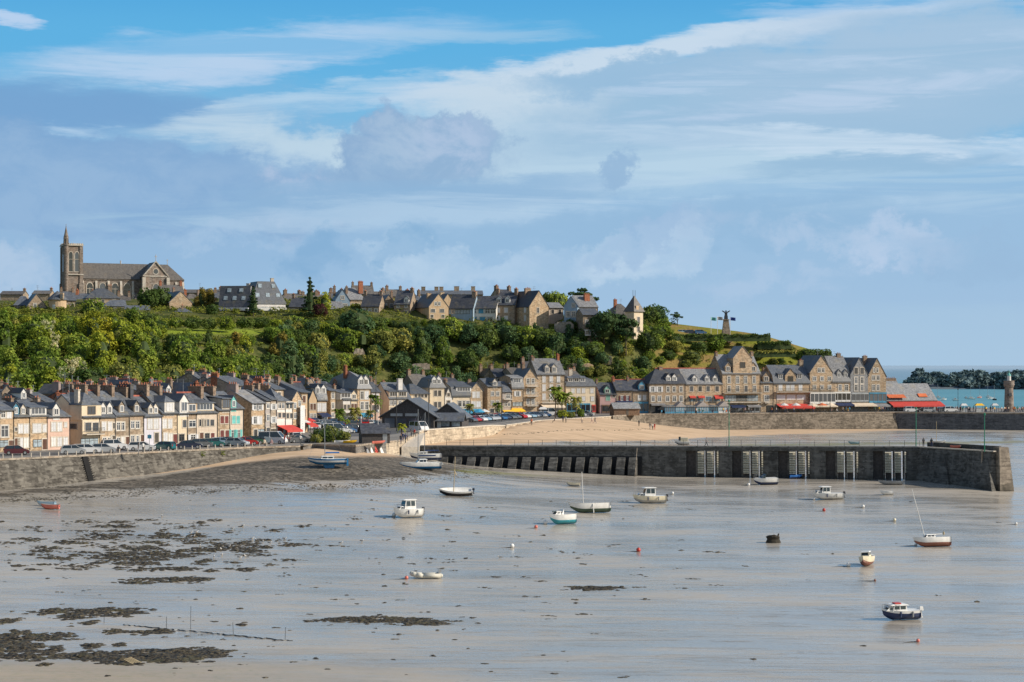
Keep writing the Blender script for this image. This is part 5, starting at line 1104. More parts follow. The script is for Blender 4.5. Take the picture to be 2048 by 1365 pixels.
HH('dark blue-roofed house with a glazed bay, left of the turquoise house', 596, -12, 898, 946, 617, 591, 'bluew', rm='slate3', rows=[(623,8,[906],'w'),(624,9,[924],'G',5)], chim=[(1.0,1.4,2.6,1.2,4)], by=650)
HH('long dark-roofed house with white and turquoise walls', 597, -12, 940, 992, 617, 593, 'white', rm='slate3', rows=[(623,9,[948,962,975,987],'wBww',1.6),(639,9,[948,965,980],'BBw',1.8)], chim=[], by=654)
HH('brown house with two white dormers and white shutters', 598, -10, 988, 1030, 610, 586, 'tan3', rm='slate3', rows=[(621,9,[996,1012],'s',1.1),(637,9,[996,1012],'s',1.1)], dorm=[(997,1.8,'g','wframe',1.7,.6),(1014,1.8,'g','wframe',1.7,.6)], chim=[(.0,.9,2.4,1.4,3),(1.0,1.0,3.2,1.4,5)], by=655)
rr, *_q = HH('large plain sunlit stone gable at the end of the hilltop terrace', 592, 33, 1059, 1097, 613, 582, 'tan2', 'front', dep=13, rm='slate3', rows=[(621,10,[1076],'x',.8)], chim=[(.5,2.4,.9,1.0,5)], by=650, sidewin=[(2.5,620,11,'s'),(8.5,620,11,'s'),(2.5,637,11,'s'),(8.5,637,11,'s')])
HH('pale rendered house with grey slate behind the plain gable', 606, 18, 1098, 1127, 616, 606, 'beige', 'side', rm='slate2', by=652, rows=[(624,8,2,'x')], chim=[])
HH('blue-grey gabled house with white trim and a glazed porch', 592, -8, 1128, 1155, 612, 593, 'bluew', 'front', dep=10, rows=[(611,8,[1147],'w'),(629,11,[1136,1147],'w',1.2),(646,9,[1137],'G',4.4)], chim=[], by=668)
HH('stone house with a pale slate roof and red brick chimney beside the blue-grey gable', 597, 20, 1157, 1196, 614, 592, 'tan', 'side', rm='slate2', rows=[(630,9,[1173,1188],'w'),(650,9,[1173,1188],'w')], chim=[(.6,2.0,1.4,.4,4,'redbrick',3)], by=665)
HH('low brown wing with a white conservatory below the brick chimney house', 583, 12, 1166, 1198, 630, 618, 'tan3', 'side', rows=[(645,9,[1174,1192],'w',1.1)], shop=[(1168,1196,660,672,'wframe',1.5)], chim=[], by=672)
manor = HH('cream manor tower with a steep spire roof behind the big pine', 595, 42, 1268, 1286, 624, 591, 'cream', 'pyr', dep=3.9, rm='slate4', rows=[(640,11,[1277],'x',1.1),(659,10,[1277],'x',1.1)], dorm=[], chim=[], by=690, name='manor_tower', cat='tower', group=None, oh=.5)
MB().box(.8, -.2, ZY(624, 596)-ZY(690, 595), 2.0, 1.2, ZY(612, 596)-ZY(690, 595)).build('dormer', M['orange'], manor[0])
mb = MB()
for x in (-.5, .5): mb.bar((manor[3]/2+x, 1.95, manor[5]-.9), (manor[3]/2+x, 1.95, manor[5]+1.6), .06)
mb.build('finial', M['metal'], manor[0])
HH('cream manor wing half hidden by the big pine', 600, 20, 1232, 1268, 632, 608, 'cream', 'hip', rm='slate4', rows=[(648,10,3,'x'),(668,10,3,'x')], chim=[(.3,1,1,1.5,2,'redbrick')], by=692)
for a, c_, ry, D, lab in ((0, 46, 583, 690, 'low brown roofs on the left edge of the skyline'), (64, 100, 582, 680, 'brown roof on the skyline left of the church tower'), (366, 440, 580, 700, 'long pale roof on the skyline right of the church')):
    HH(lab, D, 3, a, c_, ry+6, ry, 'tan3', rm='slate4', chim=[(1.0, 1, 1.4, 1.1, 2)], by=620)

for i, (a, c_, ry, D, wl, rm_, lab) in enumerate([(150,186,588,640,'tan','slate','slate roof between the church tower and the big round tree'),(236,262,592,625,'tan3','slate4','brown roof just left of the dark trees below the transept'),(372,404,588,650,'tan','slate4','tan house with stout chimneys behind the autumn poplars'),(428,450,584,660,'greystone','slate','grey roof left of the lower apartment block'),(572,604,588,655,'tan2','slate4','tan chimneyed house on the skyline right of the taller apartments'),(604,634,591,650,'tan','slate','slate-roofed house behind the tall skyline conifer'),(636,664,592,640,'tan2','slate4','tan house with big chimneys left of the twin gables'),(664,690,585,650,'tan','slate','slate roof peeping above the twin-gabled house'),(744,776,584,650,'tan','slate4','pinkish slate roof behind the narrow gabled house'),(774,806,580,655,'tan2','slate4','tan chimney house behind the steep dark roof'),(818,846,588,640,'tan3','slate','dark slate roof left of the five-chimney roof'),(1000,1030,580,640,'tan3','slate3','dark roof behind the house with two white dormers')]):
    HH(lab, D, 8+(i*7) % 20, a, c_, ry+13, ry, wl, 'hip' if i % 4 == 2 else 'side', rm=rm_, dep=8, by=630, chim=[(0.0, 1.0, 2.2, 1.5, 4, 'brick' if i % 2 else 'redbrick'), (1.0, .9, 2.0, 1.3, 4, 'brick')], rows=[(ry+19, 7, 2, 'x')])
# ---------- war memorial, flags, lighthouse
mo = tag(empty('memorial', W(1452, 616, ZY(673, 616))), 'tall stone memorial with a winged bronze figure on the grassy headland', 'monument')
mb = MB(); mb.box(-1.7, -1.7, -2, 1.7, 1.7, .6); mb.hexa([(-1.3,-1.3,.6),(1.3,-1.3,.6),(1.3,1.3,.6),(-1.3,1.3,.6)], [(-.8,-.8,5.2),(.8,-.8,5.2),(.8,.8,5.2),(-.8,.8,5.2)]); mb.box(-1, -1, 5.2, 1, 1, 5.5); mb.build('pedestal', M['tan3'], mo)
mb = MB(); mb.loft([[(x*.55*k, y*.5*k, 5.5+z) for x, y in ((-1,-1),(1,-1),(1.2,0),(1,1),(-1,1),(-1.2,0))] for k, z in ((1,0),(.9,.9),(.65,1.6),(.75,2.1),(.3,2.4))]); mb.ball((0,0,8.15), .27)
for s in (1, -1):
    mb.loft([[(s*.3,-.1,7.5),(s*.3,.1,7.5),(s*.3,.1,7.9),(s*.3,-.1,7.9)],[(s*.8,-.1,7.75),(s*.8,.05,7.75),(s*.8,.05,8.2),(s*.8,-.1,8.2)],[(s*1.3,-.05,8.1),(s*1.3,.02,8.1),(s*1.3,.02,8.4),(s*1.3,-.05,8.4)]])
mb.build('winged_figure', M['metal'], mo)
def flag(px, ph, c, lab, stripes=False):
    D = 614; t = tag(empty('flagpole', W(px, D, ZY(673, D))), lab, 'flagpole')
    h = (673-ph)*D/F; MB().bar((0,0,-1.5), (0,0,h), .07).build('pole', M['wframe'], t)
    mb = MB(); n = 6; L = 1.7; H = 1.05; k = 5 if stripes else 1
    for j in range(k):
        for i in range(n):
            a, b_ = i/n*L, (i+1)/n*L; y = lambda q: .16*math.sin(q*3.2); zf = lambda q: -.12*q
            mb.poly([(a, y(a), h-.1-H*(j+1)/k+zf(a)), (b_, y(b_), h-.1-H*(j+1)/k+zf(b_)), (b_, y(b_), h-.1-H*j/k+zf(b_)), (a, y(a), h-.1-H*j/k+zf(a))], j % 2)
    mb.build('flag', [c, M['metal']], t)
flag(1422, 634, M['tshut'], 'white pole flying a small green flag left of the memorial')
flag(1435, 633, M['wframe'], 'white pole flying a black and white striped flag', True)
flag(1460.5, 634, plain('blue_flag', (.03, .07, .30), .7), 'white pole flying a dark blue flag right of the memorial')
lh = tag(empty('lighthouse', W(2018, 566, ROAD)), 'grey granite lighthouse with a white lantern and green cap on the pier', 'lighthouse')
MB().lathe([(1.75,0),(1.7,.3),(1.45,.35),(1.22,7.2),(1.3,7.3),(1.55,7.9),(1.62,8.0),(1.62,8.35)], 18).build('tower', M['granite_l'] if False else M['granite'], lh)
mb = MB(); mb.lathe([(1.55,8.35),(1.55,9.1)], 18); mb.lathe([(1.62,9.1),(1.62,9.25)], 18); mb.build('gallery', M['granite'], lh)
MB().lathe([(.62,8.4),(.62,9.6),(.58,9.7),(.58,10.6),(.66,10.7)], 12).build('lantern', M['wframe'], lh)
MB().lathe([(.62,10.7),(.35,11.3),(.12,11.6),(.05,12.6)], 12).build('cap', M['tshut'], lh)
MB().box(-.4, -1.72, 4.6, .4, -1.2, 5.6).build('window', M['glass_dark'], lh)
# far headland across the bay, haze put into its bluish rock colour
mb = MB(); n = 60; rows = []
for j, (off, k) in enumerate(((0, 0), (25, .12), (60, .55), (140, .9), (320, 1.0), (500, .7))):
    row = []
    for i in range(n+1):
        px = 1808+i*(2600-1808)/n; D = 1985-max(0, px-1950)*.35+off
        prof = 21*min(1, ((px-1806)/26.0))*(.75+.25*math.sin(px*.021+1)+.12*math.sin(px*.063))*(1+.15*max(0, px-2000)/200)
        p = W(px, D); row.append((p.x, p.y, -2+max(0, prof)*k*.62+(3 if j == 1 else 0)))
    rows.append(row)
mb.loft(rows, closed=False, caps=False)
m, nt, b = newmat('hazy_headland_rock'); o = nt.obj()
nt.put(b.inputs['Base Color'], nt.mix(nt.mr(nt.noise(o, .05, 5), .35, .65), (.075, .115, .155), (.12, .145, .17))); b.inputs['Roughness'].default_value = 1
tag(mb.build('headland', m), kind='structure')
# ---------- vegetation
def leaves_np(C, Nn, size, g):
    n = len(C); s = size*g.uniform(.6, 1.35, n)[:, None]
    ref = g.normal(size=(n, 3)); t = np.cross(Nn, ref); t /= np.linalg.norm(t, axis=1)[:, None]+1e-9; q = np.cross(Nn, t)
    return np.stack([C-t*s, C-q*s*.6, C+t*s, C+q*s*.6], 1)
def quadmesh(name, Q, mats, mi=None, core=None):
    v = Q.reshape(-1, 3); f = np.arange(len(v)).reshape(-1, 4)
    if core is not None: v = np.concatenate([v, np.array(core.v)]); fs = f.tolist()+[tuple(i+len(f)*4 for i in q) for q in core.f]
    else: fs = f.tolist()
    me = bpy.data.meshes.new(name); me.from_pydata(v.tolist(), [], fs)
    for m in mats: me.materials.append(m)
    if core is not None: me.polygons.foreach_set('material_index', [0]*len(f)+[len(mats)-1]*len(core.f))
    me.update(); return me
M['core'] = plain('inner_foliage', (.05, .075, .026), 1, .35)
L_ = {'mid': leafmat('leaf_mid', (0.140, 0.230, 0.043), (0.297, 0.363, 0.075)), 'yellow': leafmat('leaf_yellow_green', (.22, .285, .04), (.37, .41, .06)),
 'gold': leafmat('leaf_gold', (.36, .36, .04), (.46, .45, .06)), 'dark': leafmat('leaf_dark', (0.066, 0.116, 0.041), (0.140, 0.198, 0.060)), 'blue': leafmat('leaf_blue_green', (0.066, 0.131, 0.075), (0.140, 0.223, 0.107)),
 'olive': leafmat('leaf_olive', (0.198, 0.223, 0.066), (0.378, 0.363, 0.107)), 'rust': leafmat('leaf_rust', (.27, .20, .05), (.36, .28, .08)), 'purple': leafmat('leaf_purple', (0.086, 0.029, 0.043), (0.143, 0.057, 0.072)),
 'pale': leafmat('pale_blossom', (0.544, 0.502, 0.287), (0.700, 0.700, 0.516)), 'pine': leafmat('pine_needles', (.04, .08, .045), (.08, .13, .06), .1)}
def crown(seed, kind='round', nb=26, nl=1500, size=.10):
    g = np.random.default_rng(seed); C = []; N = []; core = MB(); B = []
    if kind == 'round':
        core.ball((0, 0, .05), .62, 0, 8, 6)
        for i in range(nb):
            d = g.normal(size=3); d[2] = d[2]*.8+.15; d /= np.linalg.norm(d); rr = g.uniform(.45, .74); B.append((d*rr*np.array([1, 1, .92]), g.uniform(.24, .42)))
    elif kind == 'tall':
        core.ball((0, 0, .2), .5, 0, 8, 6, (.8, .8, 2.0))
        for i in range(nb): a = g.uniform(0, 6.28); z = g.uniform(-.75, 1.45); w = .62*max(.18, 1-abs(z-.1)/1.7); B.append((np.array([math.cos(a)*w, math.sin(a)*w, z]), g.uniform(.2, .36)))
    elif kind == 'column':
        core.ball((0, 0, .8), .3, 0, 8, 6, (.8, .8, 5.5))
        for i in range(nb): a = g.uniform(0, 6.28); z = g.uniform(-.6, 2.5); w = .30*max(.15, 1-abs(z-.7)/2.3); B.append((np.array([math.cos(a)*w, math.sin(a)*w, z]), g.uniform(.16, .28)))
    elif kind == 'conifer':
        core.lathe([(.02, -.7), (.42, -.6), (.05, 1.7)], 8)
        for k in range(9):
            z = -.7+k*.27; w = .85*(1-k/9.4)
            for j in range(max(3, int(8*(1-k/11)))): a = g.uniform(0, 6.28); r_ = w*g.uniform(.45, 1); B.append((np.array([math.cos(a)*r_, math.sin(a)*r_, z-.18*r_]), g.uniform(.12, .2)))
        B.append((np.array([0, 0, 1.75]), .1))
    elif kind == 'umbrella':       # old pine: flat-topped plates with gaps
        for k in range(9):
            a = g.uniform(0, 6.28); r_ = g.uniform(.15, .8); z = g.uniform(-.25, .55)*(1-r_*.4)
            for j in range(5): b_ = g.uniform(-.24, .24, 3)*np.array([1, 1, .25]); B.append((np.array([math.cos(a)*r_, math.sin(a)*r_, z])+b_, g.uniform(.14, .22)))
        core.ball((0, 0, .1), .4, 0, 8, 5, (1, 1, .4))
    elif kind == 'spray':
        for i in range(nb): a = g.uniform(0, 6.28); r_ = g.uniform(.1, .7); B.append((np.array([math.cos(a)*r_, math.sin(a)*r_, g.uniform(-.5, .8)]), g.uniform(.12, .28)))
    per = nl//len(B)
    for c, r in B:
        d = g.normal(size=(per, 3)); d[:, 2] += .25; d /= np.linalg.norm(d, axis=1)[:, None]
        sq = np.array([1, 1, .55]) if kind in ('umbrella', 'conifer') else np.array([1, 1, .88])
        C.append(c+d*r*sq*g.uniform(.75, 1.12, (per, 1))); nn = d+g.normal(size=(per, 3))*.55; N.append(nn/np.linalg.norm(nn, axis=1)[:, None])
    Q = leaves_np(np.concatenate(C), np.concatenate(N), size, g)
    return Q, (core if core.v else None)
CR = {}
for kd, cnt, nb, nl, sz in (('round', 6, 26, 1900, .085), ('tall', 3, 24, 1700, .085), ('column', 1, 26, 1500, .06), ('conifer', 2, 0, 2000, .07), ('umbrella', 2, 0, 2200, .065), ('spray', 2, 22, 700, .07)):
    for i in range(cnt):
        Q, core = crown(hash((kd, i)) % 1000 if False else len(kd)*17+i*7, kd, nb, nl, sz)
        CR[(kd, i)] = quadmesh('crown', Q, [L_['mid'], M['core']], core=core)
TK = {}
def trunkmesh(k):
    if k not in TK:
        mb = MB(); g = random.Random(k)
        mb.bar((0,0,-1), (0,0,.5), .09, 0, 7, .07); mb.bar((0,0,.5), (.02,.01,1.1), .07, 0, 6, .045)
        for i in range(4): a = i*1.6+g.uniform(-.4,.4); mb.bar((0,0,.55+i*.09), (math.cos(a)*.45, math.sin(a)*.45, 1.05+i*.08), .035, 0, 5, .012)
        TK[k] = mb.mesh('trunk', M['bark'])
    return TK[k]
def tree(name, label, p, r, h, kind, var, leaf, group=None, cat='tree', squash=1.0, th=None):
    """r crown radius, h height of the crown's centre above ground"""
    o = empty(name, p, R(0, 6.28)); tag(o, label, cat, group)
    c = obj('crown', CR[(kind, var)], o, (0, 0, h)); c.scale = (r*R(.9, 1.12), r*R(.9, 1.12), r*squash*R(.92, 1.1)); setmat(c, 0, L_[leaf])
    t = obj('trunk', trunkmesh(var), o, (0, 0, 0)); t.scale = (h*.5, h*.5, h*.72) if th is None else th
    return o
# the wooded slope: dart throwing on the hill, kinds drifting with place
pts = []
BL = [(px, D) for px, D in []]
def blocked(px, D, x, y, r):
    py = HY-F*(GH(x, y)-CZ)/y
    if 322 < px < 535 and 653 < py < 680: return True
    for h in HOUSES:
        q = h[2].location
        if D > 520 and q.y-r*.9-1.2 < y < q.y+h[7]+1 and q.x-r*.8-1 < x < q.x+(h[6]-h[5])*q.y/F+r*.8+1: return True
    return False
zone = lambda px, py: ('high' if py < 672 else 'low' if py > 716 else 'halfway')+' on the wooded slope '+('below the church' if px < 330 else 'below the apartment blocks' if px < 590 else 'below the twin-gabled houses' if px < 800 else 'below the ochre hilltop gable' if px < 1000 else 'below the hilltop terrace end')
tries = 0
SKY = lambda px: np.interp(px, [-80,120,200,330,420,560,640,700,760,860,1000,1100,1150,1235], [629,628,634,638,646,648,638,644,638,640,646,650,662,672])
while len(pts) < 262 and tries < 30000:
    tries += 1
    px = R(-70, 1235) if random.random() < .8 else R(620, 1235); D = R(376, 575) if px < 560 else R(np.interp(px, [560, 640, 700, 850, 1000, 1150, 1235], [432, 492, 512, 538, 560, 566, 570]), 592)
    x = (px-1024)*D/F; lowfac = .55 if px < 700 else .8
    r = R(2.3, 4.6)*(1 if px < 1000 else .82)
    if any((x-a)**2+(D-b_)**2 < ((r+c_)*.78)**2 for a, b_, c_, *_ in pts): continue
    if blocked(px, D, x, D, r): continue
    top = HY-F*(GH(x, D)+r*1.6-CZ)/D
    if top < SKY(px)+R(0, 6):
        r = (ZY(SKY(px)+R(0, 7), D)-GH(x, D))/1.6
        if r < 1.2: continue
    if 322 < px < 530 and 670 < HY-F*(GH(x, D)-CZ)/D < 740:
        r = min(r, (ZY(671, D)-GH(x, D))/1.5)
        if r < 1.2: continue
    pts.append((x, D, r, px))
for i, (x, D, r, px) in enumerate(pts):
    z = GH(x, D); py = HY-F*(z-CZ)/D; u = random.random()
    if px < 340: lf = 'yellow' if u < .5 else 'mid' if u < .82 else 'olive' if u < .90 else 'dark'
    elif px < 560: lf = 'mid' if u < .42 else 'yellow' if u < .58 else 'dark' if u < .82 else 'olive' if u < .94 else 'rust'
    elif px < 760: lf = 'dark' if u < .34 else 'mid' if u < .66 else 'blue' if u < .86 else 'olive'
    else: lf = 'blue' if u < .36 else 'dark' if u < .72 else 'mid' if u < .9 else 'olive'
    if py > 715 and lf == 'yellow' and random.random() < .5: lf = 'mid'
    if 165 < px < 225 and 675 < py < 722: lf = 'gold'
    kd = 'round' if random.random() < .78 else 'tall'
    if 560 < px < 700 and py > 690 and random.random() < .28: kd, lf = 'conifer', 'pine'
    var = random.randrange({'round': 6, 'tall': 3, 'conifer': 2}[kd])
    cn = {'yellow': 'yellow-green', 'mid': 'mid-green', 'olive': 'olive', 'dark': 'dark green', 'rust': 'rust-tinged', 'blue': 'blue-green', 'gold': 'golden yellow', 'pine': 'dark'}[lf]
    kn = {'round': 'round broadleaf tree', 'tall': 'tall narrow broadleaf tree', 'conifer': 'conifer'}[kd]
    hh = r*R(.55, .85) if kd != 'conifer' else r*.75
    tree('conifer' if kd == 'conifer' else 'broadleaf_tree', f"{cn} {kn} {zone(px, py)}", (x, D, z), r*(1 if kd != 'conifer' else 1.2), hh, kd, var, lf, 'trees of the wooded hillside')
# named trees
def T(px, D, py_base, r, h, kind, var, leaf, label, name='broadleaf_tree', cat='tree', **k):
    return tree(name, label, W(px, D, ZY(py_base, D) if py_base else GH(W(px, D).x, D)), r, h, kind, var, leaf, None, cat, **k)
T(186, 566, 640, 4.6, 2.4, 'round', 1, 'mid', 'big round tree standing up before the low house under the church nave')
T(298, 590, 626, 4.4, 4.0, 'round', 2, 'dark', 'dark tree in front of the church transept, left of the two')
T(322, 592, 624, 3.6, 4.2, 'round', 3, 'dark', 'dark tree in front of the church choir, right of the two')
T(402, 596, 628, 2.7, 3.6, 'tall', 0, 'rust', 'autumn-coloured poplar, left of the pair beside the apartments', 'poplar_tree')
T(420, 598, 628, 2.7, 3.8, 'tall', 1, 'rust', 'autumn-coloured poplar, right of the pair beside the apartments', 'poplar_tree')
T(425, 574, 636, 2.2, 2.2, 'round', 0, 'dark', 'small round dark tree before the pale cottage')
T(507, 575, 636, 3.0, 4.0, 'conifer', 0, 'pine', 'dark conifer before the apartment blocks', 'conifer')
T(620, 580, 632, 4.2, 4.2, 'conifer', 1, 'pine', 'tall dark conifer on the skyline right of the apartments', 'conifer')
T(648, 580, 634, 2.6, 3.6, 'tall', 1, 'yellow', 'slim yellow-green tree behind the purple tree')
T(640, 574, 636, 2.6, 2.2, 'round', 4, 'purple', 'round purple-leaved tree on the hilltop')
T(1116, 620, 622, 4.4, 2.6, 'round', 5, 'mid', 'rounded green tree on the skyline left of the blue-grey gable')
T(1092, 626, 620, 3.4, 3.0, 'round', 2, 'dark', 'dark tree behind the plain stone gable')
T(1172, 640, 620, 5.8, 4.6, 'umbrella', 0, 'pine', 'flat-topped pine on the skyline behind the brick chimney house', 'pine_tree', squash=.9)
T(1226, 584, 690, 7.6, 5.6, 'umbrella', 1, 'pine', 'very big dark pine in front of the cream manor', 'pine_tree', squash=1.25)
T(1208, 582, 690, 5.4, 5.4, 'round', 3, 'pine', 'dark tree under the left side of the big pine')
T(1252, 580, 692, 3.6, 4.2, 'umbrella', 0, 'pine', 'smaller pine standing before the manor wing', 'pine_tree', squash=1.4)
T(1313, 632, 655, 5.2, 2.8, 'round', 1, 'blue', 'broad dome-shaped tree right of the manor tower')
T(1298, 628, 652, 3.8, 3.2, 'round', 4, 'dark', 'dark tree touching the manor tower')
T(1355, 628, 654, 2.6, 3.6, 'umbrella', 0, 'pine', 'lone wind-bent pine on the grassy headland', 'pine_tree', squash=.9)
T(1347, 630, 654, 1.6, 1.4, 'spray', 0, 'pine', 'low wind-bent shrub beside the lone pine', 'shrub', 'shrub')
T(1296, 590, 700, 4.0, 2.5, 'round', 0, 'dark', 'round dark tree below the manor tower')
for i, (px, D, r, lab) in enumerate([(1133,581,2.6,'dark tree in front of the blue-grey gable, lower left'),(1150,578,2.8,'dark tree just below the blue-grey gable'),(1168,576,2.8,'dark tree below the white conservatory'),(1186,575,3.0,'dark tree between the conservatory and the big pine'),(1204,573,2.6,'dark tree low beside the trunk of the big pine'),(1248,571,2.4,'dark tree below the cream manor wing'),(1284,584,3.0,'dark tree at the foot of the manor tower')]):
    T(px, D, None, r, r*.8, 'round', i % 6, 'dark' if i % 2 else 'blue', lab)
for i, (px, D, py, r, lf) in enumerate([(4,372,772,5.2,'olive'),(93,420,745,4.5,'mid'),(60,395,765,5,'mid')]):
    T(px, D, None, r, r*.9, 'round', i, lf, ['olive conifer-shaped tree at the left edge above the roofs','green tree left of the pale blossoming shrubs','green tree low above the first back roofs'][i])
for i, (px, py, r) in enumerate([(95,705,2.6),(101,726,2.2),(133,748,2.6),(150,740,2.6),(112,716,1.8),(140,762,2.4),(162,738,1.8)]):
    D = 395+(760-py)*1.3; T(px, D, None, r, r*.8+2.6, 'spray', i % 2, 'pale', ['pale blossoming shrub, topmost on the slope','pale blossoming shrub, second from the top','pale blossoming shrub just above the roofs','widest pale blossoming shrub on the slope','small pale blossoming shrub between two larger ones','lowest pale blossoming shrub above the roofs','outermost pale blossoming shrub on the right of its patch'][i], 'blossoming_shrub', 'shrub')
def ground_at(px, py):
    b_ = None
    for D in np.arange(372, 622, 3.0):
        x = (px-1024)*D/F; q = HY-F*(GH(x, D)-CZ)/D
        if b_ is None or abs(q-py) < b_[0]-.3: b_ = (abs(q-py), D)
    return b_[1]
for i, (px, yt, yb, w_, kd, lf, lab) in enumerate([(20,612,640,40,'round','mid','green tree at the left edge under the skyline roofs'),(268,616,652,46,'round','mid','green tree below the dark-roofed villa'),(300,624,655,40,'round','dark','dark tree below the low stone house'),(318,640,668,36,'round','dark','dark tree at the left end of the meadow'),(352,634,660,34,'round','mid','green tree on the hedge line above the meadow, left one'),(383,636,662,40,'round','dark','dark tree on the hedge line above the meadow'),(418,634,662,34,'round','dark','dark rounded tree above the middle of the meadow'),(452,632,664,36,'round','yellow','bright tree on the hedge line above the meadow'),(490,632,662,44,'round','dark','dark tree below the lower apartment block'),(522,632,662,44,'round','dark','dark tree below the taller apartment block'),(552,636,676,46,'round','yellow','bright yellow-green tree at the right end of the meadow'),(592,630,656,40,'round','mid','green tree below the dark slate house'),(612,636,662,44,'round','mid','spreading green tree under the tall skyline conifer'),(640,640,668,50,'round','yellow','broad yellow-green tree below the purple tree'),(715,620,688,72,'round','blue','biggest dark tree below the twin-gabled houses'),(752,632,662,44,'round','dark','dark tree right of the biggest one below the twin gables'),(765,650,712,64,'round','olive','large olive-tinted tree low in the middle wood'),(805,654,710,58,'round','olive','large olive-tinted tree beside its twin in the middle wood'),(845,664,722,46,'tall','dark','tall dark tree left of the pale green cypress'),(884,674,730,40,'tall','mid','conical pale green tree above the low cream house'),(862,640,690,52,'round','blue','blue-green tree below the ochre hilltop gable'),(902,636,690,54,'round','mid','leafy tree below the glazed-bay house'),(938,642,692,52,'round','blue','blue-green tree below the glazed-bay house'),(975,646,700,56,'round','dark','dark tree below the white and turquoise walls'),(1015,644,698,56,'round','blue','blue-green tree below the house with two white dormers'),(1052,652,704,54,'round','mid','green tree below the plain stone gable, left one'),(1086,656,708,54,'round','dark','dark tree below the plain stone gable, right one'),(1112,666,716,46,'round','blue','blue-green tree below the garden retaining wall')]):
    D = ground_at(px, yb); h_ = (yb-yt)*D/F; r = w_*D/F/2; kv = {'round': 6, 'tall': 3}[kd]; sq = h_*.5/r if kd == 'round' else h_/(2.3*r)
    T(px, D, None, r, h_*.5 if kd == 'round' else h_*.36, kd, i % kv, lf, lab, squash=sq*1.05, th=(.8, .8, h_*.4))
# bushes on the open right-hand slope
bp = []
while len(bp) < 140:
    px = R(1120, 1640); D = R(568, 622); x = (px-1024)*D/F; py = HY-F*(GH(x, D)-CZ)/D
    dens = np.interp(px, [1120, 1230, 1420, 1440, 1640], [1, 1, .95, .28 if py < 694 else .75, .28 if py < 694 else .75])
    if random.random() > dens or (px > 1330 and py < 690 and random.random() < .93): continue
    r = R(1.3, 3.9) if px < 1430 else R(.9, 2.2)
    if any((x-a)**2+(D-b_)**2 < ((r+c_)*.62)**2 for a, b_, c_ in bp): continue
    bp.append((x, D, r)); u = random.random()
    lf = 'olive' if u < .4 else 'mid' if u < .68 else 'dark' if u < .9 else 'yellow'
    wh = 'left of the manor' if px < 1230 else 'below the manor' if px < 1330 else 'above the long brown stone house' if px < 1440 else 'on the grassy headland terraces'
    tree('bush', f"{ {'olive':'olive','mid':'mid-green','dark':'dark green','yellow':'yellow-green'}[lf]} rounded bush on the open slope {wh}", (x, D, GH(x, D)), r, r*.45, 'round', random.randrange(6), lf, 'bushes on the open slope', 'bush', .8, (.4, .4, r*.4))
# scrubby bushes filling the wooded slope between the trees
bq = []; tries = 0
while len(bq) < 72 and tries < 30000:
    tries += 1
    px = R(-70, 1160); D = R(376, 575) if px < 560 else R(np.interp(px, [560, 640, 700, 850, 1000, 1160], [432, 492, 512, 538, 560, 566]), 592); x = (px-1024)*D/F; r = R(1.3, 2.4)
    if any((x-a)**2+(D-b_)**2 < ((r+c_)*.72)**2 for a, b_, c_, *_ in pts) or any((x-a)**2+(D-b_)**2 < ((r+c_)*.8)**2 for a, b_, c_ in bq) or blocked(px, D, x, D, r): continue
    z = GH(x, D); py = HY-F*(z-CZ)/D
    if HY-F*(z+r*1.2-CZ)/D < SKY(px)-1: continue
    bq.append((x, D, r)); u = random.random()
    lf = ('yellow' if u < .35 else 'mid' if u < .7 else 'olive' if u < .9 else 'dark') if px < 560 else ('mid' if u < .3 else 'dark' if u < .6 else 'blue' if u < .85 else 'olive')
    tree('bush', f"{ {'olive':'olive','mid':'mid-green','dark':'dark green','yellow':'yellow-green','blue':'blue-green'}[lf]} low bush {zone(px, py)}", (x, D, z), r, r*.4, 'round', random.randrange(6), lf, 'bushes of the wooded hillside', 'bush', .85, (.3, .3, r*.3))
# bushes along the brow of the hill
for i, px in enumerate(np.arange(-66, 1128, 19)):
    for row in range(2):
        px_ = px+R(-4, 4); px_ += row*9; tgt = SKY(px_)+R(3, 12)+row*13
        best = None
        for D in np.arange(500 if px_ < 560 else 545, 592, 3):
            x = (px_-1024)*D/F; z = GH(x, D); py = HY-F*(z-CZ)/D
            if best is None or abs(py-tgt-8) < best[0]: best = (abs(py-tgt-8), D, x, z, py)
        _, D, x, z, py = best; r = min(3.2, max(1.7, (ZY(tgt-R(4, 10), D)-z)/1.25))
        if blocked(px_, D, x, D, r*.7) or any((x-a)**2+(D-b_)**2 < (c_*.8)**2 for a, b_, c_, *_ in pts): continue
        u = random.random(); lf = ('yellow' if u < .45 else 'mid' if u < .8 else 'olive' if u < .93 else 'dark') if px_ < 340 else ('mid' if u < .4 else 'dark' if u < .7 else 'yellow' if u < .85 else 'olive') if px_ < 760 else ('dark' if u < .35 else 'blue' if u < .65 else 'mid' if u < .9 else 'yellow')
        tree('bush', f"{ {'olive':'olive','mid':'mid-green','dark':'dark green','yellow':'yellow-green','blue':'blue-green'}[lf]} bush on the brow of the hill {zone(px_, py).split('slope ')[1]}", (x, D, z), r, r*.35, 'round', random.randrange(6), lf, 'bushes along the brow of the hill', 'bush', .85, (.3, .3, r*.3))
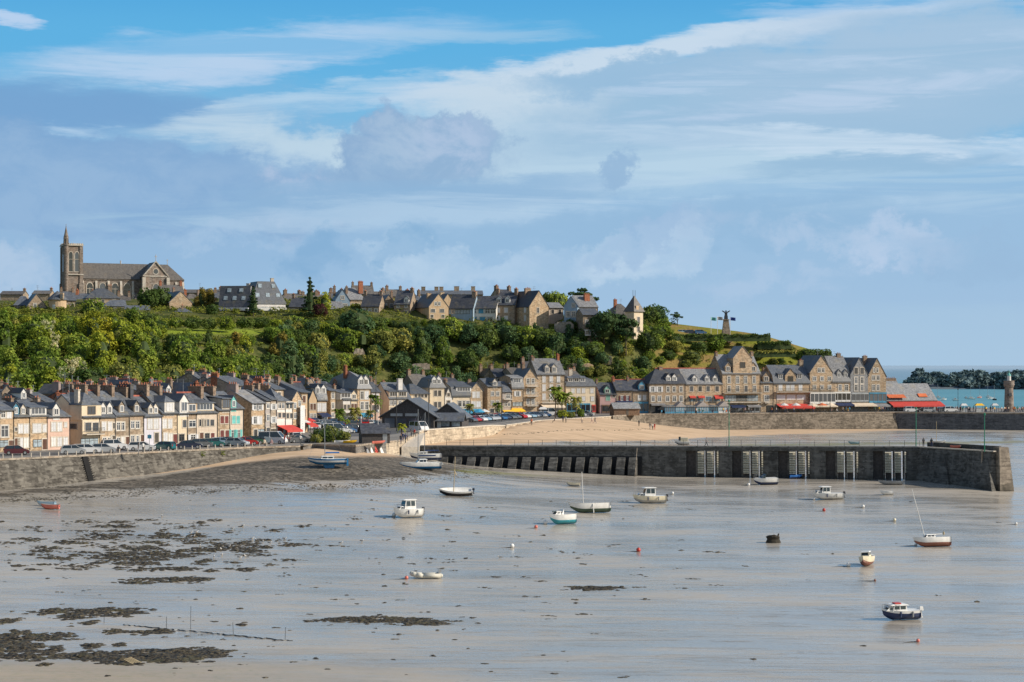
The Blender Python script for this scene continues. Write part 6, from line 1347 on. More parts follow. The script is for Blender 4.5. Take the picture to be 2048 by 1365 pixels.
def hedge(name, label, a, b_, w, h, leaf, n):
    g = np.random.default_rng(n); t = g.uniform(0, 1, n); A = np.array(a); B = np.array(b_); d = (B-A)/np.linalg.norm(B-A); nn = np.array([-d[1], d[0], 0])
    C = A+(B-A)*t[:, None]+nn*g.uniform(-w, w, n)[:, None]; C[:, 2] += h*np.sqrt(g.uniform(.05, 1, n))*(1+.15*np.sin(t*40))
    N = g.normal(size=(n, 3))+np.array([0, -.5, .6]); N /= np.linalg.norm(N, axis=1)[:, None]
    core = MB(); core.hexa([tuple(A-nn*w*.7-[0,0,1]), tuple(B-nn*w*.7-[0,0,1]), tuple(B+nn*w*.7-[0,0,1]), tuple(A+nn*w*.7-[0,0,1])], [tuple(A-nn*w*.6+[0,0,h*.8]), tuple(B-nn*w*.6+[0,0,h*.8]), tuple(B+nn*w*.6+[0,0,h*.8]), tuple(A+nn*w*.6+[0,0,h*.8])])
    return tag(obj(name, quadmesh(name, leaves_np(C, N, .3, g), [L_[leaf], M['core']], core=core)), label, 'hedge')
def hw(px, D, py=None): p = W(px, D); return (p.x, p.y, GH(p.x, p.y) if py is None else ZY(py, D))
hedge('hedge', 'long clipped hedge along the headland below the memorial', hw(1345, 608, 677), hw(1540, 612, 677), 1.2, 1.3, 'dark', 1500)
hedge('hedge', 'short dark hedge right of the headland lawn', hw(1515, 610, 693), hw(1560, 610, 693), 1.2, 1.4, 'dark', 500)
hedge('hedge', 'clipped hedge block near the tip of the headland', hw(1556, 612, 693), hw(1580, 613, 692), 1.3, 1.6, 'dark', 300)
hedge('hedge', 'low hedge line along the lower headland terrace', hw(1500, 600, 709), hw(1590, 602, 708), 1.0, 1.0, 'olive', 700)
hedge('hedge', 'dark hedge rounding off the headland above the gabled restaurants', hw(1606, 612, 712), hw(1660, 614, 713), 2.0, 2.0, 'dark', 700)
hedge('hedge', 'bright clipped hedge running down the slope below the twin-gabled houses', hw(648, 556, 663), hw(728, 548, 682), 1.6, 2.0, 'yellow', 900)
hedge('hedge', 'hedge above the meadow below the church', hw(330, 553, 659), hw(440, 556, 657), 2.0, 2.2, 'dark', 900)
hedge('hedge', 'garden hedge along the hilltop under the twin-gabled houses', hw(700, 584, 650), hw(800, 586, 648), 1.5, 1.6, 'dark', 900)
# undergrowth
g = np.random.default_rng(77); n = 5200
px = g.uniform(-80, 1700, n); D = np.where(px < 560, g.uniform(372, 590, n), g.uniform(430, 625, n)); x = (px-1024)*D/F; z = zh(x, D); py = HY-F*(z-CZ)/D
keep = (z > 11.5)&~((px > 325)&(px < 550)&(py > 656)&(py < 672))&~((px > 1330)&(py < 700)&(g.uniform(0, 1, n) < .96))&~((px > 1420)&(g.uniform(0, 1, n) < .7))
x, D, z = x[keep], D[keep], z[keep]; rr = g.uniform(.5, 1.9, len(x))*np.where(g.uniform(0, 1, len(x)) < .2, 1.35, 1); k = 24
d = g.normal(size=(len(x), k, 3)); d /= np.linalg.norm(d, axis=2)[:, :, None]; d[:, :, 2] = np.abs(d[:, :, 2])
C = (np.stack([x, D, z-.25], 1)[:, None]+d*(rr[:, None]*g.uniform(.7, 1.1, (len(x), k)))[:, :, None]*np.array([1.15, 1.15, .95])).reshape(-1, 3)
N = (d+g.normal(size=d.shape)*.5).reshape(-1, 3); N /= np.linalg.norm(N, axis=1)[:, None]
tag(obj('undergrowth', quadmesh('undergrowth', leaves_np(C, N, .36, g), [leafmat('undergrowth_leaf', (.085, .125, .028), (.23, .24, .05))])), 'scrub and bramble covering the hillside between the trees', None, None, 'stuff')
# wood on the far headland, distance haze put into the leaf colour
Qs = []
for i in range(560):
    pxx = R(1812, 2600); f_ = random.random(); D = 1985-max(0, pxx-1950)*.35+R(6, 60)**1.35
    q = CR[('round', i % 6)]; co_ = np.empty(len(q.vertices)*3); q.vertices.foreach_get('co', co_); nq = 1900//26*26*4; co_ = co_.reshape(-1, 3)[:nq].reshape(-1, 4, 3)[::6]
    r = R(6, 10)*min(1, (pxx-1790)/50); p = W(pxx, D); zb = R(-2, 12)*min(1, (pxx-1796)/40)+(4 if 1822 < pxx < 1842 else 0)
    cc = co_.mean(1, keepdims=True); Qs.append((cc+(co_-cc)*3.0)*[r, r, r*.8]+[p.x, p.y, zb])
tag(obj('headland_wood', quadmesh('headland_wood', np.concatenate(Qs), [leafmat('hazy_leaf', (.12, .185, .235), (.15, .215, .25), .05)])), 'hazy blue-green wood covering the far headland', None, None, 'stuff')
# palms
def palm_meshes(seed):
    g = random.Random(seed); fr = MB()
    for i in range(34):
        a = g.uniform(0, 6.28); el = g.uniform(-.7, 1.3); L = g.uniform(.8, 1.1); c, s = math.cos(a), math.sin(a); P = []
        for k in range(6): t = k/5; P.append(Vector((c*L*t*math.cos(el*(1-t*.2)), s*L*t*math.cos(el*(1-t*.2)), L*(t*math.sin(el)-.55*t*t))))
        for k in range(1, 5):
            m_ = P[k]; d = (P[k+1]-P[k-1]).normalized(); sd = d.cross(Vector((0,0,1))).normalized()
            for q in (1, -1): fr.poly([m_-d*.06, m_+d*.06, m_+d*.22+sd*q*.26-Vector((0,0,.12)), m_+d*.1+sd*q*.28-Vector((0,0,.14))])
    return fr.mesh('fronds', [L_['olive']])
pm = [palm_meshes(i) for i in range(3)]
tk = MB()
for i in range(8): tk.bar((0,0,i*.125), (0,0,(i+1)*.125), .13+.02*(i % 2), 0, 7, .12)
tk = tk.mesh('trunk', M['bark'])
for i, (px, D, h, r, lab) in enumerate([(677,425,3.4,1.9,'palm tree among the parked cars, leftmost of the group'),(709,428,3.6,1.9,'palm tree before the small cream house'),(750,440,6.2,2.2,'tall palm tree left of the market hall'),(741,436,3.0,1.5,'small palm beside the tall palm left of the market hall'),(1111,500,7.2,2.6,'tallest palm tree before the four-storey house'),(1124,503,5.4,2.3,'middle palm of the clump on the beach front'),(1132,501,5.8,2.4,'palm tree on the right of the beach-front clump'),(1152,508,4.6,2.1,'shorter palm before the blue shopfront'),(995,498,3.4,1.8,'round-headed palm before the stone house with a pointed dormer'),(940,492,3.2,1.7,'round-headed palm behind the market hall'),(803,366,2.2,1.2,'small yellowish palm beside the black hut')]):
    o = tag(empty('palm_tree', W(px, D, ROAD), R(0, 6)), lab, 'palm tree'); t = obj('trunk', tk, o); t.scale = (1, 1, h)
    f = obj('fronds', pm[i % 3], o, (0, 0, h)); f.scale = (r, r, r); setmat(f, 0, L_['yellow' if i == 10 else 'olive' if i % 2 else 'mid'])
for i, (px, D, r, lf, lab) in enumerate([(644,343,2.0,'dark','big dark oleander in the planted bed, left one'),(658,344,2.2,'olive','big olive oleander in the middle of the planted bed'),(673,345,1.8,'dark','rounded dark oleander right of the middle one'),(688,345,1.5,'olive','low olive shrub at the right end of the planted bed'),(632,340,1.2,'olive','low shrub at the left end of the planted bed'),(1126,496,1.7,'yellow','low bright shrub under the beach-front palms'),(1140,498,1.4,'olive','low shrub right of the beach-front palms'),(1160,510,1.6,'mid','green shrub before the pale cream corner house'),(690,424,1.5,'mid','leafy green shrub between the two plaza palms')]):
    tree('shrub', lab, W(px, D, ROAD), r, r*.6, 'round', i % 6, lf, None, 'shrub', .85, (.3, .3, r*.4))
# tufts on the sea wall
for px, lab in ((402, 'tuft of yellow grass growing on the sea wall, below the navy car'), (442, 'tuft of yellow grass growing on the sea wall, below the light grey car')):
    p = hit(px, A0w, A1w); tree('grass_tuft', lab, (p.x+nA.x*.5, p.y+nA.y*.5, ROAD-1.1), .55, .3, 'spray', 0, 'yellow', None, 'plant', 1, (.1, .1, .1))
# rock walls and outcrops showing through the wood
for i, (px, py, D, w, h, lab) in enumerate([(718,706,545,3.2,2.4,'small grey stone wall end in the wood below the bright hedge'),(842,729,545,5,.6,'long pale stone terrace wall on the wooded slope'),(1214,716,574,3.0,1.8,'pale stone ruin on the slope below the manor'),(1160,731,568,8,1.2,'grey terrace wall under the big pine'),(1128,650,588,6,2.6,'garden retaining wall beside the blue-grey gable')]):
    p = W(px, D, ZY(py, D)); mb = MB(); n = 6; rows_ = []
    for k in range(n+1):
        t = k/n; hh = h*(R(.75, 1.05) if 0 < k < n else .5); x_ = -w/2+w*t; rows_.append([(x_, -.4, -1.2-h/2), (x_, -.25+R(-.1,.1), hh-h/2), (x_, .4, hh-h/2+R(-.1,.1)), (x_, .5, -1.2-h/2)])
    mb.loft(rows_); tag(mb.build('terrace_wall', M['greystone' if i not in (3,) else 'tan2'], None, p, (0, 0, R(-.2, .3))), lab, 'wall')
# ---------- cars
PC = {}
def carpaint(nm, c):
    if nm not in PC:
        m, nt, b = newmat(nm+'_car_paint'); nt.put(b.inputs['Base Color'], c); b.inputs['Roughness'].default_value = .28; b.inputs['Metallic'].default_value = .25 if nm in ('silver', 'grey') else 0; b.inputs['Coat Weight'].default_value = .5
        nt.put(b.inputs['Base Color'], nt.mix(nt.noise(nt.obj(), 1.2, 3), c, sc(c, .8))); PC[nm] = m
    return PC[nm]
CC = {'white': (.78,.78,.78), 'silver': (.50,.52,.54), 'grey': (.16,.17,.18), 'black': (.015,.016,.02), 'navy': (.02,.03,.07), 'teal': (.01,.12,.12), 'red': (.45,.02,.02), 'maroon': (.10,.02,.03), 'blue': (.04,.14,.32), 'beige': (.45,.38,.28), 'lightblue': (.30,.45,.58), 'green': (.03,.12,.06)}
M['cglass'], nt, b = newmat('car_glass'); b.inputs['Base Color'].default_value = (.02,.03,.035,1); b.inputs['Roughness'].default_value = .06; b.inputs['Specular IOR Level'].default_value = .9
M['tyre'] = plain('tyre', (.02,.02,.02), .8, .1); M['hub'] = plain('wheel_rim', (.45,.45,.46), .35, .1, 2, .6); M['lamp'] = plain('lamp_lens', (.7,.7,.68), .2, .05); M['tail'] = plain('tail_lens', (.40,.02,.02), .3, .05)
def carmodel(kind):
    L, Wd, H, roof = {'hatch': (3.95,1.70,1.48,[(-1.85,.98),(-1.55,1.42),(.35,1.46),(1.05,.98)]), 'estate': (4.5,1.76,1.50,[(-2.15,1.0),(-1.85,1.44),(.45,1.48),(1.25,.98)]), 'saloon': (4.4,1.74,1.42,[(-1.55,1.0),(-.95,1.38),(.35,1.42),(1.1,.96)]),
       'suv': (4.5,1.85,1.72,[(-2.1,1.1),(-1.9,1.66),(.4,1.70),(1.1,1.08)]), 'van': (5.0,1.98,2.2,[(-2.45,1.15),(-2.4,2.12),(1.1,2.18),(1.95,1.2)])}[kind]
    h = L/2; bel = roof[0][1]
    pr = [(-h,.42),(-h+.05,.75),(roof[0][0]-.02,bel+.02),(roof[3][0],roof[3][1]+.02),(h-.35,roof[3][1]-.14),(h-.05,.68),(h,.42),(h-.12,.24),(-h+.12,.24)]
    body = MB(); rings = []
    for y, k in ((-Wd/2+.02,.955),(-Wd/2,.985),(-Wd/2+.1,1),(Wd/2-.1,1),(Wd/2,.985),(Wd/2-.02,.955)): rings.append([(x*k, y, .24+(z-.24)*(k if k > .97 else .96)) for x, z in pr])
    body.loft(rings)
    cab = [roof[0], roof[1], roof[2], roof[3]]; yi = Wd/2-.20; yb = Wd/2-.05
    # roof panel and pillars
    rp_ = [(roof[1][0]+.02, roof[1][1]), (roof[2][0]-.02, roof[2][1])]
    body.hexa([(rp_[0][0]-.05,-yi,rp_[0][1]-.05),(rp_[1][0]+.08,-yi,rp_[1][1]-.06),(rp_[1][0]+.08,yi,rp_[1][1]-.06),(rp_[0][0]-.05,yi,rp_[0][1]-.05)], [(rp_[0][0]+.08,-yi+.08,rp_[0][1]+.03),(rp_[1][0]-.1,-yi+.08,rp_[1][1]+.03),(rp_[1][0]-.1,yi-.08,rp_[1][1]+.03),(rp_[0][0]+.08,yi-.08,rp_[0][1]+.03)])
    for s in (-1, 1):
        for a, b_ in ((roof[0], roof[1]), (roof[3], roof[2]), ((-.35, bel), (-.35, roof[1][1]))): body.bar((a[0], s*yb, a[1]), (b_[0], s*yi, b_[1]-.02), .055, 0, 4)
    if kind == 'van':
        for s in (-1, 1): body.hexa([(-2.4,s*yb-.03,1.2),(-.1,s*yb-.03,1.2),(-.1,s*yb+.03,1.2),(-2.4,s*yb+.03,1.2)], [(-2.36,s*yi-.03,1.35),(-.1,s*yi-.03,1.35),(-.1,s*yi+.03,1.35),(-2.36,s*yi+.03,1.35)])
    gl_ = MB(); gl_.loft([[(a[0]+(.06 if i < 2 else -.06)*(1 if i in (1, 2) else 0), s*(yb-.02 if i in (0, 3) else yi-.01), a[1]-.0) for i, a in enumerate(cab)] for s in (-1, 1)])
    wh = MB().lathe([(.0,-.1),(.31,-.1),(.33,-.05),(.33,.07),(.28,.1),(.0,.1)], 14, 0); wh.lathe([(.0,.1),(.20,.1),(.20,.115),(.0,.115)], 10, 1)
    ld = MB()
    for s in (-1, 1): ld.box(h-.16, s*(Wd/2-.34)-.17, .60, h-.02, s*(Wd/2-.34)+.17, .76)
    tl = MB()
    for s in (-1, 1): tl.box(-h+.0, s*(Wd/2-.22)-.1, .70, -h+.12, s*(Wd/2-.22)+.1, .98)
    return dict(body=body.mesh('body', carpaint('white', CC['white'])), glass=gl_.mesh('windows', M['cglass']), wheel=wh.mesh('wheel', [M['tyre'], M['hub']]), lamp=ld.mesh('headlights', M['lamp']), tail=tl.mesh('tail_lights', M['tail']), L=L, W=Wd)
CM = {}
def car(px, py, kind, colr, head, label, group, z=ROAD, full=True, D=None):
    if kind not in CM: CM[kind] = carmodel(kind)
    c = CM[kind]; p = PZ(px, py, z) if D is None else W(px, D, z)
    o = tag(empty('van' if kind == 'van' else 'parked_car', p, math.radians(head)), label, 'van' if kind == 'van' else 'car', group)
    b_ = obj('body', c['body'], o); setmat(b_, 0, carpaint(colr, CC[colr])); obj('windows', c['glass'], o)
    a = c['L']*.31
    for x in (a, -a):
        for s in (1, -1): obj('wheel', c['wheel'], o, (x, s*(c['W']/2-.1), .33), (-s*math.pi/2, 0, 0))
    if full: obj('headlights', c['lamp'], o); obj('tail_lights', c['tail'], o)
    return o
gq = 'cars parked along the left quay'
for px, py, kd, cl, hd, lab in [(33,910,'hatch','maroon',18,'dark maroon hatchback, leftmost car with its nose to the right'),(147,909,'hatch','silver',15,'silver hatchback parked before the taupe gable'),(172,907,'estate','white',18,'white estate car just behind the silver hatchback'),(207,906,'hatch','silver',14,'silver hatchback below the house with two white arched dormers'),(229,900,'suv','white',25,'white off-road car parked close to the tan stone houses'),(284,902,'estate','white',10,'white estate car beside the blue sign post'),(328,901,'hatch','teal',160,'dark teal hatchback before the white-lilac house'),(378,898,'saloon','navy',12,'long navy saloon before the cream-white narrow house'),(402,895,'hatch','grey',18,'dark grey hatchback behind the navy saloon'),(426,894,'hatch','teal',18,'teal blue hatchback before the beige and white house'),(443,892,'hatch','lightblue',16,'pale blue hatchback beside the teal blue one'),(458,891,'estate','black',16,'black estate car squeezed between two pale cars'),(475,893,'hatch','silver',-14,'silver hatchback before the house with turquoise shutters'),(494,891,'hatch','red',12,'red hatchback before the lane'),(506,889,'hatch','green',14,'dark green hatchback next to the red one'),(525,888,'saloon','black',16,'black saloon in front of the white van'),(592,881,'hatch','white',-70,'white hatchback driving away from the quay'),(600,886,'saloon','grey',25,'grey saloon parked behind the planted bed')]:
    car(px, py, kd, cl, hd, lab, gq)
car(546, 888, 'van', 'white', -12, 'big white van with side windows, end of the quay car row', gq)
gp = 'cars in the plaza car park'
k = 0
COLN = ['silver','white','grey','black','navy','silver','lightblue','white','red','grey','blue','silver']
def wher(px, D): return 'left of the palms' if px < 676 else 'between the palms and the hut' if px < 760 else 'before the stone gable house' if px < 990 else 'below the yellow awning' if px < 1040 else 'before the four-storey house' if px < 1100 else 'before the blue shopfront'
KN = {'hatch': 'hatchback', 'saloon': 'saloon', 'estate': 'estate car', 'suv': 'off-road car', 'van': 'van'}
seen_c = {}
def pcar(px, D, hd):
    global k
    kd = ['hatch','estate','hatch','suv','hatch','saloon'][k % 6]; cl = COLN[(k*5+k//3) % 12]; k += 1
    car(px, None, kd, cl, hd, f"{cl.replace('lightblue', 'pale blue')} {KN[kd]} in the {'nearer' if D < 480 and px > 760 or D < 400 else 'farther'} car row {wher(px, D)}", gp, D=D, full=D < 430)
for i, px in enumerate(range(672, 742, 11)): pcar(px, 386+i*1.5+R(-.5, .5), 35+R(-6, 6))
for i, px in enumerate(range(622, 745, 12)): pcar(px, 412+i*2.2, 205+R(-6, 6))
for i, px in enumerate(range(640, 700, 12)): pcar(px, 432+i*2, 25+R(-6, 6))
for i, px in enumerate(range(938, 1090, 10)): pcar(px, 463+i*3.1, -38+R(-6, 6))
for i, px in enumerate(range(950, 1082, 11)): pcar(px, 482+i*2.6, 140+R(-6, 6))
for px, D, c_, hd, lab in ((1140,508,'grey',-25,'grey hatchback before the pale cream corner house'),(1158,512,'silver',-20,'silver hatchback before the pale cream corner house'),(1172,516,'silver',-15,'silver car at the right end of the plaza row'),(1128,512,'navy',-25,'navy hatchback behind the beach-front palms')):
    car(px, None, 'hatch' if px < 1170 else 'estate', c_, hd, lab, gp, D=D, full=False)
car(704, None, 'van', 'white', 200, 'white camper van between the plaza palms', gp, D=432, full=False); car(668, None, 'van', 'white', 20, 'white van beside the oleanders', gp, D=384, full=False); car(838, None, 'van', 'white', -55, 'white van with a blue roof box beside the market hall', gp, D=398, full=False); car(1098, None, 'van', 'white', 10, 'white delivery van before the four-storey house', gp, D=521, full=False)
for px, c_, kd, hd, lab in ((1823,'white','suv',8,'white car under the long red awning'),(1846,'black','hatch',185,'black hatchback right of the white car on the pier'),(1858,'silver','hatch',5,'small silver car right of the black hatchback'),(1888,'grey','hatch',12,'dark grey car past the end of the red awning'),(1901,'white','suv',10,'large white car nearest the open pier')):
    car(px, None, kd, c_, hd, lab, 'cars on the pier', D=562, full=False)
for px, c_, lab in ((1327,'white','white car parked on the headland lawn'),(1345,'navy','navy car on the headland lawn'),(1366,'lightblue','pale blue car on the headland lawn'),(1382,'navy','second navy car on the headland lawn, before the flags'),(1401,'blue','blue car nearest the flagpoles')):
    car(px, None, 'hatch', c_, 10, lab, 'cars on the headland', z=ZY(669, 620), D=620, full=False)

# ---------- people
def personmesh(pose):
    J = {'hip': (0,0,.92), 'ch': (0,.0,1.28), 'nk': (0,0,1.47), 'hd': (0,.02,1.62), 'tp': (0,.0,1.73)}
    E = [('hip','ch'),('ch','nk'),('nk','hd'),('hd','tp')]; Rr = {'hip': .155, 'ch': .175, 'nk': .06, 'hd': .10, 'tp': .06}
    st = {'stand': 0, 'walk': .24, 'sit': 0}[pose]
    for s, n_ in ((1, 'l'), (-1, 'r')):
        f = s*st
        if pose == 'sit': K_ = {'t': (.1*s,0,.48), 'k': (.11*s,.42,.47), 'a': (.11*s,.44,.08), 'f': (.11*s,.60,.04)}
        else: K_ = {'t': (.1*s,0,.86), 'k': (.1*s,f*.6+.03,.48), 'a': (.1*s,f*1.3-(.06 if f < 0 else 0),.08), 'f': (.11*s,f*1.3+.15,.035)}
        dz = -.42 if pose == 'sit' else 0
        K_.update({'s': (.19*s,0,1.40+dz), 'e': (.25*s,-f*.5-.02,1.12+dz), 'w': (.25*s,-f*.8+.10,.88+dz), 'h': (.245*s,-f*.8+.15,.78+dz)})
        for a, b_ in K_.items(): J[a+n_] = b_
        E += [('hip','t'+n_),('t'+n_,'k'+n_),('k'+n_,'a'+n_),('a'+n_,'f'+n_),('ch','s'+n_),('s'+n_,'e'+n_),('e'+n_,'w'+n_),('w'+n_,'h'+n_)]
        for a, r in zip('tkafsewh', (.095,.065,.045,.045,.065,.045,.034,.04)): Rr[a+n_] = r
    if pose == 'sit':
        for a in ('hip','ch','nk','hd','tp'): q = J[a]; J[a] = (q[0],q[1],q[2]-.42)
    ks = list(J); me = bpy.data.meshes.new('body'); me.from_pydata([J[k_] for k_ in ks], [(ks.index(a), ks.index(b_)) for a, b_ in E], [])
    o = obj('figure', me); md = o.modifiers.new('s', 'SKIN'); o.modifiers.new('u', 'SUBSURF').levels = 1
    for i, k_ in enumerate(ks): v = me.skin_vertices[0].data[i]; v.radius = (Rr[k_], Rr[k_]*(.72 if k_ in ('ch','hip') else 1)); v.use_root = (i == 0)
    dg = bpy.context.evaluated_depsgraph_get(); out = bpy.data.meshes.new_from_object(o.evaluated_get(dg)); bpy.data.objects.remove(o)
    for nm in ('skin', 'red', 'navyc', 'bark'): out.materials.append(M[nm])
    dz = -.42 if pose == 'sit' else 0
    for p in out.polygons:
        c = p.center; p.use_smooth = True
        if c.z > 1.50+dz: p.material_index = 3 if (c.y < -.01 or c.z > 1.68+dz) else 0
        elif c.z > .93+dz and not (abs(c.x) > .2 and c.z < 1.12+dz): p.material_index = 1
        elif abs(c.x) > .21 and c.z < 1.12+dz and c.z > .7+dz: p.material_index = 0
        else: p.material_index = 2
    out.name = 'person'; return out
PM = {k_: personmesh(k_) for k_ in ('stand', 'walk', 'sit')}
CL = {'red': 'red', 'blue': 'bluec', 'navy': 'navyc', 'white': 'wframe', 'black': 'metal', 'grey': 'greyc', 'yellow': 'yellowc', 'green': 'greenm', 'cream': 'creamc', 'pink': 'rose', 'orange': 'orangec'}
def person(p, head, pose, top, leg, label, group=None, s=1.0):
    o = obj('person', PM[pose], None, p, (0, 0, math.radians(head))); o.scale = (s, s, s)
    setmat(o, 1, M[CL[top]]); setmat(o, 2, M[CL[leg]]); return tag(o, label, 'person', group)
for px, py, top, leg, ps, hd, lab in [(277,908,'black','grey','stand',90,'person in dark clothes standing by the sea wall near the sign post'),(286,906,'white','black','walk',40,'person in a white top walking by the sign post'),(237,907,'black','black','sit',180,'person in black sitting on the edge of the sea wall'),(529,893,'cream','black','sit',200,'person in a pale top sitting at the wall below the black saloon'),(543,893,'pink','grey','sit',170,'person in pink sitting at the wall below the white van'),(569,889,'red','navy','stand',120,'person in a red checked top and navy trousers by the van'),(601,889,'white','black','walk',200,'person in a white top and black trousers at the quay corner'),(487,889,'red','black','stand',30,'person with a red top standing among the quay cars'),(829,875,'red','black','walk',150,'person in a red shirt at the top of the stone ramp'),(823,874,'black','black','stand',60,'person in black beside the red-shirted one on the ramp'),(806,884,'navy','navy','walk',200,'person in navy beside the black hut, left of the group'),(811,886,'navy','black','walk',30,'person in dark clothes beside the black hut, middle of the group'),(815,882,'grey','navy','stand',90,'person in grey beside the black hut, right of the group'),(802,888,'black','navy','walk',180,'person in black closest to the hut')]:
    person(PZ(px, py, ROAD), hd, ps, top, leg, lab, 'people on the quay')
for px, py, top, leg, ps, hd, lab in [(987,868,'red','pink','walk',80,'child in red at the end of the beach wall'),(1063,851,'orange','black','stand',0,'small figure in orange alone on the sand'),(1109,846,'black','black','sit',100,'person in black sitting on the sand below the palms'),(1126,845,'navy','black','stand',0,'person in navy standing by the low wall, left of a pair'),(1132,846,'grey','black','stand',60,'person in grey by the low wall, right of a pair'),(1164,847,'cream','navy','walk',50,'person in a pale top walking on the upper sand'),(1184,847,'white','pink','walk',120,'person in white on the upper sand, left of two'),(1190,847,'black','navy','walk',90,'person in black on the upper sand, right of two'),(1278,853,'black','black','stand',20,'person in black alone below the sloping quay wall'),(1300,859,'black','grey','walk',200,'person in black, left of the three walkers on the sand'),(1305,860,'white','black','walk',190,'person in white, middle of the three walkers on the sand'),(1309,860,'red','red','walk',170,'person in red, right of the three walkers on the sand')]:
    person(on_shore(px, py), hd, ps, top, leg, lab, 'people on the beach')
person(hit(1411, J0, J1)+Vector((0,0,JZ(1411)))+jn*1.2, -100, 'walk', 'grey', 'black', 'person in a grey top striding along the jetty')
person(W(1847, 334, 9.5), 20, 'stand', 'black', 'black', 'person in black at the start of the jetty head, left of two'); person(W(1863, 332.5, 9.5), -30, 'stand', 'black', 'navy', 'person in black on the jetty head, right of two')
tops = ['white','navy','red','black','cream','grey','blue','yellow','green','orange','pink']
for i in range(34):
    px = R(1296, 1770); P = hit(px, LE[0]+Vector((1, -7.5, 0)), LE[1]+Vector((1, -7.5, 0))); P.y += R(-2.5, 2); t = tops[i % 11]
    ps = ['stand','walk','sit'][i % 3]; wh = 'before the brown stone house' if px < 1371 else 'before the glazed terraces' if px < 1450 else 'before the biggest stone house' if px < 1525 else 'under the red awning' if px < 1620 else 'before the gabled restaurants'
    person((P.x, P.y, ROAD), R(0, 360), ps, t, ['black','navy','grey'][i % 3], f"person in a {t} top {['standing','walking','sitting'][i % 3]} {wh}", 'people outside the quay restaurants')
for i in range(40):
    px = R(1905, 2080); t = tops[(i*3) % 11]; ps = ['stand','walk','stand'][i % 3]
    person(W(px, R(559, 568), ROAD), R(0, 360), ps, t, ['black','navy'][i % 2], f"person in a {t} top {['standing','walking','standing'][i % 3]} on the pier {'left of' if px < 1955 else 'near' if px < 1990 else 'just left of' if px < 2016 else 'right of'} {'the yellow tent' if px < 1990 else 'the lighthouse'}", 'crowd on the lighthouse pier')
for i in range(22):
    px = R(946, 1200) if i % 2 else R(570, 650); D = np.interp(px, [570,650,946,1200], [365,420,470,540])+R(-3, 8); t = tops[(i*4) % 11]
    person(W(px, D, ROAD), R(0, 360), 'stand' if i % 3 else 'walk', t, 'navy', f"person in a {t} top {'standing' if i % 3 else 'walking'} {'by the red-awning restaurant' if px < 600 else 'among the plaza cars' if px < 660 else 'beside the beach car park' if px < 1090 else 'before the blue shopfront'}", 'people on the plaza')

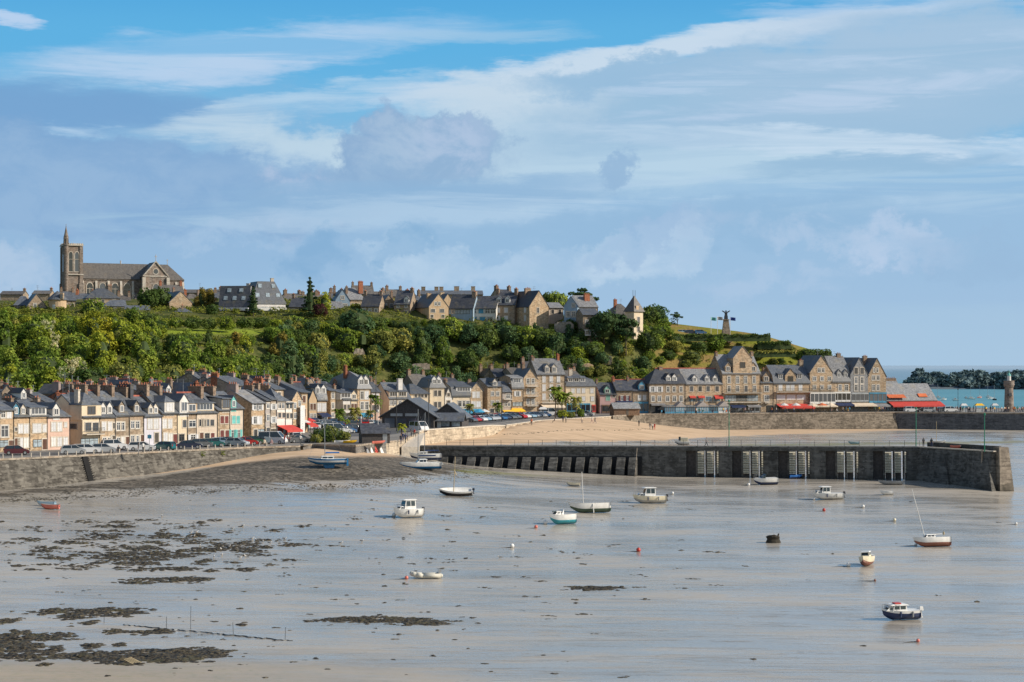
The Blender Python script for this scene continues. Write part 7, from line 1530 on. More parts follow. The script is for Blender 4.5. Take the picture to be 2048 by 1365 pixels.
# ---------- boats
def bm(nm, c): return paint(nm, c, .35)
B_ = {'white': bm('white_gelcoat', (.80,.79,.76)), 'cream': bm('cream_gelcoat', (.78,.70,.52)), 'blue': bm('blue_hull_paint', (.02,.16,.36)), 'navy': bm('navy_hull_paint', (.015,.035,.11)), 'black': bm('black_hull_paint', (.02,.018,.022)), 'turq': bm('turquoise_antifouling', (.04,.33,.40)), 'red': bm('red_hull_paint', (.55,.06,.04)), 'brown': bm('oxide_antifouling', (.26,.10,.07)), 'green': bm('dark_green_antifouling', (.05,.09,.06)), 'grey': bm('grey_hull_paint', (.30,.31,.32)), 'lblue': bm('pale_blue_hull_paint', (.40,.58,.70)), 'coral': bm('coral_hull_paint', (.70,.20,.15)), 'bgrey': bm('grey_inside', (.42,.42,.40)), 'sky': bm('bright_blue_cover', (.03,.16,.48))}
def hull(L, Bm, H, top, bottom, deck='white', wl=.42, sheer=.28, transom=.75, opend=.0, rake=.16, stripe=None, par=None, nm='hull'):
    """bow at +x; deck sunk by opend for open boats"""
    mb = MB(); N = 13; rings = []
    for i in range(N):
        t = i/(N-1); x = -L/2+L*t; b_ = Bm/2*(transom+(1-transom)*math.sin(min(1, t/.45)*math.pi/2)) if t < .45 else Bm/2*max(.015, (1-((t-.45)/.55)**2.3))
        zs_ = H*(1+sheer*(max(0, t-.35)/.65)**2+.05*(1-t)); zk = H*.02+H*.55*max(0, (t-.72)/.28)**2; sh = rake*L*((t-.6)/.4) if t > .6 else 0
        r = []
        for q in (0, .28, .52, .78, 1.0):
            wq = [0.0, .62, .86, .97, 1.0][(0, .28, .52, .78, 1.0).index(q)]; z = zk+(zs_-zk)*([0, .14, .42, .74, 1.0][(0, .28, .52, .78, 1.0).index(q)]); r.append((x+sh*(z/H-.6)*.5, b_*wq, z))
        rings.append([(p[0], -p[1], p[2]) for p in reversed(r)]+r[1:])
    m_ = len(rings[0]); vs = [p for r in rings for p in r]; fs = []; mi = []
    for i in range(N-1):
        for j in range(m_-1):
            fs.append((i*m_+j, i*m_+j+1, (i+1)*m_+j+1, (i+1)*m_+j)); lo = 1 if j in (2, 3, 4, 5) else 0
            mi.append(lo if not (stripe and j in (0, 7)) else 2)
    fs.append(tuple(range(m_))); mi.append(0)
    me = bpy.data.meshes.new(nm); me.from_pydata(vs, [], fs)
    for q in (top, bottom, stripe or top): me.materials.append(B_[q])
    me.polygons.foreach_set('material_index', mi); me.polygons.foreach_set('use_smooth', [True]*(len(fs)-1)+[False]); me.update()
    h = obj(nm, me, par)
    dk = MB(); ins = .93
    for i in range(N-1):
        a, b_ = rings[i], rings[i+1]
        def q(r, s, k_, dz): p = r[0 if s < 0 else -1]; return (p[0]*(.985), p[1]*k_, p[2]-dz)
        if opend:
            dk.poly([q(a,-1,1.0,-.01), q(b_,-1,1.0,-.01), q(b_,-1,.86,-.01), q(a,-1,.86,-.01)], 1); dk.poly([q(a,1,.86,-.01), q(b_,1,.86,-.01), q(b_,1,1.0,-.01), q(a,1,1.0,-.01)], 1)
            dk.poly([q(a,-1,.86,-.01), q(b_,-1,.86,-.01), q(b_,-1,.7,opend), q(a,-1,.7,opend)], 0); dk.poly([q(a,1,.7,opend), q(b_,1,.7,opend), q(b_,1,.86,-.01), q(a,1,.86,-.01)], 0)
            dk.poly([q(a,-1,.7,opend), q(b_,-1,.7,opend), q(b_,1,.7,opend), q(a,1,.7,opend)], 0)
        else: dk.poly([q(a,-1,.99,-.005), q(b_,-1,.99,-.005), q(b_,1,.99,-.005), q(a,1,.99,-.005)], 0)
    if opend: dk.box(-L*.5, -Bm*.36, H*.5, -L*.47, Bm*.36, H*1.02, 1)
    dk.build('deck' if not opend else 'inside', [B_[deck], B_[top if top != 'black' else 'white']], par)
    return h
def boat(px, py, name, label, heading, heel=0, group='boats lying on the mud', z=None, D=None):
    p = on_shore(px, py) if D is None else W(px, D, z)
    o = empty(name, p, math.radians(heading)); o.rotation_euler = (math.radians(heel), 0, math.radians(heading)); return tag(o, label, 'boat', group)
def cabin(par, x0, x1, w, z0, h, mt='white', roofm='white', rake=.25, over=.12):
    mb = MB(); r = rake*h
    mb.hexa([(x0,-w/2,z0),(x1,-w/2,z0),(x1,w/2,z0),(x0,w/2,z0)], [(x0+.03,-w*.43,z0+h),(x1-r,-w*.43,z0+h),(x1-r,w*.43,z0+h),(x0+.03,w*.43,z0+h)]); c = mb.build('cabin', B_[mt], par)
    mb = MB(); hz = z0+h*.36; ht = z0+h*.9; f = lambda z: (z-z0)/h
    for s in (-1, 1):
        n = 2
        for i in range(n):
            a = x0+.1+(x1-r-x0-.1)*i/n+.05; b_ = x0+.1+(x1-r-x0-.1)*(i+1)/n-.05; yb = w/2-(w*.07)*f(hz); yt = w/2-(w*.07)*f(ht)
            mb.hexa([(a,s*yb-.02,hz),(b_+r*.25*(i == n-1),s*yb-.02,hz),(b_+r*.25*(i == n-1),s*yb+.02,hz),(a,s*yb+.02,hz)], [(a,s*yt-.02,ht),(b_,s*yt-.02,ht),(b_,s*yt+.02,ht),(a,s*yt+.02,ht)])
    xa = x1-r*f(hz); xb = x1-r*f(ht)
    mb.hexa([(xa-.02,-w*.38,hz),(xa+.025,-w*.38,hz),(xa+.025,w*.38,hz),(xa-.02,w*.38,hz)], [(xb-.02,-w*.36,ht),(xb+.025,-w*.36,ht),(xb+.025,w*.36,ht),(xb-.02,w*.36,ht)])
    mb.build('window', M['cglass'], c)
    mb = MB(); mb.hexa([(x0-over,-w/2,z0+h),(x1-r+over*2,-w/2,z0+h),(x1-r+over*2,w/2,z0+h),(x0-over,w/2,z0+h)], [(x0,-w*.44,z0+h+.1),(x1-r+over*.6,-w*.44,z0+h+.1),(x1-r+over*.6,w*.44,z0+h+.1),(x0,w*.44,z0+h+.1)]); mb.build('cabin_roof', B_[roofm], c)
    return c
def outboard(par, x, z, s=1.0, mt='black'):
    mb = MB(); mb.hexa([(x-.42*s,-.14*s,z+.15*s),(x-.02,-.14*s,z+.15*s),(x-.02,.14*s,z+.15*s),(x-.42*s,.14*s,z+.15*s)], [(x-.36*s,-.1*s,z+.52*s),(x-.08,-.1*s,z+.52*s),(x-.08,.1*s,z+.52*s),(x-.36*s,.1*s,z+.52*s)])
    mb.bar((x-.22*s,0,z+.2*s), (x-.28*s,0,z-.45*s), .06*s); mb.box(x-.42*s,-.03,z-.5*s,x-.18*s,.03,z-.42*s); mb.build('outboard_motor', B_[mt], par)
def mast(par, x, z, h, lean=(0, 0), r=.05, mt='wframe', boom=0, boomz=.9, cover=None):
    t = Vector((x+lean[0]*h, lean[1]*h, z+h)); MB().bar((x, 0, z), t, r*1.15, 0, 6, r*.75).build('mast', M[mt], par)
    if boom:
        MB().bar((x-.05, 0, z+boomz), (x-boom, 0, z+boomz+.12), r*.8, 0, 5).build('boom', M[mt], par)
        if cover: MB().loft([[(x-.1-boom*k_, math.cos(a)*.11, z+boomz+.14+math.sin(a)*.13) for a in [i*math.pi/3 for i in range(6)]] for k_ in (0, .3, .7, .98)]).build('sail_cover', B_[cover], par)
def rail(par, L, Bm, H, x0, h=.35):
    mb = MB(); P = []
    for i in range(7):
        a = -1+2*i/6; t = 1-abs(a); x = x0+(L*.53-x0)*(1-(abs(a))**1.6); P.append((x, a*Bm*.42*min(1, abs(a)*1.4+.05), H*1.26+h))
    for a, b_ in zip(P, P[1:]): mb.bar(a, b_, .02, 0, 4)
    for p in P: mb.bar((p[0]-.04, p[1], p[2]-h-.1), p, .016, 0, 4)
    mb.build('pulpit_rail', M['galv'], par)
def shrouds(par, x, z, h, L, Bm, H):
    mb = MB(); t = (x, 0, z+h)
    for q in ((L*.52,0,H*1.2),(-L*.48,0,H),(x-.1,Bm*.45,H),(x-.1,-Bm*.45,H)): mb.bar(t, q, .012, 0, 3)
    mb.build('rigging', M['galv'], par)
# keel sailboat by the slip
o = boat(656, 926, 'sailboat', 'white and blue sailboat with a dark blue bottom standing on its keel by the slip', 190); H = 1.25; L = 6.0
k_ = hull(L, 2.2, .95, 'white', 'blue', 'white', stripe='blue', par=o); k_.location.z = .55
for c in o.children: c.location.z = .55
MB().hexa([(-.9,-.14,0),(.5,-.14,0),(.5,.14,0),(-.9,.14,0)], [(-1.2,-.2,.75),(.9,-.2,.75),(.9,.2,.75),(-1.2,.2,.75)]).build('keel', B_['blue'], o)
MB().box(-L/2-.35,-.05,.35,-L/2-.02,.05,1.6).build('rudder', B_['blue'], o)
cb = cabin(o, -.9, 1.3, 1.2, 1.5, .42, rake=.9); mast(o, .5, 1.5, 6.8, (.02, 0), .05, 'galv', 2.3, .9, 'sky'); shrouds(o, .5, 1.5, 6.8, L, 2.2, 1.5); rail(o, L, 2.2, 1.25, 1.6); MB().bar((-L/2-.1, -.3, .0), (-L/2-.4, -.4, -.6), .03).build('tiller', M['timber'], o)
# catamaran and its neighbour
o = boat(842, 938, 'catamaran', 'white twin-hulled catamaran with blue bottom in front of the jetty root', 192); L = 6.6
for s in (1, -1):
    h = hull(L, 1.0, 1.05, 'white', 'blue', 'white', sheer=.1, par=o, nm='hull')
    h.location.y = s*1.25; list(o.children)[-1].location.y = s*1.25
MB().box(-2.4,-1.2,.75,1.2,1.2,1.0).build('bridge_deck', B_['white'], o); cabin(o, -.9, 1.0, 1.9, 1.0, .6, rake=1.2); mast(o, .5, 1.2, 9.0, (0, 0), .06, 'galv', 3.0, .9, 'navy'); shrouds(o, .5, 1.2, 8.6, L, 2.6, 1.0)
MB().box(-3.6,-1.6,.7,-2.3,1.6,.95).build('stern_platform', B_['bgrey'], o); outboard(o, -3.3, .7, .9, 'grey')
o = boat(852, 921, 'sailboat', 'white sailboat with a navy sail cover just behind the catamaran', 188); L = 5.6
hull(L, 2.0, 1.15, 'white', 'navy', 'white', par=o); mast(o, .3, 1.2, 7.6, (-.02, 0), .05, 'galv', 2.6, .45, 'navy'); shrouds(o, .3, 1.2, 7.4, L, 2.0, 1.1); cabin(o, -.2, 1.4, 1.1, 1.15, .35, rake=.9); outboard(o, -2.8, .8, .8, 'black')
# open boats with wooden and white masts
o = boat(912, 992, 'open_sailboat', 'black-hulled open boat with a bare wooden mast', 190, -17); L = 5.0
hull(L, 2.1, .95, 'black', 'black', 'white', opend=.28, par=o, stripe='white'); mast(o, .4, .4, 6.2, (.015, .10), .06, 'timber'); outboard(o, -2.5, .75, .9)
MB().bar((.55, .3, 4.4), (.2, .9, 3.7), .07).build('yard', M['timber'], o)
for x in (-1.3, -.3, .9): MB().box(x-.12, -.8, .66, x+.12, .8, .70).build('thwart', B_['white'], o)
o = boat(1180, 1026, 'open_sailboat', 'white open boat with a dark green bottom and a short white mast', 198, 4); L = 5.9
hull(L, 2.1, 1.35, 'white', 'green', 'bgrey', opend=.3, sheer=.12, par=o); mast(o, 1.0, .7, 5.2, (.02, 0), .06)
MB().bar((-.1,1.08,1.3), (-.15,1.12,-.0), .07).build('leg_prop', B_['white'], o); MB().box(-L/2-.3,-.04,.2,-L/2-.02,.04,1.2).build('rudder', B_['green'], o)
for x in (-1.6, -.2): MB().box(x-.13, -.8, 1.0, x+.13, .8, 1.05).build('thwart', M['timber'], o)
# wheelhouse motor boats
def wheelboat(px, py, label, L, Bm, H, heading, heel, top='white', bottom='white', cw=(-.3, 1.1), ch=1.25, stripe=None, motor='black', roofm='white', name='motor_boat'):
    o = boat(px, py, name, label, heading, heel); hull(L, Bm, H, top, bottom, 'white', par=o, stripe=stripe)
    cabin(o, cw[1]-.3, cw[1]+L*.22, Bm*.55, H*1.05, .32, rake=1.2)
    cabin(o, cw[0]-.25, cw[1]+.15, Bm*.72, H*1.0, ch*.95, roofm=roofm, over=.22)
    if motor: outboard(o, -L/2, H*.75, 1.0, motor)
    rail(o, L, Bm, H*1.02, L*.14)
    for x_ in (-.22, .12):
        for s_ in (-1, 1): MB().lathe([(.03,-.3),(.09,-.24),(.09,.2),(.03,.26)], 8, 0, (L*x_, s_*(Bm*.5+.06), H*.72)).build('fender', B_['navy' if x_ > 0 else 'grey'], o)
    return o
wheelboat(817, 1036, 'stubby white wheelhouse motor boat with a round roof, nearest the middle of the mud', 4.2, 1.9, 1.15, 212, 2, 'white', 'white', (-.6, .8), 1.35)
wheelboat(1300, 1007, 'cream-white wheelhouse motor boat with a black outboard, right of the open boats', 5.0, 2.0, 1.1, 192, 1, 'cream', 'bgrey', (-.5, .9), 1.35)
wheelboat(1657, 999, 'white wheelhouse motor boat with a blue canvas and black outboard before the slatted bays', 4.8, 1.9, .95, 190, 0, 'white', 'white', (.1, 1.2), 1.1)
o = wheelboat(1802, 1240, 'navy blue cabin boat with white stripes and a red roof hatch, nearest to the viewer', 3.5, 1.5, .85, 195, -2, 'navy', 'navy', (-.1, .9), .55, 'white', 'white'); MB().box(.15,-.3,1.48,.75,.3,1.58).build('roof_hatch', B_['red'], o)
o = boat(1126, 1049, 'motor_boat', 'white motor boat with a turquoise bottom and a tall windscreen frame', 212, 6); hull(3.9, 1.7, 1.25, 'white', 'turq', 'white', par=o, sheer=.18); MB().loft([[(.2,-.62,1.25),(.2,.62,1.25),(.0,.5,2.0),(.0,-.5,2.0)],[(.5,-.6,1.25),(.5,.6,1.25),(.06,.46,2.0),(.06,-.46,2.0)]]).build('windscreen', B_['white'], o)
cabin(o, .5, 1.5, 1.0, 1.3, .4, mt='white', rake=1.1); MB().box(.3,-.55,1.72,1.3,.3,1.8).build('cover', B_['green'], o)
o = boat(1531, 970, 'motor_boat', 'white speedboat with a raised windscreen frame before the second slatted bay', 194, -3); hull(4.2, 1.8, 1.15, 'white', 'navy', 'white', par=o, sheer=.05, transom=.9); MB().hexa([(.3,-.7,1.15),(.9,-.6,1.15),(.9,.6,1.15),(.3,.7,1.15)], [(.1,-.62,1.9),(.2,-.55,1.9),(.2,.55,1.9),(.1,.62,1.9)]).build('windscreen', M['cglass'], o); rail(o, 4.2, 1.8, 1.1, .8)
o = boat(1734, 1132, 'motor_boat', 'small cream boat with a canvas cover lying end-on to the viewer', 248, 5); hull(3.4, 1.7, 1.0, 'cream', 'brown', 'white', par=o); cabin(o, -.4, .7, 1.0, 1.05, .5, 'cream', 'white', .6); MB().loft([[(-1.5,-.7,1.05),(-1.5,.7,1.05),(-1.5,0,1.3)],[(-.4,-.6,1.1),(-.4,.6,1.1),(-.4,0,1.5)]]).build('cover', B_['bgrey'], o); outboard(o, -1.7, .7, .8)
o = boat(1865, 1094, 'sailboat', 'white sailboat with an oxide red bottom and a long leaning mast', 196, 12); L = 4.7
hull(L, 1.8, 1.05, 'white', 'brown', 'white', par=o, sheer=.14); cabin(o, -.3, 1.1, 1.0, 1.1, .3, rake=1.2); mast(o, .9, 1.1, 6.0, (.20, .03), .055, 'wframe', 2.6, .35); MB().box(-L/2-.25,-.04,.15,-L/2-.02,.04,1.1).build('rudder', B_['brown'], o); MB().ball((-1.7, 0, 1.62), .18, 0, 8, 5, (.6, 1, 1.3)).build('rolled_sail', M['timber'], o)
# inflatable and dinghies
o = boat(852, 1157, 'inflatable_dinghy', 'grey inflatable dinghy with a small outboard near a red buoy', 190, 0); mb = MB(); ring = []
for s in (-1, 1):
    P = [(-1.5, s*.55, .30), (.4, s*.58, .32), (1.1, s*.45, .40), (1.5, s*.16, .52)]
    for a, b_ in zip(P, P[1:]): mb.bar(a, b_, .23, 0, 10)
    for p in P: mb.ball(p, .232, 0, 10, 6)
mb.ball((1.52, 0, .53), .23, 0, 10, 6); mb.build('tube', plain('pale_grey_rubber', (.55,.53,.46), .6, .2), o, smooth=True); MB().box(-1.45,-.5,.12,1.2,.5,.22).build('floor', B_['bgrey'], o); MB().box(-1.35,-.5,.2,-1.27,.5,.62).build('transom', B_['grey'], o); outboard(o, -1.3, .5, .8, 'grey')
def dinghy(px, py, label, L, top, bottom, heading, heel=0, **k):
    o = boat(px, py, 'rowing_dinghy', label, heading, heel, **k); hull(L, L*.4, .62, top, bottom, 'bgrey' if top != 'white' else 'white', opend=.26, par=o, transom=.7)
    for x in (-L*.2, L*.12): MB().box(x-.1, -L*.15, .42, x+.1, L*.15, .46).build('thwart', M['timber'], o)
    return o
dinghy(93, 1013, 'pale blue dinghy lying just behind the coral one on the left mud', 2.6, 'lblue', 'white', 170); dinghy(101, 1019, 'coral red dinghy lying on the left mud', 2.5, 'coral', 'coral', 174)
dinghy(1147, 973, 'small pale grey dinghy lying below the buttresses', 2.2, 'cream', 'grey', 170); dinghy(1289, 951, 'white dinghy tilted against the foot of the jetty', 1.9, 'white', 'white', 10, -14)
dinghy(1592, 958, 'bright blue covered dinghy at the foot of the third slatted bay', 2.3, 'sky', 'navy', 12, -10); o = dinghy(1782, 970, 'grey metal skiff with an outboard under the last slatted bay', 3.9, 'grey', 'grey', 172, 3); outboard(o, -1.95, .45, .9, 'grey')
dinghy(1774, 990, 'small white tender alone right of the wheelhouse boat', 2.0, 'white', 'white', 178)
o = boat(1365, 890, 'workboat', 'cream boxy workboat on the beach behind the jetty', 172, 0); hull(3.4, 1.7, .8, 'white', 'grey', 'cream', par=o); MB().box(-1.3,-.6,.8,.4,.6,1.7).build('box_cabin', B_['cream'], o); MB().box(.42,-.5,1.0,.9,.5,1.9).build('dark_screen', M['cglass'], o)
dinghy(1708, 889, 'pale blue dinghy on the green flats behind the jetty', 2.6, 'lblue', 'lblue', 176)
o = boat(1876, 889, 'open_sailboat', 'dark sailing dinghy with a bare mast behind the jetty head', 8, 0); hull(3.6, 1.5, .8, 'grey', 'black', 'white', opend=.2, par=o); mast(o, -.4, .5, 5.2, (0, 0), .05, 'timber', 1.2, .9)
d = E0.lerp(E1, .42); o = empty('rowing_dinghy', (d.x+1.6, d.y+1.2, 9.5), er); tag(o, 'coral dinghy lying on the deck of the jetty head', 'boat', 'boats lying on the mud'); hull(2.4, 1.0, .5, 'coral', 'coral', 'white', opend=.2, par=o)
# moored boats in the far bay
for i, (px, py, Lx, ms, tp, lab) in enumerate([(1876,797,4.5,1,'white','white moored yacht beside the restaurant roof'),(1887,801,4.2,0,'white','white moored motor boat right of the restaurant roof'),(1910,802,4,0,'white','small white moored motor boat before a grey mast'),(1942,799,6,1,'white','longest white moored yacht in the bay'),(1959,797,3.6,1,'coral','white moored yacht with a red side'),(1976,796,3.4,1,'white','small white moored yacht farthest out'),(1981,799,4.2,0,'white','white moored motor boat left of the dark one'),(1989,801,3,1,'black','small dark moored yacht'),(1932,798,2.2,0,'grey','grey dinghy moored beside the longest yacht')]):
    D = DZ(py, -1.5); o = boat(px, py, 'moored_boat', lab, [176,4,172,178,10,176,8,172,176][i], 0, 'boats moored in the far bay', -1.6, D); hull(Lx, Lx*.36, 1.1, tp, 'white' if tp != 'black' else 'black', 'white', par=o); cabin(o, -Lx*.2, Lx*.2, Lx*.2, 1.15, .75)
    if ms: mast(o, .2, 1.2, 10 if i in (0, 7) else 8.5, (0, 0), .10, 'galv')
# kayaks against the slip wall, yellow boat above
for i, (px, c, lab) in enumerate([(735,'grey','grey kayak leaning at the left end of the slip wall'),(743,'white','white kayak leaning on the slip wall, left of the red one'),(752,'red','red kayak leaning on the slip wall between the white ones'),(762,'white','white kayak leaning on the slip wall, right of the red one')]):
    D = np.interp(px, [711, 772], [329, 345])-2.4; o = empty('kayak', W(px, D, 8.1)); o.rotation_euler = (math.radians(20), math.radians(-52), math.radians(120)); tag(o, lab, 'kayak', 'kayaks leaning on the slip wall')
    hull(2.7, .75, .35, c, c, c, transom=.2, par=o)
for px, py, c, hd, lab in ((697,889,'yellow','5','bright yellow kayak lying on top of the slip wall'),(684,889,'white','12','white hull lying upside down beside the yellow kayak'),(757,890,'coral','40','pink-red kayak on the corner of the slip wall')):
    o = empty('kayak', W(px, DZ(py, ROAD)+1.0, ROAD+.15), math.radians(float(hd))); tag(o, lab, 'kayak')
    if 'yellow' not in B_: B_['yellow'] = bm('yellow_hull_paint', (.80,.48,.02))
    hull(2.7, .8, .45, c, c, c, transom=.25, par=o)
# buoys, stump, stakes
for px, py, c, r, lab in [(788,1034,'white',.30,'white mooring buoy left of the stubby wheelhouse boat'),(1091,1049,'white',.30,'white mooring buoy left of the turquoise-bottomed boat'),(1345,989,'white',.24,'white buoy behind the cream wheelhouse boat'),(1497,972,'white',.26,'white buoy left of the speedboat'),(1726,1016,'white',.26,'white buoy below the wheelhouse boat with the blue canvas'),(1789,1043,'cream',.24,'yellowish buoy left of the leaning mast'),(1697,1134,'white',.26,'white buoy left of the end-on cream boat'),(1024,1096,'white',.28,'white buoy alone on the middle mud'),(1277,1104,'red',.27,'red buoy alone on the middle mud'),(1648,1023,'red',.25,'red buoy below the wheelhouse boat before the slatted bays'),(1072,1057,'coral',.24,'coral buoy lower left of the turquoise-bottomed boat'),(813,1159,'coral',.20,'coral buoy beside the inflatable dinghy'),(1836,1285,'coral',.16,'coral buoy below the navy cabin boat'),(1750,1163,'brown',.13,'small brown buoy below the end-on cream boat'),(1832,1092,'white',.2,'white fender buoy at the bow of the leaning-mast sailboat'),(1628,1000,'white',.2,'white buoy under the bow of the boat before the slatted bays'),(2032,1050,'white',.2,'small white buoy at the right edge of the mud')]:
    p = on_shore(px, py); o = tag(empty('mooring_buoy', p), lab, 'buoy', 'mooring buoys on the mud'); MB().ball((0,0,r*.85), r, 0, 12, 8).build('float', B_[c], o, smooth=True)
    mb = MB(); q = Vector((0, 0, .05)); a = R(2.6, 3.6)
    for i in range(7): q2 = q+Vector((math.cos(a)*.3, math.sin(a)*.12, -.01)); mb.bar(q, q2, .035, 0, 5); q = q2; a += R(-.5, .5)
    mb.bar((0,0,r*1.6), (0,0,r*2.0), .04, 0, 5); mb.build('chain', M['metal'], o)
p = on_shore(1546, 1086); mb = MB(); rings = []
for z, k_ in ((-.3, 1.2), (.1, 1.05), (.45, .9), (.75, .98), (.92, .85)): rings.append([(math.cos(a)*.85*k_*R(.85, 1.12), math.sin(a)*.6*k_*R(.85, 1.12), z+(R(-.12, .12) if z > .9 else 0)) for a in [i*.6283 for i in range(10)]])
mb.loft(rings); mb.bar((.6,0,.7), (.7,0,1.15), .1); mb.build('mooring_block', plain('weedy_black_block', (.035,.03,.022), .9, .5, 3), None, p)
tag(bpy.data.objects['mooring_block'], 'big black weed-covered mooring block alone on the mud', 'block')
for px, py, h, lab in ((208,1247,.9,'leftmost thin stake standing in the mud'),(333,1257,1.0,'second thin stake from the left, before a weed clump'),(381,1259,2.0,'tallest thin stake standing in the mud'),(467,1269,1.0,'thin stake standing along the oyster line'),(570,1281,1.1,'thin stake at the right end of the oyster line')):
    p = on_shore(px, py); tag(MB().bar((0,0,-.3), (R(-.06,.06),0,h), .022, 0, 5).build('stake', M['metal'], None, p), lab, 'stake', 'stakes in the mud')
mb = MB(); a = on_shore(246, 1250); b_ = on_shore(585, 1283); n = 60
ring_ = []
for i in range(n+1):
    q = a.lerp(b_, i/n)-a+Vector((0, R(-.25, .25), .03)); w_ = R(.015, .045); ring_.append([(q.x, q.y-w_, q.z-.05), (q.x, q.y, q.z+w_), (q.x, q.y+w_, q.z-.05)])
mb.loft(ring_); tag(mb.build('oyster_line', M['metal'], None, a), 'long dark rope line running past the stakes on the mud', 'rope')
p = on_shore(266, 1327); o = tag(empty('broken_pallet', p), 'broken slatted wooden pallet stranded on the lower weed bank', 'pallet'); o.rotation_euler = (.12, .22, -.7); mb = MB()
for i in range(5): mb.box(-.75, -.35+i*.16, .14, .75, -.26+i*.16, .17)
for x in (-.6, .5): mb.box(x-.04, -.38, .04, x+.04, .42, .14)
mb.build('slats', M['timber'], o)
mb = MB(); p = Vector((J0.x, J0.y, 0)); q = hit(1273, J0, J1); tag(mb.bar((0,0,-1), (.5,.2,5.6), .07, 0, 6).build('leaning_post', M['greystone'], None, (q.x-.6, q.y-3.2, 3.4)), 'tall pole leaning on the jetty at the end of the buttresses', 'pole')
# ---------- street furniture
def lamp(px, D, h, arms, label, mt='metal', z=ROAD):
    o = tag(empty('street_lamp', W(px, D, z)), label, 'street lamp'); MB().bar((0,0,0), (0,0,h), .09, 0, 6, .05).build('pole', M[mt], o)
    for s in ((1, -1) if arms == 2 else (1,) if arms == 1 else ()):
        mb = MB(); q = Vector((0,0,h-.3))
        for i in range(5): q2 = Vector((s*.4*(i+1), 0, h-.3+.35*math.sin((i+1)/5*2.4))); mb.bar(q, q2, .035, 0, 4); q = q2
        mb.build('arm', M[mt], o); MB().lathe([(.05,.2),(.28,0),(.2,-.08)], 8, 0, (s*2.0, 0, h-.15)).build('lamp_head', M['galv'], o)
    if not arms: MB().lathe([(.05,0),(.16,.1),(.16,.4),(.04,.5)], 8, 0, (0,0,h)).build('lantern', M[mt], o)
for a in ((634,425,10,2,'double-armed street lamp before the tan house with two dormers'),(752,398,12,0,'tall thin post just left of the market hall'),(793,400,9.5,0,'thin post before the market hall gable'),(857,404,10.5,0,'tall dark post at the right end of the market hall'),(1003,470,9.5,2,'double-armed street lamp before the narrow grey house'),(1116,506,9.5,2,'double-armed street lamp beside the tallest palm'),(756,340,5.5,0,'slim white post in front of the black hut','wframe'),(722,342,4.2,0,'slim white post left of the black hut','wframe'),(1553,553,7.5,0,'dark lamp post before the long red awning'),(1640,555,7.5,0,'dark lamp post before the broad gabled restaurant'),(1916,560,6.5,0,'thin lamp post on the pier right of the cars','metal'),(1660,556,7.5,1,'single-armed lamp post before the white restaurant front')): lamp(*a)
for px, D, z, h, lab in ((1458,hit(1458, J0, J1).y+2,JZ(1458),8.0,'tall slim green post on the jetty above the slatted bays'),(1832,336.5,9.45,6.6,'tall slim green post where the jetty turns'),(1969,317,9.5,6.0,'bright green post on the jetty head')):
    lamp(px, D, h, 0, lab, 'greenm', z)
o = tag(empty('road_sign', PZ(299, 905, ROAD)), 'blue square road sign on a grey post beside the white estate car', 'sign'); MB().bar((0,0,0), (0,0,2.9), .05).build('pole', M['galv'], o); MB().box(-.32,-.06,2.2,.32,-.02,2.8).build('panel', M['bshut'], o)
pmsh = MB().bar((0,0,-.1), (0,0,.62), .09, 0, 7).mesh('bollard', M['sill'])
bl = [A0w-dA*.35, A1w+dA*.12]; L = (bl[1]-bl[0]).length; n = 44
for i in range(n):
    p = bl[0].lerp(bl[1], i/n); o = obj('bollard', pmsh, None, (p.x-nA.x*.5, p.y-nA.y*.5, ROAD+.1)); tag(o, 'short pale stone bollard on the edge of the sea wall', 'bollard', 'bollards along the sea wall')
mb = MB()
pq = [hit(px, LE[0]+Vector((1,-11.2,0)), LE[1]+Vector((1,-11.2,0))) for px in (1330, 1770)]
railing('quay_railing', 'thin railing along the top of the quay wall before the restaurants', Vector((pq[0].x, pq[0].y-.0, 0)), Vector((pq[1].x, pq[1].y-1.5, 0)), ROAD, 1.6, .95, M['metal'])
# parasols and stalls
def parasol(p, r, h, mt, label): 
    o = tag(empty('parasol', p), label, 'parasol', 'parasols'); MB().bar((0,0,0), (0,0,h+.3), .04).build('pole', M['metal'], o); MB().lathe([(r,h-.5),(r*.55,h-.12),(.03,h+.25)], 8).build('canopy', M[mt], o)
for px, D, r, mt, lab in ((1625,556,1.7,'creamc','cream parasol left of the broad gabled restaurant'),(1644,556,1.7,'orangec','salmon parasol in the middle of the gabled restaurant terrace'),(1661,557,1.7,'creamc','cream parasol right of the broad gabled restaurant'),(1568,556,1.5,'wframe','white parasol under the red awning, left one'),(1592,556,1.5,'wframe','white parasol under the red awning, right one'),(958,478,1.6,'bluec','blue parasol before the stone gable house'),(968,480,1.6,'wframe','white parasol right of the blue one'),(606,392,1.7,'wframe','white parasol at the red-awning restaurant corner'),(618,400,1.6,'red','red parasol beside the restaurant corner')): parasol(W(px, D, ROAD), r, 2.6, mt, lab)
def stall(px, D, w, mt, label):
    o = tag(empty('market_tent', W(px, D, ROAD)), label, 'tent', 'market tents'); mb = MB()
    for x in (-w/2, w/2):
        for y in (0, 2): mb.bar((x,y,0), (x,y,1.9), .05)
    mb.build('frame', M['metal'], o); MB().loft([[(-w/2-.1,-.1,1.9),(w/2+.1,-.1,1.9),(w/2+.1,2.1,1.9),(-w/2-.1,2.1,1.9)],[(-w*.3,.6,2.5),(w*.3,.6,2.5),(w*.3,1.4,2.5),(-w*.3,1.4,2.5)]]).build('canopy', M[mt], o); MB().box(-w/2+.1, .1, 0, w/2-.1, .5, .9).build('counter', M['wframe'], o)
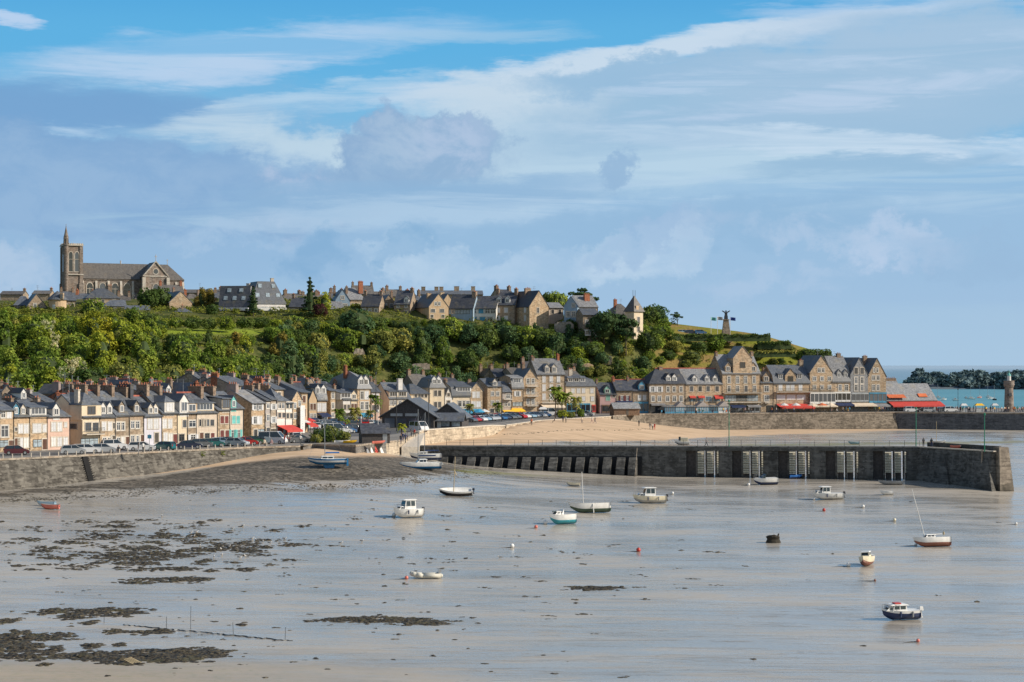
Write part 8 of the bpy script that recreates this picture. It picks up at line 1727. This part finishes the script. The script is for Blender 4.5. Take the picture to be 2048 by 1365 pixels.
for a in ((1960,563,2.6,'yellowc','yellow market tent on the pier left of the lighthouse'),(1991,564,1.8,'wframe','small white market tent between the yellow one and the lighthouse'),(1929,562,1.9,'wframe','white market tent left of the yellow one'),(1086,516,2.2,'wframe','white stall tent before the four-storey house')): stall(*a)
# gulls
gm = MB(); gm.ball((0,0,.22), .13, 0, 8, 5, (1.9,.8,.8)); gm.ball((.24,0,.36), .075, 0, 7, 5); gm.bar((.29,0,.35), (.38,0,.33), .02, 1, 4, .008); gm.bar((-.2,0,.22), (-.42,0,.2), .06, 2, 4, .03)
for s in (-1, 1): gm.bar((0,s*.05,.16), (0,s*.05,0), .012, 1, 4); gm.hexa([(-.3,s*.09,.22),(.1,s*.12,.22),(.1,s*.09,.3),(-.3,s*.07,.3)], [(-.26,s*.1,.24),(.06,s*.13,.26),(.06,s*.1,.32),(-.26,s*.08,.32)], 2)
gm = gm.mesh('gull', [M['wframe'], M['yellowc'], M['greyc']], True)
for i, (px, py) in enumerate([(324,1035),(382,1068),(393,1067),(388,1075),(465,1060),(486,1054),(505,1080),(512,1083),(526,1086),(540,1089),(558,1090),(569,1080),(400,1095),(458,1096),(442,1101),(444,1113),(480,1118),(491,1115),(428,1117),(682,1089),(724,1085),(1000,1118)]):
    o = obj('gull', gm, None, on_shore(px, py), (0, 0, R(0, 6.28))); o.scale = (.85,)*3; tag(o, 'white gull standing on the weedy mud', 'gull', 'gulls on the mud')
# ---------- seaweed
g = np.random.default_rng(3); SW = MB()
def lump(x, y, s, h):
    z = GSf(x, y); n = 7; o_ = len(SW.v); a0 = g.uniform(0, 6.28); r1 = []
    for k_, (rr, zz) in enumerate(((1, -.25), (.82, .45), (.42, .85))):
        for i in range(n): a = a0+6.283*i/n; q = rr*g.uniform(.72, 1.28); SW.v.append((x+math.cos(a)*s*q, y+math.sin(a)*s*q*.8, z+h*zz*g.uniform(.7, 1.3)))
    SW.v.append((x, y, z+h)); 
    for k_ in range(2):
        for i in range(n): SW.f.append((o_+k_*n+i, o_+k_*n+(i+1) % n, o_+(k_+1)*n+(i+1) % n, o_+(k_+1)*n+i)); SW.m.append(0)
    for i in range(n): SW.f.append((o_+2*n+i, o_+2*n+(i+1) % n, o_+3*n)); SW.m.append(0)
GSf = GS
def patch(px, py, rw, rh, n, s0=.12, s1=.34, dens=1.0):
    c = on_shore(px, py); k_ = F/c.y; ax = rw/k_; ay = rh/k_*c.y/(CZ-c.z)
    w1, w2, w3 = g.uniform(0, 6, 3)
    for i in range(int(n*dens)):
        a = g.uniform(0, 6.28); r = math.sqrt(g.uniform(0, 1)); rr = r*(1+.22*math.sin(3*a+w1)+.16*math.sin(7*a+w2)); u, v = math.cos(a)*rr, math.sin(a)*rr
        if math.sin(u*6+w3)*math.sin(v*5+w1)+.4*math.sin(u*15) < -.55: continue
        s = g.uniform(s0, s1)*(1.2-.55*r); lump(c.x+u*ax, c.y+v*ay, s*1.5, s*g.uniform(.22, .62)*(1.1-.5*r))
# near banks
for a in [(40,1278,105,16,620),(25,1296,80,12,320),(60,1313,110,10,360),(180,1312,60,8,200),(345,1306,120,9,640),(330,1316,110,9,520),(240,1320,75,8,260),(200,1224,112,8,560),(150,1234,40,6,120),(105,1224,30,5,90),(180,1246,20,4,40),(12,1243,25,5,60),(232,1264,28,4,70),(320,1263,30,4,80),(290,1266,34,4,60),(185,1292,20,5,50),(240,1290,13,4,30),(110,1300,22,6,60),(420,1309,40,6,150),(90,1330,12,3,16),(255,1328,30,4,60),(770,1241,132,6,520),(840,1247,60,5,170),(700,1239,60,4,150),(1192,1177,58,4,190),(484,1250,7,3,12),(345,1160,85,5,230),(270,1166,40,3,60),(385,1158,45,4,120)]: patch(*a)
# middle weed belt on the left
for i in range(150):
    px = g.normal(300, 150); py = g.uniform(1040, 1146) if i % 3 else g.normal(1105, 16)
    if px < -60 or px > 660: continue
    patch(px, py, g.uniform(10, 46), g.uniform(1.2, 3.6), g.uniform(10, 46), .10, .30)
for px, py, w_ in ((230,1053,44),(270,1118,70),(230,1112,50),(330,1108,60),(290,1128,55),(420,1100,50),(200,1073,30),(330,1070,30),(140,1085,36),(110,1117,40),(480,1088,40),(590,1090,26),(350,1138,60),(490,1140,22),(395,1072,26)): patch(px, py, w_, 3.4, w_*2.2, .12, .36)
# scattered
for i in range(360):
    px = g.uniform(-80, 1250)**1.0 if i % 4 else g.uniform(-80, 2150); py = 1000+365*g.uniform(0, 1)**1.25
    if g.uniform() < smooth(500, 1300, np.array(px))*.55: continue
    patch(px, py, g.uniform(2, 13), g.uniform(.5, 1.6), g.uniform(1, 7), .06, .20)
for i in range(60): patch(g.uniform(700, 1500), g.uniform(1000, 1240), g.uniform(6, 20), 1.3, g.uniform(4, 14), .08, .2)
# shore belt below the sea wall
for i in range(420):
    px = g.uniform(-60, 1000); lo_ = np.interp(px, [-60,0,300,620,900,1000], [1000,1000,985,975,955,944]); py = lo_-abs(g.normal(0, 12))+6; patch(px, py, g.uniform(8, 30), g.uniform(.8, 2.2), g.uniform(5, 16), .05, .15)
for i in range(70):
    t = i/69; patch(990+300*t+g.uniform(-3,3), 868-11*t+2*math.sin(t*9)+g.uniform(-.6,.6), 5, .5, 5, .06, .16)
m, nt, b = newmat('bladderwrack'); o = nt.obj()
c = nt.mix(nt.mr(nt.noise(o, 3.5, 5), .38, .66), (.018, .015, .011), (.105, .085, .05)); c = nt.mix(nt.mr(nt.noise(o, .5, 3), .55, .72, 0, .6), c, (.095, .085, .036))
nt.put(b.inputs['Base Color'], c); b.inputs['Roughness'].default_value = .55; b.inputs['Specular IOR Level'].default_value = .35
tag(SW.build('seaweed', m), 'dark brown seaweed and weedy stones strewn over the mud', None, None, 'stuff')
